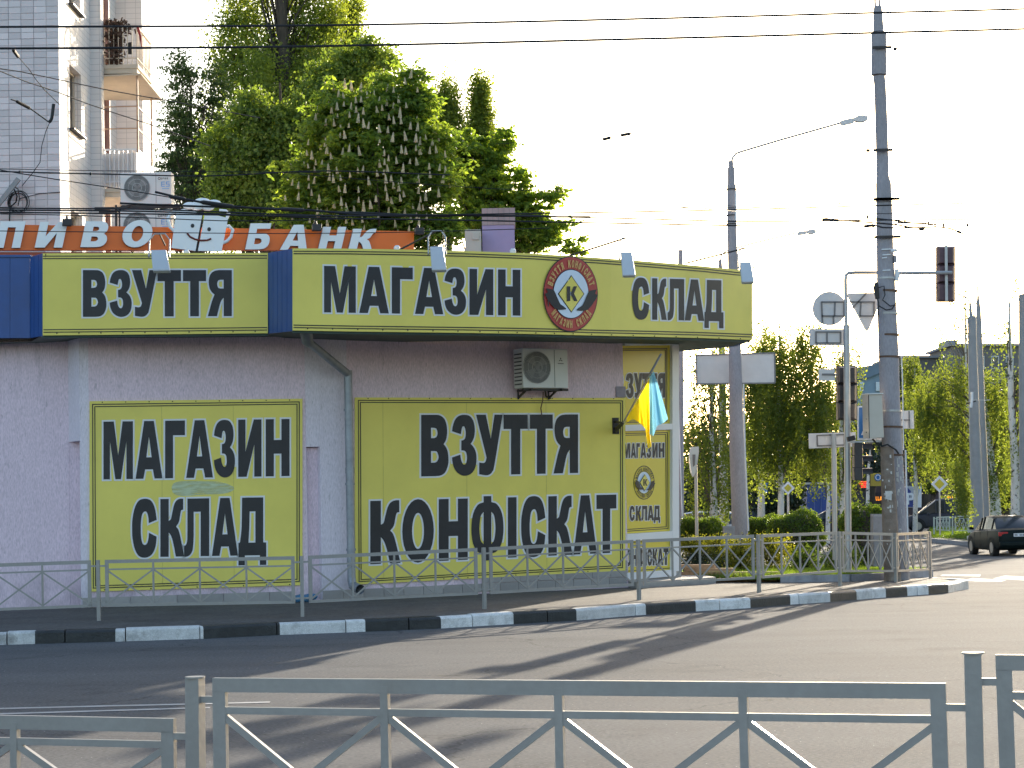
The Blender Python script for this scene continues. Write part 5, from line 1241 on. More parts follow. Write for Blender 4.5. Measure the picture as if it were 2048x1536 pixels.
# ------------------------------------------------------------------ railings
def fence(posts, name_label, d_side, bays=4, k=1.0, round_posts=False, group=None, w_post=.055, tubes=(.05, .022, .025), gap=.10, low=.22, mid=.15, alt=None, catname='railing', m=M_FENCE, capw=None):
    """posts: list of (base Vector, top Vector); sections run between them"""
    root = thing('pedestrian_railing', posts[0][0], name_label, catname, group)
    n_ = len(posts)
    for i, (b, t) in enumerate(posts):
        a2 = posts[min(i + 1, n_ - 1)][0] - posts[max(i - 1, 0)][0]; dr = V((a2.x, a2.y, 0)).normalized(); nn = V((dr.y, -dr.x, 0))
        mb = MB(); bb_ = V(b) - V((0, 0, .05))
        if round_posts: mb.tube([bb_, t], w_post / 2, 14)
        else: mb.beam(bb_, t, w_post, w_post, nn)
        po = mb.build('post', m, root, smooth=round_posts)
        if capw:
            q = V(t); MB().tube([q, q + V((0, 0, .006))], capw / 2, 14).build('post_cap', m, po)
    for i in range(n_ - 1):
        (b0, t0), (b1, t1) = posts[i], posts[i + 1]; 
        if alt and alt.get(i): b0, t0, b1, t1 = alt[i]
        dr = V((b1.x - b0.x, b1.y - b0.y, 0)); L_ = dr.length; dr.normalize(); nn = V((dr.y, -dr.x, 0)); g = gap / L_
        def Q(s, h):
            b = b0.lerp(b1, s); t = t0.lerp(t1, s); return b.lerp(t, h)
        a, b = tubes[0], tubes[1]; ht = (t0 - b0).length; top_ = 1 - a / 2 / ht
        sec = MB(); hw = a * .3
        sec.beam(Q(g, top_), Q(1 - g, top_), a * .5, a, (0, 0, 1)); sec.beam(Q(g, low), Q(1 - g, low), a * .5, a * .8, (0, 0, 1))
        dz = a / 2 / L_
        sec.beam(Q(g + dz, low), Q(g + dz, top_ - a / 2 / ht * .9), a * .5, a, dr); sec.beam(Q(1 - g - dz, low), Q(1 - g - dz, top_ - a / 2 / ht * .9), a * .5, a, dr)
        so_ = sec.build('section_frame', m, root)
        MB().beam(Q(g + 2 * dz, 1 - mid), Q(1 - g - 2 * dz, 1 - mid), tubes[1] * .9, tubes[1], (0, 0, 1)).build('middle_rail', m, so_)
        for s_ in range(1, bays):
            u = g + dz + (1 - 2 * g - 2 * dz) * s_ / bays; MB().beam(Q(u, low + .01), Q(u, top_), tubes[2] * .95, tubes[2], dr).build('upright', m, so_)
        for s_ in range(bays):
            u0 = g + dz + (1 - 2 * g - 2 * dz) * s_ / bays; u1 = g + dz + (1 - 2 * g - 2 * dz) * (s_ + 1) / bays; du = 0
            MB().beam(Q(u0 + du, 1 - mid - .012), Q(u1 - du, low + .03), tubes[2] * .7, tubes[2] * .85, (0, 0, 1)).build('brace', m, so_)
            MB().beam(Q(u0 + du, low + .03), Q(u1 - du, 1 - mid - .012), tubes[2] * .6, tubes[2] * .85, (0, 0, 1)).build('brace', m, so_)
        for u_, v_, h_ in ((0, g + dz, .90), (0, g + dz, .30), (1 - g - dz, 1, .90), (1 - g - dz, 1, .30)): MB().beam(Q(u_, h_), Q(v_, h_), .025, .025).build('connector', m, root)
    return root
fp = [(-620, 1270, 1148, 28.6), (-215, 1256, 1134, 28.6), (198, 1240, 1120, 28.7), (605, 1233, 1112, 28.6), (969, 1215, 1095, 29.6), (1278, 1197, 1079, 31.2), (1518, 1182, 1069, 32.9), (1680, 1167, 1063, 34.9), (1792, 1166, 1066, 36.4), (1861, 1162, 1063, 38.2)]
fence([(P(x, b, d_), P(x - 2, t, d_)) for x, b, t, d_ in fp], 'long grey steel railing with crossed braces along the far kerb', 0, tubes=(.05, .024, .026), w_post=.05, gap=.10, low=.24, mid=.16)
# near railing: three sections at slightly different heights
def PN(x, y, d_): return P(x, y, d_)
dl, dr_, hh_ = 7.85, 6.95, .97
pL_t, pR_t = P(390, 1356, dl), P(1946, 1308, dr_)
pL = (V((P(391, 1600, dl).x, dl, .10)), pL_t); pR = (V((P(1950, 1600, dr_).x, dr_, .10)), pR_t)
e_ = (pR[0] - pL[0]); pLL = (pL[0] - e_ * 1.0, pL[1] - e_ * 1.0 - V((0, 0, .06))); pRR = (pR[0] + e_ * 1.02 + V((0, .25, 0)), pR[1] + e_ * 1.0 + V((0, .25, .02)))
def shift(pq, dz0): return (pq[0], V((pq[1].x, pq[1].y, pq[1].z + dz0)))
z_m0 = P(400, 1355, dl).z; z_m1 = P(1920, 1367, dr_).z
altN = {0: (pLL[0], V((pLL[0].x, pLL[0].y, P(0, 1441, 8.1).z + .03)), pL[0], V((pL[0].x, pL[0].y, P(380, 1438, dl).z))),
        1: (pL[0], V((pL[0].x, pL[0].y, z_m0)), pR[0], V((pR[0].x, pR[0].y, z_m1))),
        2: (pR[0], V((pR[0].x, pR[0].y, P(1975, 1308, dr_).z)), pRR[0], V((pRR[0].x, pRR[0].y, P(2048, 1311, dr_ - .02).z - .02)))}
fence([pLL, pL, pR, pRR], 'close grey steel railing across the bottom of the photo', 0, tubes=(.054, .027, .031), w_post=.058, gap=.085, low=.2, mid=.15, alt=altN, round_posts=False, capw=.078)

# ------------------------------------------------------------------ poles
def pole_lathe(root, stations, m, n=20, name='mast'):
    """stations: (px, py, width px, depth)"""
    pts = [P(x, y, d_) for x, y, w_, d_ in stations]; rs = [w_ * d_ / FPX / 2 for x, y, w_, d_ in stations]
    return MB().tube(pts, rs, n).build(name, m, root, smooth=True)
def lamp_arm(root, pts, d_, head, m_arm=M_GALV, rw=2.2):
    MB().tube([P(x, y, d_) for x, y in pts], rw * d_ / FPX / 2 * 2, 8).build('arm', m_arm, root, smooth=True)
    (x0, y0), (x1, y1) = head; L_ = math.hypot(x1 - x0, y1 - y0)
    def hp(t, o): nx, ny = (y1 - y0) / L_, -(x1 - x0) / L_; return P(x0 + (x1 - x0) * t + nx * o * L_, y0 + (y1 - y0) * t + ny * o * L_, d_)
    dn_ = V((0, 1, 0)); mb = MB()
    def sect(t, a, b, w_):
        p, q = hp(t, -a), hp(t, -b); ww = w_ * L_ * d_ / FPX
        return [p - dn_ * ww, p + dn_ * ww, q + dn_ * ww, q - dn_ * ww]
    secs = [sect(0, .0, .14, .06), sect(.05, -.02, .17, .08), sect(.45, -.02, .17, .08), sect(.48, .0, .10, .10), sect(.62, -.04, .18, .14), sect(.8, -.03, .22, .15), sect(.95, 0.02, .18, .11), sect(1.0, .06, .10, .04)]
    vs = [p for s_ in secs for p in s_]; fs = []
    for i in range(len(secs) - 1):
        for k_ in range(4):
            k2 = (k_ + 1) % 4; fs.append((i * 4 + k_, i * 4 + k2, i * 4 + 4 + k2, i * 4 + 4 + k_))
    fs += [(3, 2, 1, 0), tuple(len(vs) - 4 + k_ for k_ in range(4))]
    mb.add(vs, fs); mb.build('lamp_head', M_SBACK, root, bevel=.01)
# lamp post 1 with blank board
dA = 46
lp = thing('street_lamp', at(1480, dA, zp(dA)), 'concrete street lamp post with curved arm and blank white board behind the shop corner', 'street lamp', 'street lamps and concrete poles')
pole_lathe(lp, [(1480, 1085, 33, dA), (1478, 1000, 31, dA), (1474, 900, 30, dA), (1471, 760, 26.5, dA), (1468, 600, 22, dA), (1464, 470, 18.5, dA), (1463, 382, 18, dA), (1463, 370, 18.5, dA), (1462.5, 369, 15, dA), (1462, 335, 14, dA), (1462, 334, 10, dA), (1461.5, 322, 10, dA)], M_CONC)
lamp_arm(lp, [(1462, 330), (1465, 316), (1472, 307), (1483, 303), (1560, 280), (1684, 245)], dA, ((1680, 243), (1735, 230)))
MB().tube([P(1471.5, 382, dA - .28), P(1471.5, 440, dA - .28)], .02, 5).build('conduit', M_WFRM, lp)
MB().tube([P(1487, 768, dA - .33), P(1490, 900, dA - .36), P(1497, 1062, dA - .38)], .018, 5).build('conduit', M_WFRM, lp)
for y in (378, 430, 447): MB().tube([P(1463.5, y, dA), P(1463.5, y + 2, dA)], .125, 12).build('band', M_IRON, lp)
bd = thing('blank_board', P(1471, 768, dA - .25), 'blank white rectangular board seen from behind, wrapped round the concrete lamp post', 'sign')
q = [P(1392, 710.5, dA + .45), P(1549, 706, dA + .45), P(1550, 766, dA + .45), P(1393, 768, dA + .45)]
MB().ext(q, V((0, .04, 0))).build('board', M_SBACK, bd)
M_BEDG = mat('board_edge', (.2, .2, .2), .6)
for i in range(4): MB().beam(q[i] - V((0, .01, 0)), q[(i + 1) % 4] - V((0, .01, 0)), .03, .035, (0, 1, 0)).build('frame', M_BEDG, bd)
# the second lamp head, further away
dB2 = 66
l2 = thing('street_lamp', at(1439, dB2, zp(60)), 'distant street lamp whose arm reaches over the shop roof right of the concrete lamp', 'street lamp', 'street lamps and concrete poles')
pole_lathe(l2, [(1449, 1075, 18, dB2), (1445, 800, 15, dB2), (1442, 560, 11, dB2), (1440, 520, 7, dB2)], M_CONC)
lamp_arm(l2, [(1440, 524), (1443, 510), (1452, 502), (1500, 488), (1595, 465)], dB2, ((1594, 465), (1632, 459)), rw=1.5)
# tall main pole
dM = 37.6
mp_ = thing('tall_pole', at(1795, dM, zp(dM)), 'tall leaning grey steel pole with cables, straps and torn posters at the street corner', 'pole')
pole_lathe(mp_, [(1798, 1178, 44, dM), (1795, 1100, 42, dM), (1790, 1000, 41, dM), (1784, 880, 40, dM), (1780, 800, 40, dM), (1777, 700, 40, dM), (1773, 600, 38, dM), (1770, 500, 34, dM), (1768, 400, 32, dM), (1767, 368, 31, dM), (1765.5, 352, 25, dM), (1763, 250, 25, dM), (1760, 170, 24, dM), (1758, 152, 24, dM)], M_CONC)
pole_lathe(mp_, [(1758, 150, 31, dM), (1757.5, 66, 31, dM)], M_CONC, name='sleeve')
pole_lathe(mp_, [(1757, 64, 26, dM), (1757, 62, 22, dM), (1755.5, 16, 17, dM), (1755, 12, 14, dM)], M_CONC, name='top_section')
for dx in (-5, 5): MB().tube([P(1755 + dx * .9, 14, dM), P(1754.5 + dx, -14, dM), P(1754.5, -22, dM)], .022, 6).build('top_fork', M_CONC, mp_)
for i, (x, y, w_) in enumerate(((1781, 820, 41), (1777, 712, 40), (1783, 852, 40.5), (1775, 625, 39), (1777, 668, 39.5), (1774, 580, 38), (1772, 555, 37.5), (1785, 908, 41))):
    MB().tube([P(x + 1, y, dM), P(x + 1, y + 4, dM)], (w_ + 2) * dM / FPX / 2, 20).build('strap', M_RUST if i % 3 else M_GALV, mp_)
for x, y, a, b in ((1757, 95, 12, 12), (1765, 300, 18, 6), (1769, 398, 22, 12), (1770, 474, 22, 18), (1768, 398, 18, 18)):
    c_ = P(x, y, dM - .18); MB().beam(c_ - V((a * dM / FPX, 0, 0)), c_ + V(((b + 14) * dM / FPX, 0, 0)), .035, .05).build('bracket', M_IRON, mp_)
MB().tube([P(1786, 95, dM - .1), P(1800, 97, dM - .1), P(1822, 94, dM - .1)], .012, 5).build('insulator_rod', M_IRON, mp_)
MB().sphere(P(1790, 98, dM - .1), .04, 8, 6).build('insulator', M_IRON, mp_); MB().tube([P(1720, 302, dM - .1), P(1752, 300, dM - .1)], .012, 5).build('insulator_rod', M_IRON, mp_); MB().sphere(P(1736, 301, dM - .1), .035, 8, 6).build('insulator', M_IRON, mp_)
MB().tube([P(1811, 900, dM - .05), P(1814, 1010, dM - .05), P(1817, 1150, dM - .05)], .017, 6).build('conduit', M_WFRM, mp_)
MB().tube([P(1800, 640, dM + .02), P(1805, 760, dM), P(1807, 900, dM)], .012, 6).build('conduit', M_WFRM, mp_)
lp_ = MB(); lp_.tube([P(1755, 576, dM - .25), P(1768, 572, dM - .27), P(1770, 590, dM - .27), P(1765, 600, dM - .27), P(1780, 612, dM - .27), P(1792, 610, dM - .2)], .011, 5)
lp_.tube([P(1755, 596, dM - .25), P(1758, 612, dM - .27), P(1772, 620, dM - .27), P(1784, 618, dM - .27), P(1792, 606, dM - .2)], .013, 5); lp_.tube([P(1757, 604, dM - .24), P(1757, 634, dM - .2)], .012, 5); lp_.build('cable_loop', M_WIRE, mp_)
MB().tube([P(1753, 565, dM - .2), P(1752, 575, dM - .22), P(1755, 598, dM - .22)], [.03, .055, .04], 8).build('cable_clamp', M_IRON, mp_)
for (x0, x1, y, m_) in ((1763, 1781, 499, M_WFRM), (1765, 1781, 510, M_WFRM), (1764, 1774, 516, M_WFRM), (1765, 1781, 541, M_WFRM)):
    MB().beam(P(x0, y, dM - .17), P(x1, y - 1, dM - .17), .02, .02).build('bracket', m_, mp_)
MB().tube([P(1782, 502, dM - .2), P(1794, 500, dM - .2)], .035, 10).build('camera_box', M_WFRM, mp_); MB().obox(P(1790, 518, dM - .1), V((.05, 0, 0)), V((0, .08, 0)), V((0, 0, .14))).build('grey_box', M_CONC, mp_)
MB().tube([P(1793, 538, dM - .1), P(1795, 550, dM - .1), P(1793, 562, dM - .1)], [.035, .05, .035], 10).build('antenna', M_WFRM, mp_, smooth=True)
# torn paper scraps and white paint marks near the foot
M_PAPER = mat('torn_paper', (.55, .54, .52), .9, .15, 12)
for i in range(38):
    x = rnd.uniform(1791, 1807); y = rnd.uniform(905, 1130); t = (y - 900) / 280; ax_ = 1786 + 12 * t; xx = ax_ + rnd.uniform(4, 18)
    dd = dM - .19; u = (xx - ax_) / 21; dd = dM - .2 * math.sqrt(max(0, 1 - u * u)) - .004; w_, h_ = rnd.uniform(1, 3.2), rnd.uniform(1.5, 7)
    qd = [P(xx - w_, y - h_ * .8, dd), P(xx + w_ * .8, y - h_, dd), P(xx + w_, y + h_, dd), P(xx - w_ * .7, y + h_ * .7, dd)]; MB().ext(qd, V((0, -.002, 0))).build('paper_scrap', M_PAPER, mp_)
stb = thing('concrete_stub', at(1776, 37.2, zp(37.2)), 'short brown weathered concrete stub post strapped to the tall pole', 'post')
dS = 37.15
pole_lathe(stb, [(1786, 1176, 34, dS), (1780, 1050, 31, dS), (1776, 960, 28, dS), (1774, 893, 26, dS)], M_CONB)
MB().tube([P(1762, 893, dS - .14), P(1775, 889, dS - .18), P(1792, 900, dS - .16), P(1797, 907, dS - .1)], .018, 6).build('cable', M_WIRE, stb)
for i in range(22):
    y = rnd.uniform(905, 1090); xc = 1774 + (y - 893) * .045; u = rnd.uniform(-.85, .85); dd = dS - .135 * math.sqrt(1 - u * u) - .004; xx = xc + u * 13.5; w_, h_ = rnd.uniform(.8, 2.5), rnd.uniform(1, 4)
    qd = [P(xx - w_, y - h_ * .8, dd), P(xx + w_ * .8, y - h_, dd), P(xx + w_, y + h_, dd), P(xx - w_ * .7, y + h_ * .7, dd)]; MB().ext(qd, V((0, -.002, 0))).build('paper_scrap', M_PAPER, stb)
qd = [P(1770, 982, dS - .16), P(1784, 982, dS - .16), P(1783, 1001, dS - .165), P(1772, 998, dS - .165)]; MB().ext(qd, V((0, -.003, 0))).build('paper_notice', M_PAPER, stb)
# cabinet on the pole
cb = thing('control_cabinet', P(1745, 877, 37.2), 'cream metal control cabinet hanging on the left side of the tall pole', 'cabinet')
def pbox(x0, x1, y0, y1, d_, dep, name, m, parent, bev=.008): 
    p = [P(x0, y1, d_), P(x1, y1, d_), P(x1, y0, d_), P(x0, y0, d_)]; return MB().ext(p, V((0, dep, 0))).build(name, m, parent, bevel=bev)
mb = MB(); a0, a1, a2 = P(1727, 876, 37.45), P(1738.5, 877, 37.0), P(1768, 875, 37.0); b0, b1, b2 = P(1725, 790, 37.45), P(1737, 789, 37.0), P(1764, 788, 37.0)
bk = V((0, .40, 0)); mb.hexa([a1, a2, a2 + bk, a0 + V((.0, .05, 0))], [b1, b2, b2 + bk, b0 + V((0, .05, 0))]); mb.build('body', M_CABI, cb, bevel=.006)
MB().beam(a1 - V((0, .004, 0)), b1 - V((0, .004, 0)), .014, .01, (0, 1, 0)).build('door_seam', M_IRON, cb)
MB().hexa([b0 + V((-.02, -.02, .0)), b1 + V((0, -.03, 0)), b2 + V((.02, -.03, 0)), b2 + bk], [b0 + V((-.02, -.02, .02)), b1 + V((0, -.03, .02)), b2 + V((.02, -.03, .02)), b2 + bk + V((0, 0, .02))]).build('lid', M_ACW, cb)
for y in (806, 838, 865): MB().sphere(P(1733, y, 37.2), .012, 6, 4).build('rivet', M_IRON, cb)
MB().tube([P(1745, 878, 37.1), P(1752, 886, 37.1), P(1762, 889, 37.1)], .02, 6).build('cable', M_WIRE, cb)
# blue crossing sign seen from the side of the cabinet
bs_ = thing('crossing_sign', P(1722, 880, 37.9), 'blue pedestrian crossing sign half hidden behind the cream cabinet', 'sign')
MB().ext([P(1715, 880, 37.95), P(1768, 880, 37.95), P(1768, 810, 37.95), P(1715, 812, 37.95)], V((0, .02, 0))).build('white_border', M_WFRM, bs_)
MB().ext([P(1718, 876, 37.94), P(1765, 876, 37.94), P(1765, 813, 37.94), P(1718, 815, 37.94)], V((0, .005, 0))).build('blue_face', mat('sign_blue', (.03, .16, .42), .4), bs_)
MB().ext([P(1722, 870, 37.93), P(1732, 848, 37.93), P(1745, 848, 37.93), P(1745, 870, 37.93)], V((0, .005, 0))).build('white_shape', M_WFRM, bs_)
# sign post A with arm and sign backs
dP = 37.9
spA = thing('sign_post', at(1697, dP, zp(dP)), 'slim grey sign post tied by a bent arm to the tall pole', 'sign post')
MB().tube([P(1697, 1150, dP), P(1695, 900, dP), P(1693, 650, dP)], .062, 10).build('post', M_GALV, spA, smooth=True)
MB().tube([P(1693, 660, dP), P(1691.5, 600, dP), P(1691, 560, dP), P(1692, 550, dP), P(1697, 546, dP), P(1710, 545, dP), P(1757, 545, dP)], .034, 8).build('arm', M_GALV, spA, smooth=True)
M_FRB = mat('sign_frame_strip', (.20, .19, .19), .6, .1, 4)
def strips(parent, segs, d_, w_=3.2):
    for (x0, y0), (x1, y1) in segs: MB().beam(P(x0, y0, d_), P(x1, y1, d_), w_ * d_ / FPX, .012, (0, 1, 0)).build('back_strut', M_FRB, parent)
rs = thing('round_sign', P(1659, 652, dP), 'round traffic sign seen from behind at the top left of the slim post', 'sign', 'backs of traffic signs')
mb = MB(); mb.ext([P(1659 + 34 * math.cos(t), 617 + 34 * math.sin(t), dP + .12) for t in np.linspace(0, 2 * math.pi, 41)[:-1]], V((0, .012, 0))); mb.build('sign_plate', M_SBACK, rs)
strips(rs, [((1643, 604), (1690, 604)), ((1643, 632), (1690, 632)), ((1643, 603), (1645, 647)), ((1670, 604), (1669, 632)), ((1667, 632), (1667, 650)), ((1688, 604), (1688, 632))], dP + .10)
ts = thing('give_way_sign', P(1734, 662, dP), 'inverted triangular sign seen from behind between slim post and tall pole', 'sign', 'backs of traffic signs')
tri = [(1696, 586), (1762, 585), (1766, 590), (1738, 659), (1734, 663), (1730, 660), (1694, 592)]
mb = MB(); mb.ext([P(x, y, dP + .12) for x, y in tri], V((0, .012, 0))); mb.build('sign_plate', M_SBACK, ts)
strips(ts, [((1694, 604), (1750, 604)), ((1719, 632), (1750, 632)), ((1722, 604), (1720, 632)), ((1748, 604), (1748, 632)), ((1733, 586), (1704, 617))], dP + .10)
ls_ = thing('plate_sign', P(1655, 690, dP), 'rectangular sign back with a double frame under the round sign', 'sign', 'backs of traffic signs')
MB().ext([P(1620, 690, dP + .1), P(1690, 691, dP + .1), P(1690, 658, dP + .1), P(1620, 658, dP + .1)], V((0, .012, 0))).build('sign_plate', M_SBACK, ls_, bevel=.004)
strips(ls_, [((1631, 664), (1682, 664)), ((1631, 686), (1682, 686)), ((1632, 664), (1632, 686)), ((1654, 664), (1654, 686)), ((1681, 664), (1681, 686))], dP + .08)
ss_ = thing('small_plate_sign', P(1653, 756, dP), 'small blank sign back beside the dark traffic light housing', 'sign', 'backs of traffic signs')
MB().ext([P(1638, 761, dP + .1), P(1670, 761, dP + .1), P(1669, 738, dP + .1), P(1638, 738, dP + .1)], V((0, .012, 0))).build('sign_plate', M_SBACK, ss_, bevel=.004)
strips(ss_, [((1644, 749), (1675, 749))], dP + .08, 4)
# traffic light seen from behind on post A
def tl_back(x0, x1, y0, y1, d_, label, m, group='traffic lights'):
    root = thing('traffic_light', P((x0 + x1) / 2, y1, d_), label, 'traffic light', group); h = (y1 - y0) / 3
    for i in range(3):
        ya, yb_ = y0 + h * i + .6, y0 + h * (i + 1) - .6; w_ = (x1 - x0); fr_ = [P(x0, yb_, d_ + .03), P(x1, yb_, d_ + .03), P(x1, ya, d_ + .03), P(x0, ya, d_ + .03)]
        bk_ = [P(x0 + w_ * .12, yb_ - h * .08, d_ - .07), P(x1 - w_ * .12, yb_ - h * .08, d_ - .07), P(x1 - w_ * .12, ya + h * .08, d_ - .07), P(x0 + w_ * .12, ya + h * .08, d_ - .07)]
        mb = MB(); mb.hexa(bk_, fr_); mb.ext(fr_, V((0, .14, 0))); mb.build('housing', m, root, bevel=.006)
        c_ = P((x0 + x1) / 2, (ya + yb_) / 2, d_ - .075); rr_ = w_ * .30 * d_ / FPX; MB().ext(circle(c_, rr_, (1, 0, 0), (0, 0, 1), 18), V((0, .012, 0))).build('back_cover', m, root)
        vz = MB(); cc = P((x0 + x1) / 2, (ya + yb_) / 2, d_ + .17); R2 = w_ * .40 * d_ / FPX; n_ = 12
        for k_ in range(n_):
            a1_, a2_ = math.pi * k_ / n_ - .2, math.pi * (k_ + 1) / n_ - .2; p1 = cc + V((math.cos(a1_) * R2, 0, math.sin(a1_) * R2)); p2 = cc + V((math.cos(a2_) * R2, 0, math.sin(a2_) * R2)); vz.quad(p1, p2, p2 + V((0, .2, 0)), p1 + V((0, .2, 0)))
        vz.build('visor', m, root)
    return root
tA_ = tl_back(1675, 1714, 732, 840, dP + .25, 'dark traffic light seen from behind on the slim post', M_TL)
tB_ = tl_back(1875, 1910, 492, 603, 37.9, 'plum coloured traffic light hanging from a horizontal arm right of the tall pole', M_TLP)
MB().tube([P(1798, 546, 37.7), P(1904, 545, 37.7)], .034, 8).build('arm', M_GALV, tB_); MB().beam(P(1892, 491, 37.78), P(1893, 602, 37.78), .05, .03, (0, 1, 0)).build('back_bar', M_GALV, tB_)
MB().tube([P(1800, 555, 37.7), P(1815, 560, 37.7), P(1875, 576, 37.7)], .006, 4).build('cable', M_WIRE, tB_)
# side-on traffic light under the cabinet
tS = thing('traffic_light', P(1722, 960, 37.6), 'black traffic light seen from the side with two visors under the cabinet', 'traffic light', 'traffic lights')
for i in range(3):
    y0_, y1_ = 886 + 25 * i, 910 + 25 * i; MB().ext([P(1710, y1_, 37.6), P(1724, y1_, 37.6), P(1724, y0_, 37.6), P(1710, y0_, 37.6)], V((0, .28, 0))).build('housing', M_TL, tS, bevel=.008)
    mb = MB(); c_ = P(1724, (y0_ + y1_) / 2, 37.74); 
    for k_ in range(10):
        a1_, a2_ = math.pi * k_ / 10, math.pi * (k_ + 1) / 10; f_ = lambda a, s_: c_ + V((s_ * .19 * (1 if s_ else 0), math.cos(a) * .11, math.sin(a) * .11)); mb.quad(f_(a1_, 0), f_(a2_, 0), f_(a2_, 1) - V((0, 0, .0)), f_(a1_, 1))
    mb.build('visor', M_TL, tS)
    MB().ext(circle(c_ + V((.004, 0, 0)), .095, (0, 1, 0), (0, 0, 1), 16), V((.006, 0, 0))).build('lens', mat('amber_lens', (.55, .30, .10), .25), tS)
MB().obox(P(1702, 877, 37.5), V((.14, 0, .03)), V((0, .14, 0)), V((-.02, 0, .09))).build('camera', M_IRON, tS, bevel=.01)
MB().beam(P(1697, 884, 37.7), P(1770, 882, 37.7), .03, .035).build('bracket', M_WFRM, tS)
# direction sign on its own post
dsn = thing('direction_sign', at(1668, 39.5, zp(39.5)), 'long rectangular sign back on its own thin post in front of the hedge', 'sign')
dD = 39.5
MB().tube([P(1670, 1120, dD), P(1668, 900, dD), P(1667, 868, dD)], .05, 10).build('post', M_GALV, dsn, smooth=True)
MB().ext([P(1618, 897, dD + .08), P(1712, 893, dD + .08), P(1711, 864, dD + .08), P(1617, 867, dD + .08)], V((0, .012, 0))).build('sign_plate', M_SBACK, dsn)
strips(dsn, [((1633, 871), (1690, 869)), ((1634, 892), (1690, 890)), ((1634, 871), (1635, 892)), ((1689, 869), (1689, 891)), ((1664, 870), (1665, 895))], dD + .06, 3)
sr = thing('plate_sign', P(1815, 857, 39), 'small blank sign back just right of the tall pole', 'sign', 'backs of traffic signs')
MB().ext([P(1803, 857, 39), P(1828, 857, 39), P(1827, 821, 39), P(1803, 822, 39)], V((0, .012, 0))).build('sign_plate', M_SBACK, sr, bevel=.004)
strips(sr, [((1790, 840), (1820, 840)), ((1818, 822), (1819, 856))], 38.97, 2.5)
# grey concrete boxes in the bed
def gbox(x0, x1, y0, y1, d_, label):
    p = [P(x0, y1, d_), P(x1, y1, d_), P(x1, y0, d_), P(x0, y0, d_)]; c_ = P((x0 + x1) / 2, y1, d_)
    root = thing('utility_box', c_, label, 'utility box', 'grey utility boxes'); MB().ext(p, V((0, .3, 0))).build('body', M_GRYBX, root, bevel=.02)
    t_ = [P(x0 - .5, y0 + 3, d_ - .01), P(x1 + .5, y0 + 3, d_ - .01), P(x1 - 1, y0 - 1, d_ - .01), P(x0 + 1, y0 - 1, d_ - .01)]; MB().ext(t_, V((0, .33, 0))).build('lid', M_GRYBX, root)
gbox(1748, 1777, 1030, 1132, 39.6, 'grey concrete utility box in front of the squared hedge')
gbox(1450, 1468, 1054, 1090, 44, 'small grey box at the foot of the concrete lamp post')
# poles further away
for (st, lb) in (([(1361, 1080, 14, 58), (1361, 900, 13, 58), (1361, 690, 11.5, 58), (1361, 500, 10, 58)], 'dim concrete pole right behind the shop window corner'),):
    o = thing('concrete_pole', P(*st[0][:2], 58), lb, 'pole', 'street lamps and concrete poles'); pole_lathe(o, st, M_CONC, 12); MB().tube([P(1355, 760, 57.8), P(1366, 1075, 57.8)], .015, 4).build('conduit', M_WFRM, o)
for (st, lb) in (([(1956, 1085, 26, 76), (1954, 1000, 24, 76), (1949, 850, 21, 76), (1945, 700, 18, 76), (1944, 640, 17, 76), (1943, 634, 17, 76), (1942, 632, 7, 76), (1940, 606, 5, 76)], 'left one of the paired grey poles among the birches on the right'),
                 ([(1970, 1085, 23, 78), (1968, 1000, 21, 78), (1963, 850, 17, 78), (1959, 700, 13, 78), (1957, 620, 10, 78), (1956, 590, 4, 78), (1955, 572, 3, 78)], 'right one of the paired grey poles, taller and thinner, among the birches'),
                 ([(2052, 1085, 24, 74), (2049, 900, 21, 74), (2045, 590, 15, 74), (2044.6, 588, 15, 74)], 'grey pole cut by the right edge of the photo')):
    o = thing('concrete_pole', P(*st[0][:2], st[0][3]), lb, 'pole', 'poles among the birches'); pole_lathe(o, st, M_STEEL, 14)
    if '589' not in lb and 'left one' in lb:
        MB().tube([P(1942, 815, 75), P(1944, 800, 75), P(1944, 784, 75)], .05, 6).build('white_lamp', M_WFRM, o); MB().beam(P(1940, 800, 75.3), P(1980, 800, 75.3), .03, .03).build('bracket', M_GALV, o)
        MB().beam(P(1932, 808, 75.3), P(1952, 802, 75.3), .05, .05).build('bracket', M_IRON, o); MB().tube([P(1943, 634, 76), P(1940, 606, 76), P(1935, 596, 76), P(1915, 588, 76)], .03, 5).build('arm', M_CONC, o)
# white mirror like box on a thin post near the shop corner
mr = thing('mirror_post', at(1392, 43, zp(43)), 'white rounded traffic mirror case seen edge on, on a thin grey post', 'traffic mirror')
MB().tube([P(1394, 1090, 43), P(1391.5, 930, 43), P(1391, 905, 43)], .035, 8).build('post', M_GALV, mr, smooth=True)
mb = MB(); pts_ = [(1383, 896), (1396, 895), (1398, 903), (1395, 925), (1391, 946), (1387, 951), (1383, 945), (1380, 925), (1380, 905)]
mb.ext([P(x, y, 42.8) for x, y in pts_], V((0, .25, 0))); mb.build('mirror_case', M_ACW, mr, bevel=.02)
mb = MB(); mb.ext([P(x, y, 42.77) for x, y in [(1385, 909), (1391, 909), (1390, 930), (1386, 934)]], V((0, .01, 0))); mb.build('recess', M_FRB, mr)

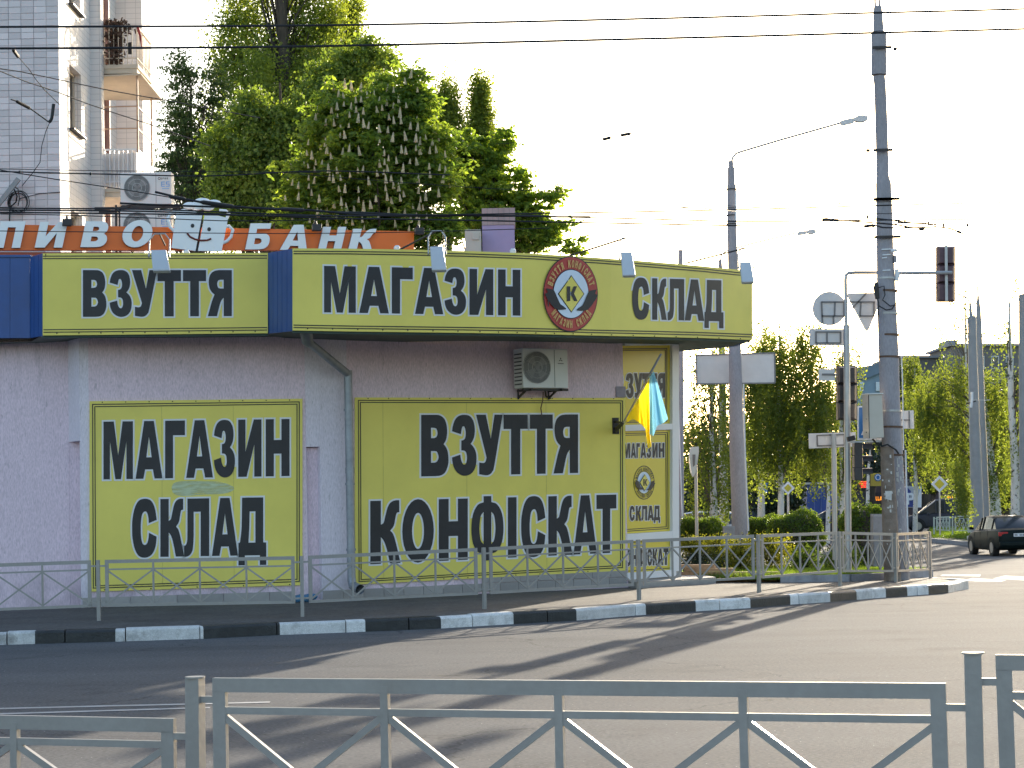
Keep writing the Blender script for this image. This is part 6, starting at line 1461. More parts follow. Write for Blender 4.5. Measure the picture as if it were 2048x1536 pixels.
# ------------------------------------------------------------------ vegetation
def leaf_mesh(name, C_, size, m, parent=None, droop=0., up=.0, asp=.55, fan=0):
    """one leaf blade (two triangles folded on the mid rib) per centre; fan>0: palmate leaf of that many leaflets"""
    org = ORG.get(parent.name, V((0, 0, 0))) if parent is not None else V((0, 0, 0))
    C_ = np.asarray(C_) - np.array(org)
    if fan:
        base_dir = npr.normal(size=(len(C_), 3)); base_dir[:, 2] = base_dir[:, 2] * .3 - .05; base_dir /= np.linalg.norm(base_dir, axis=1)[:, None]
        upv = npr.normal(size=(len(C_), 3)) * .35 + np.array([0, 0, 1.]); side = np.cross(base_dir, upv); side /= np.linalg.norm(side, axis=1)[:, None]
        cs, axs = [], []
        for i in range(fan):
            a = (i - (fan - 1) / 2) * 1.15; ax = base_dir * math.cos(a) + side * math.sin(a); ax = ax + np.array([0, 0, -.35]); ax /= np.linalg.norm(ax, axis=1)[:, None]
            cs.append(C_ + ax * size * .5); axs.append(ax)
        C_ = np.concatenate(cs); A = np.concatenate(axs)
    else:
        A = npr.normal(size=(len(C_), 3)); A[:, 2] -= droop; A /= np.linalg.norm(A, axis=1)[:, None]
    N = len(C_); B = npr.normal(size=(N, 3)); B[:, 2] += up
    if up:  # B is the blade normal
        W = np.cross(A, B)
    else: W = np.cross(A, B)
    W /= np.linalg.norm(W, axis=1)[:, None] + 1e-9
    s_ = size * npr.uniform(.6, 1.3, size=(N, 1)); nrm = np.cross(W, A)
    v0 = C_ - A * s_ * .5; v1 = C_ + W * s_ * asp * .5 + nrm * s_ * .12; v2 = C_ + A * s_ * .5 - np.array([0, 0, 1.]) * s_ * .1; v3 = C_ - W * s_ * asp * .5 + nrm * s_ * .12
    vs = np.stack([v0, v1, v2, v3], 1).reshape(-1, 3).astype(np.float32)
    me = bpy.data.meshes.new(name); me.vertices.add(4 * N); me.vertices.foreach_set('co', vs.ravel())
    me.loops.add(6 * N); b = np.arange(N)[:, None] * 4
    me.loops.foreach_set('vertex_index', (b + np.array([[0, 1, 2, 0, 2, 3]])).ravel().astype(np.int32))
    me.polygons.add(2 * N); me.polygons.foreach_set('loop_start', (np.arange(2 * N) * 3).astype(np.int32)); me.polygons.foreach_set('loop_total', np.full(2 * N, 3, np.int32))
    me.update(); me.validate(); me.materials.append(m)
    o = bpy.data.objects.new(name, me); COL.objects.link(o)
    if parent is not None: o.parent = parent
    ORG[o.name] = org
    return o
def ellip_px(px, py, rx, ry, d_, rd=None):
    c_ = P(px, py, d_); s_ = d_ / FPX; return (np.array(c_), np.array([rx * s_, (rd if rd is not None else min(rx, ry) * s_ * .9), ry * s_]))
def clump_points(ells, n_clumps, per, cr_, shell=.55, flat=.7, seed=1):
    g = np.random.default_rng(seed); vols = np.array([e[1].prod() ** .67 for e in ells]); vols /= vols.sum(); out = []; cen = []
    for e, v in zip(ells, vols):
        k = max(1, int(round(n_clumps * v))); d = g.normal(size=(k, 3)); d /= np.linalg.norm(d, axis=1)[:, None]; r = (shell + (1 - shell) * g.random((k, 1)) ** .7) * g.uniform(.85, 1.08, (k, 1)); r = np.where(g.random((k, 1)) < .3, g.random((k, 1)), r)
        cc = e[0] + d * r * e[1]; cen.append(cc)
    cen = np.concatenate(cen)
    for c_ in cen:
        s_ = cr_ * g.uniform(.5, 1.4); k = max(3, int(per * g.uniform(.5, 1.5))); p = g.normal(size=(k, 3)) * .5; p[:, 2] *= flat; out.append(c_ + p * s_)
    return np.concatenate(out), cen
def limbs(root, base, cen, n_, r0, m, seed=3, top=None, name='trunk'):
    """tapered trunk with limbs running to a sample of clump centres"""
    g = random.Random(seed); base = V(base); zc = [c[2] for c in cen]; zt = top if top is not None else max(zc) * .92; ax = V((float(np.mean([c[0] for c in cen])), float(np.mean([c[1] for c in cen])), zt))
    pts = [base, base.lerp(ax, .15) + V((.05, 0, 0)), base.lerp(ax, .4) + V((g.uniform(-.15, .15), 0, 0)), base.lerp(ax, .7) + V((g.uniform(-.2, .2), 0, 0)), ax]
    tr = MB(); tr.tube(pts, [r0 * 1.25, r0, r0 * .8, r0 * .5, r0 * .12], 10); tr.build(name, m, root, smooth=True)
    lm_ = MB()
    for i in range(n_):
        c_ = V([float(q) for q in cen[g.randrange(len(cen))]]); t = max(.12, min(.9, (c_.z - base.z) / max(.1, (ax.z - base.z)) - g.uniform(.1, .3)))
        j = min(3, int(t * 4)); o = base.lerp(ax, t); mid = o.lerp(c_, .5) + V((g.uniform(-.2, .2), g.uniform(-.2, .2), g.uniform(0, .25)))
        rr = r0 * (1 - t) * .38 + .012; lm_.tube([o, mid, c_], [rr, rr * .6, rr * .15], 5)
    lm_.build('limbs', m, root, smooth=True)
def tree(name, base, ells, label, cat, m_leaf, nc, per, cr_, size, m_bark=None, r0=.22, droop=.2, nl=40, group=None, seed=1, shell=.55, fan=0, flat=.7, top=None, asp=.55):
    root = thing(name, base, label, cat, group); pts, cen = clump_points(ells, nc, per, cr_, shell, flat, seed)
    o = leaf_mesh('crown', pts, size, m_leaf, root, droop=droop, up=.3, asp=asp, fan=fan); limbs(root, base, cen, nl, r0, m_bark or M_BARK, seed, top)
    return root, cen
L_POP = leafmat('poplar_leaves', (.075, .12, .03), (.25, .31, .055), .55)
L_ELM = leafmat('elm_leaves', (.04, .075, .03), (.085, .13, .04), .45)
L_CHE = leafmat('chestnut_leaves', (.08, .15, .035), (.21, .29, .055), .58)
L_MAP = leafmat('maple_leaves', (.10, .18, .035), (.23, .31, .05), .6)
L_BIR = leafmat('birch_leaves', (.085, .13, .032), (.175, .215, .05), .58)
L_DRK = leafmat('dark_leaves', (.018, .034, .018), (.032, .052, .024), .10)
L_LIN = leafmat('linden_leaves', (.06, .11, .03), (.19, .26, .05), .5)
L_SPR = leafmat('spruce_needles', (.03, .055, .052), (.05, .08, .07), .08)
L_HDG = leafmat('hedge_leaves', (.045, .09, .018), (.14, .20, .03), .45)
L_SHR = leafmat('spirea_leaves', (.10, .13, .02), (.22, .22, .03), .5)
L_GRS = leafmat('grass_blades', (.06, .12, .02), (.15, .22, .04), .5)
E = ellip_px
# tall poplars behind the shop
tree('poplar_tree', at(585, 88, 0), [E(495, -20, 55, 130, 88), E(640, 20, 60, 150, 88), E(575, 120, 60, 160, 89), E(490, 170, 60, 90, 87), E(455, 90, 35, 60, 87), E(640, 180, 60, 90, 86), E(560, 300, 75, 90, 85), E(650, 330, 70, 90, 86), E(490, 330, 75, 80, 85), E(455, 410, 70, 70, 86), E(580, 430, 90, 80, 86), E(570, -180, 110, 160, 88), E(535, 240, 35, 50, 84), E(520, 150, 28, 60, 84), E(440, 250, 30, 50, 87)],
     'tall dark poplar running out of the top of the photo behind the shop', 'tree', L_POP, 900, 130, .78, .155, r0=.6, nl=120, seed=2, shell=.55, flat=1.4)
tree('poplar_tree', at(700, 92, 0), [E(700, 20, 26, 70, 92), E(708, 90, 24, 60, 92), E(690, 200, 55, 120, 92), E(742, 150, 24, 50, 92), E(775, 112, 18, 14, 92), E(660, 130, 40, 120, 92)], 'narrow lighter poplar merging with the right side of the tallest poplar', 'tree', L_POP, 520, 60, .42, .15, r0=.3, nl=30, seed=4, shell=.6, flat=1.5)
tree('poplar_tree', at(895, 100, 0), [E(893, 205, 26, 52, 100), E(895, 300, 42, 110, 100)], 'shorter dark poplar top rising behind the chestnut, left of a pointed one', 'tree', L_POP, 300, 60, .45, .16, r0=.3, nl=24, seed=5, flat=1.6)
tree('poplar_tree', at(962, 102, 0), [E(961, 185, 17, 48, 102), E(963, 240, 28, 80, 102), E(965, 330, 38, 110, 102)], 'slender pointed poplar top at the right behind the chestnut', 'tree', L_POP, 300, 60, .42, .16, r0=.3, nl=24, seed=6, flat=1.6)
tree('linden_tree', at(600, 70, 0), [E(650, 190, 60, 70, 70), E(700, 140, 45, 45, 70), E(590, 270, 70, 80, 70), E(520, 330, 70, 80, 70), E(465, 400, 60, 80, 70), E(560, 410, 80, 80, 70), E(440, 300, 35, 50, 70), E(735, 95, 22, 22, 70), E(500, 230, 40, 50, 70), E(775, 120, 26, 20, 70)],
     'mid green broad leaved tree filling the gap between the tall poplar and the flowering chestnut', 'tree', L_LIN, 1100, 44, .45, .14, r0=.3, nl=80, seed=12, shell=.6, flat=.7, asp=.8)
# airy elm on the left
tree('elm_tree', at(395, 78, 0), [E(375, 150, 45, 45, 78), E(355, 110, 22, 12, 78), E(365, 230, 55, 60, 78), E(385, 300, 75, 55, 78), E(400, 370, 90, 75, 78), E(430, 200, 35, 120, 78.5), E(345, 340, 36, 40, 78), E(335, 270, 20, 12, 78), E(325, 385, 22, 12, 78), E(370, 430, 70, 40, 78)],
     'loose fine leaved dark tree beside the balconies', 'tree', L_ELM, 700, 34, .40, .12, r0=.3, nl=150, seed=7, shell=.35, droop=.6, flat=.35)
# flowering horse chestnut
chest, ccen = tree('chestnut_tree', at(750, 50, 0), [E(730, 330, 135, 150, 50, 1.6), E(805, 215, 62, 78, 50), E(830, 170, 26, 30, 50), E(690, 215, 55, 45, 50), E(640, 400, 85, 90, 50), E(835, 340, 75, 110, 50), E(760, 460, 170, 60, 50), E(660, 280, 60, 50, 50)],
                   'broad horse chestnut covered in pale flower candles behind the orange board', 'tree', L_CHE, 560, 22, .36, .155, r0=.32, nl=80, seed=8, shell=.68, fan=5, asp=.5)
# its flower candles
M_FLOW = mat('cream_blossom', (.85, .78, .60), .8, .08, 20, trans=.5)
g = random.Random(5); fm_ = None; cand = []
tries = 0
EL = [(730, 330, 135, 150, 1.6), (805, 215, 62, 78, .7), (690, 215, 55, 45, .5), (640, 400, 85, 90, .95), (835, 340, 75, 110, .85), (760, 460, 170, 60, .7)]
while len(cand) < 190 and tries < 12000:
    tries += 1; px, py, rx, ry, dpt = g.choice([EL[0]] * 4 + EL[1:])
    x = g.uniform(-1, 1); y = g.uniform(-1, 1)
    if x * x + y * y > .95: continue
    X, Y = px + x * rx, py + y * ry
    if Y > 505 or X < 570 or any(abs(X - a) < 7 and abs(Y - b) < 13 for a, b in cand): continue
    # frontmost crown surface along this column
    dz = max([dp_ * math.sqrt(max(0, 1 - ((X - a) / b2_) ** 2 - ((Y - c) / d2_) ** 2)) for a, c, b2_, d2_, dp_ in EL]); cand.append((X, Y))
    if fm_ is None:
        mb = MB(); h_ = .19
        for lv in range(6):
            zz_ = h_ * lv / 6; rr = .042 * (1 - lv / 6.5)
            for k_ in range(5):
                a = k_ * 1.256 + lv * .6; mb.sphere((math.cos(a) * rr * .8, math.sin(a) * rr * .8, zz_), .017, 5, 3)
        mb.sphere((0, 0, h_), .011, 5, 3)
        o = mb.build('blossom_spike', M_FLOW, chest, local=True); fm_ = o.data
    else:
        o = bpy.data.objects.new('blossom_spike', fm_); COL.objects.link(o); o.parent = chest
    o.location = P(X, Y, 50 - dz - g.uniform(.0, .25)) - ORG[chest.name]; s_ = g.uniform(.65, 1.1); o.scale = (s_, s_, s_ * g.uniform(.9, 1.2)); o.rotation_euler = (g.uniform(-.14, .14), g.uniform(-.14, .14), g.uniform(0, 6))
# maple at the right
tree('maple_tree', at(985, 54, 0), [E(930, 330, 60, 80, 54), E(985, 330, 45, 60, 54), E(975, 420, 85, 80, 54, 1.2), E(1050, 400, 35, 35, 54), E(1070, 450, 55, 45, 54), E(1100, 395, 22, 18, 54), E(1125, 450, 18, 12, 54), E(1040, 480, 90, 40, 54), E(1145, 497, 32, 12, 54), E(1155, 480, 18, 8, 54), E(1012, 285, 22, 25, 54), E(1040, 350, 18, 16, 54), E(1120, 380, 16, 8, 54)],
     'bright green spreading maple behind the lilac chimney', 'tree', L_MAP, 480, 20, .27, .12, r0=.2, nl=140, seed=9, shell=.3, fan=3, asp=.8, flat=.4)

# birches: hanging strands of small leaves
def birch(root_px, d_, ells, label, n_str, lmin, lmax, size, m_leaf=L_BIR, r0=.16, seed=1, trunk=True, lean=0, top_py=None, per=26, group='birches along the far side'):
    g = np.random.default_rng(seed); base = at(root_px, d_, zp(d_)); root = thing('birch_tree', base, label, 'tree', group)
    vols = np.array([e[1].prod() ** .67 for e in ells]); vols /= vols.sum(); P_s = []; tops = []
    for e, v in zip(ells, vols):
        for i in range(max(1, int(n_str * v))):
            d = g.normal(size=3); d /= np.linalg.norm(d); r = g.random() ** .4; c_ = e[0] + d * r * e[1]; L_ = g.uniform(lmin, lmax); n_ = int(per * L_ * g.uniform(.6, 1.3)) + 3
            t = np.sort(g.random(n_)); dx = g.normal() * .10; dy = g.normal() * .10; p = np.stack([c_[0] + dx * t * L_ + g.normal(size=n_) * .05, c_[1] + dy * t * L_ + g.normal(size=n_) * .05, c_[2] - t * L_ + g.normal(size=n_) * .02], 1); P_s.append(p); tops.append(c_)
    leaf_mesh('crown', np.concatenate(P_s), size, m_leaf, root, droop=.8, asp=.7)
    if trunk:
        tp = P(root_px + lean, top_py, d_) if top_py is not None else V([float(q) for q in np.mean(tops, axis=0)])
        MB().tube([base, base.lerp(tp, .3) + V((.04, 0, 0)), base.lerp(tp, .6) + V((-.05, 0, 0)), tp], [r0 * 1.2, r0 * .9, r0 * .6, r0 * .15], 10).build('trunk', M_BIRCH, root, smooth=True)
        lm_ = MB(); rg = random.Random(seed)
        for i in range(26):
            c_ = V([float(q) for q in tops[rg.randrange(len(tops))]]); t = max(.25, min(.92, (c_.z - base.z) / (tp.z - base.z) - rg.uniform(.05, .25))); o = base.lerp(tp, t); mid = o.lerp(c_, .55) + V((0, 0, .35)); rr = r0 * (1 - t) * .35 + .01
            lm_.tube([o, mid, c_], [rr, rr * .6, rr * .2], 5)
        lm_.build('limbs', M_BIRCH2, root, smooth=True)
    return root
# birch bark: white with dark marks
M_BIRCH = mat('birch_bark', (.60, .58, .55), .8, .08, 3, bump=.3, dirt=1.0, dirtcol=(.03, .028, .025), stretch=(1, 1, 1.0), fine=.1)
for nd in M_BIRCH.node_tree.nodes:
    if nd.type == 'TEX_NOISE' and abs(nd.inputs['Scale'].default_value - 1.05) < .01: nd.inputs['Scale'].default_value = 5.5
    if nd.type == 'MAP_RANGE' and abs(nd.inputs[1].default_value - .52) < .01: nd.inputs[1].default_value = .55; nd.inputs[2].default_value = .6
M_BIRCH2 = mat('birch_twig', (.10, .08, .06), .85, .2, 3)
# grass of the corner: mass of birch curtains left of the signs
birch(1425, 62, [E(1410, 720, 45, 60, 62), E(1420, 830, 60, 90, 62), E(1395, 900, 35, 120, 62), E(1450, 930, 50, 80, 62), E(1420, 990, 50, 25, 62)], 'thin birch with trailing twigs between shop corner and concrete lamp post', 420, .5, 1.6, .085, seed=21, r0=.13, top_py=700, per=16)
birch(1445, 64, [E(1440, 700, 40, 50, 64), E(1450, 800, 40, 100, 64), E(1440, 640, 20, 30, 64)], 'second thin birch trunk just left of the concrete lamp post', 130, .5, 1.4, .085, seed=31, r0=.14, top_py=690, per=14)
birch(1560, 66, [E(1585, 700, 75, 60, 66), E(1600, 790, 75, 80, 66), E(1535, 800, 65, 80, 66), E(1655, 770, 25, 50, 66), E(1500, 740, 30, 50, 66), E(1570, 880, 70, 40, 66), E(1510, 860, 30, 70, 66), E(1640, 860, 35, 70, 66), E(1620, 660, 30, 30, 66), E(1530, 700, 30, 60, 66)], 'full bright birch mass under the round sign back', 1500, .6, 1.8, .085, seed=22, r0=.11, top_py=640, per=22)
birch(1520, 70, [E(1515, 660, 40, 60, 70), E(1500, 740, 40, 90, 70), E(1560, 680, 30, 30, 70)], 'sparse light birch top showing beside the blank board', 130, .5, 1.3, .09, seed=23, r0=.12, top_py=680, per=12)
birch(1685, 70, [E(1690, 760, 35, 60, 70), E(1690, 900, 35, 90, 70), E(1715, 690, 15, 25, 70), E(1680, 700, 30, 25, 70)], 'birch behind the slim sign post', 330, .5, 1.4, .085, seed=24, r0=.12, top_py=690, per=16)
birch(1655, 84, [E(1640, 900, 30, 60, 84)], 'far birch with white trunk in front of the blue kiosk', 40, .4, 1.0, .09, seed=25, r0=.09, top_py=800, per=12)
birch(1727, 80, [E(1740, 860, 20, 30, 80)], 'leaning birch trunk between cabinet and stub post', 25, .3, .8, .09, seed=26, r0=.09, lean=20, top_py=840, per=10)
birch(1995, 93, [E(1900, 745, 50, 45, 93), E(1845, 790, 48, 50, 93), E(1890, 830, 60, 60, 93), E(1925, 900, 50, 40, 93), E(2000, 850, 45, 80, 93), E(1990, 940, 35, 50, 93), E(1985, 760, 40, 40, 93)], 'large birch with long hanging twigs behind the paired grey poles', 1000, .6, 2.2, .10, seed=27, r0=.24, lean=-40, top_py=640, per=20)
birch(1940, 95, [E(1915, 640, 50, 28, 95), E(1870, 655, 28, 14, 95), E(1935, 600, 22, 30, 95), E(1960, 660, 30, 30, 95), E(1925, 540, 8, 20, 95), E(1900, 600, 10, 20, 95)], 'sparse birch top standing against the sky behind the hanging plum traffic light', 110, .4, 1.3, .10, seed=37, r0=.10, lean=-10, top_py=560, per=14)
birch(2034, 78, [E(2020, 870, 30, 70, 78), E(2060, 800, 50, 110, 78), E(2012, 650, 22, 40, 78), E(2080, 950, 50, 60, 78), E(2030, 560, 14, 40, 78)], 'birch with a mottled white trunk near the right edge of the photo', 330, .5, 1.5, .095, seed=28, r0=.2, lean=-16, top_py=590, per=12)
birch(1830, 100, [E(1835, 760, 35, 40, 100), E(1850, 870, 40, 80, 100), E(1822, 720, 22, 25, 100)], 'paler birch further back just right of the tall pole', 420, .6, 1.5, .11, seed=29, r0=.11, top_py=730, per=16)
birch(1925, 72, [E(1912, 925, 16, 12, 72, .4), E(1925, 975, 20, 26, 72, .4)], 'low hanging birch branch beside the yellow priority sign', 110, .5, 1.3, .075, seed=30, trunk=False, per=26)
# dark far trees filling the background on the right
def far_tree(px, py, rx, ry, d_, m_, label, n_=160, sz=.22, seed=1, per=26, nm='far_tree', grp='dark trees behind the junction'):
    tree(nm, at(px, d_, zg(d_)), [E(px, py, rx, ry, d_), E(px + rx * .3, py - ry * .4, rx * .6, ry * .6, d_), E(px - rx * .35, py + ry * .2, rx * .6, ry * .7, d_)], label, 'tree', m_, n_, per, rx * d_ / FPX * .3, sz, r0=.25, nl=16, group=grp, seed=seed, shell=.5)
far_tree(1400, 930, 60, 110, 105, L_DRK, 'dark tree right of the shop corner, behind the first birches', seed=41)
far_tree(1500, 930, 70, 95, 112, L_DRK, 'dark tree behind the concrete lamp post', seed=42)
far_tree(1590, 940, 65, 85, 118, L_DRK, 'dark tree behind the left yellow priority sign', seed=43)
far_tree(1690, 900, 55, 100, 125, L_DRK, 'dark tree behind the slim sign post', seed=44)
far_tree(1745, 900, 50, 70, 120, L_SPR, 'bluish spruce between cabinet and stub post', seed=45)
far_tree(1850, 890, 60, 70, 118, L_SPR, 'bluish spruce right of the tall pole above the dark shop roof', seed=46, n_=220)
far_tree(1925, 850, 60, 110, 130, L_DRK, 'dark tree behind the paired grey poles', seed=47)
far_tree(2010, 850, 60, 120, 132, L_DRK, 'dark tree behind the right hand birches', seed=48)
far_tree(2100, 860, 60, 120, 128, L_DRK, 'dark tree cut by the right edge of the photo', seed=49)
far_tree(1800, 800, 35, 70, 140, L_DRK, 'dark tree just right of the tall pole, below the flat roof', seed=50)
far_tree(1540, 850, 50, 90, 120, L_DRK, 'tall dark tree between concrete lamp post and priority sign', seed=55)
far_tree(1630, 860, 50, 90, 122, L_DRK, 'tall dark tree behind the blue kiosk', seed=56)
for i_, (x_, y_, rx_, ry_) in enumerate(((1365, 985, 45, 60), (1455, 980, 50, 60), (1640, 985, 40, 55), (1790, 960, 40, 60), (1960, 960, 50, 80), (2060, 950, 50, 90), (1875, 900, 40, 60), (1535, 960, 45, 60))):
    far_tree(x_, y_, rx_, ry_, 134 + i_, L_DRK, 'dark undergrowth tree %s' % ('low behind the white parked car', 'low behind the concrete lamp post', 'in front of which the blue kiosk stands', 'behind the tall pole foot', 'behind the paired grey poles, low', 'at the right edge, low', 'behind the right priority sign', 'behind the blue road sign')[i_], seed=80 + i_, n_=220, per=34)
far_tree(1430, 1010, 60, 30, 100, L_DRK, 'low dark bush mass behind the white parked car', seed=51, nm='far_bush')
far_tree(1560, 1000, 50, 35, 100, L_DRK, 'low dark bush mass under the left priority sign', seed=52, nm='far_bush')
far_tree(2010, 985, 50, 30, 100, L_BIR, 'light green bush behind the kerb railing on the far right', seed=53, nm='far_bush')
far_tree(1870, 975, 20, 14, 110, L_BIR, 'small light green bush left of the right priority sign', seed=54, n_=50, nm='far_bush')

# clipped hedges and low shrubs on the corner
def hedge(px, d_, w_m, dep, h_m, label, sq=2.4, n_=11000, z0=None, seed=1, py=None):
    z0 = zp(d_) if z0 is None else z0; c_ = at(px, d_, z0); root = thing('clipped_hedge', c_, label, 'hedge', 'clipped bushes on the corner bed'); g = np.random.default_rng(seed)
    def surf_pts(n, k):
        u = g.uniform(-math.pi, math.pi, n); v_ = g.uniform(-.5, 1, n) * math.pi / 2; v_ = np.arcsin(np.clip(g.uniform(-.8, 1, n), -1, 1)); sp = lambda x: np.sign(x) * np.abs(x) ** (2 / sq)
        x = sp(np.cos(v_)) * sp(np.cos(u)); y = sp(np.cos(v_)) * sp(np.sin(u)); z = sp(np.sin(v_))
        bump = 1 + .06 * np.sin(x * 5 + seed) * np.cos(y * 4) + .05 * np.sin(z * 7 + x * 3 + seed)
        return np.stack([x * w_m / 2 * k * bump, y * dep / 2 * k * bump, (z * .55 + .45) * h_m * k * bump], 1)
    p = surf_pts(n_, 1) * (1 - np.abs(g.normal(size=(n_, 1))) * .06); tw_ = surf_pts(n_ // 12, 1.04)
    leaf_mesh('foliage', np.concatenate([p, tw_]) + np.array(c_), .052, L_HDG, root, up=.2, asp=.7)
    mb = MB(); mb.sphere(V(c_) + V((0, 0, h_m * .44)), 1, 14, 9, (w_m / 2 * .86, dep / 2 * .86, h_m * .50)); mb.build('dark_core', M_BARK, root)  # solid dark core added inside the leaf shell, not modelled branches
def wm(px, d_): return px * d_ / FPX
hedge(1405, 47.5, wm(96, 47.5), 1.2, .78, 'low dome shaped bush beside the shop corner', seed=61, z0=P(1405, 1100, 47.5).z)
hedge(1533, 49, wm(78, 49), 1.1, .78, 'smaller rounded bush left of the big clipped dome', seed=62, z0=P(1533, 1096, 49).z)
hedge(1594, 46.5, wm(112, 46.5), 1.3, .99, 'large clipped dome bush in the middle of the corner bed', seed=63, z0=P(1594, 1110, 46.5).z)
hedge(1728, 43.5, wm(88, 43.5), 1.1, 1.24, 'tall squared clipped bush behind the grey utility box', sq=3.6, seed=64, z0=P(1728, 1128, 43.5).z)
def shrub(px, py, rx, ry, d_, m_, label, n_=90, per=26, sz=.05, seed=1):
    tree('low_shrub', P(px, py + ry, d_), [E(px, py, rx, ry, d_, rx * d_ / FPX)], label, 'shrub', m_, n_, per, .16, sz, r0=.015, nl=25, seed=seed, group='low shrubs behind the railing', shell=.4)
shrub(1385, 1095, 30, 28, 41.5, L_SHR, 'yellow green shrub touching the shop corner', seed=71); shrub(1430, 1105, 45, 38, 41.5, L_SHR, 'yellow green shrub in front of the low dome bush', seed=72, n_=120)
shrub(1480, 1110, 40, 35, 41.8, L_SHR, 'yellow green shrub under the concrete lamp post', seed=73, n_=120); shrub(1540, 1100, 50, 34, 42.5, L_SHR, 'yellow green shrub below the smaller rounded bush', seed=74, n_=130)
shrub(1610, 1120, 45, 26, 42, L_HDG, 'dark green shrub below the large dome bush', seed=75); shrub(1680, 1120, 40, 30, 41, L_HDG, 'dark green shrub left of the squared bush', seed=76); shrub(1400, 1128, 45, 24, 40.6, L_DRK, 'dark low shrub just above the ochre brick edge', seed=77)
# grass of the bed
def grass(n_, region, h_, name, label, m_=L_GRS, seed=5):
    g = np.random.default_rng(seed); x0, x1, y0, y1 = region; xs_ = []; 
    ys_ = g.uniform(y0, y1, n_); q = [bed_x(y) if name == 'bed_grass' else (x0, x1) for y in ys_]
    pts_ = np.array([[g.uniform(a + .05, b - .05), y, zp(y) + .05] for y, (a, b) in zip(ys_, [k or (5, 5.2) for k in q])])
    L_ = g.uniform(.4, 1.3, n_) * h_; dx = g.normal(size=(n_, 2)) * .35 * L_[:, None]; w_ = .009; a = g.uniform(0, 6.28, n_); s_ = np.stack([np.cos(a) * w_, np.sin(a) * w_, 0 * a], 1)
    tip_ = pts_ + np.stack([dx[:, 0], dx[:, 1], L_], 1); vs = np.stack([pts_ - s_, pts_ + s_, tip_], 1).reshape(-1, 3).astype(np.float32)
    me = bpy.data.meshes.new(name); me.vertices.add(3 * n_); me.vertices.foreach_set('co', vs.ravel()); me.loops.add(3 * n_); me.loops.foreach_set('vertex_index', np.arange(3 * n_, dtype=np.int32)); me.polygons.add(n_); me.polygons.foreach_set('loop_start', (np.arange(n_) * 3).astype(np.int32)); me.polygons.foreach_set('loop_total', np.full(n_, 3, np.int32)); me.update(); me.materials.append(m_)
    o = bpy.data.objects.new(name, me); COL.objects.link(o); return tag(o, label, 'grass', kind='stuff')
grass(60000, (0, 0, 37.5, 46), .13, 'bed_grass', 'sunlit grass of the corner bed')
# ochre brick planter edge, brick by brick
pb0, pb1 = at(1358, 39.2, 0), at(1562, 38.3, 0); pl_w = thing('brick_planter_edge', (pb0 + pb1) / 2, 'low ochre brick planter wall between shop corner and grass', 'low wall')
eb = (pb1 - pb0); eb.z = 0; Lb = eb.length; eb.normalize(); nb_ = V((eb.y, -eb.x, 0)); zb_ = zp(38.7) - .02
for r_ in range(5):
    n_ = int(Lb / .255)
    for i in range(n_):
        u = (i + (.5 if r_ % 2 else 0)) * .255
        hmax = 5 if u < Lb * .35 else (4 if u < Lb * .55 else 3)
        if r_ >= hmax or u + .245 > Lb: continue
        c_ = V((pb0.x, pb0.y, 0)) + eb * (u + .1225) + V((0, 0, zb_ + r_ * .072 + .036)) + nb_ * rnd.uniform(0, .008); MB().obox(c_, eb * .243, nb_ * .12, V((0, 0, .062))).build('brick', M_BRK, pl_w)
MB().obox((pb0 + pb1) / 2 * 1 + V((0, 0, zb_ + .10 - (pb0.z + pb1.z) / 2)) - nb_ * .012, eb * (Lb - .02), nb_ * .10, V((0, 0, .21))).build('mortar_core', M_MORT, pl_w)

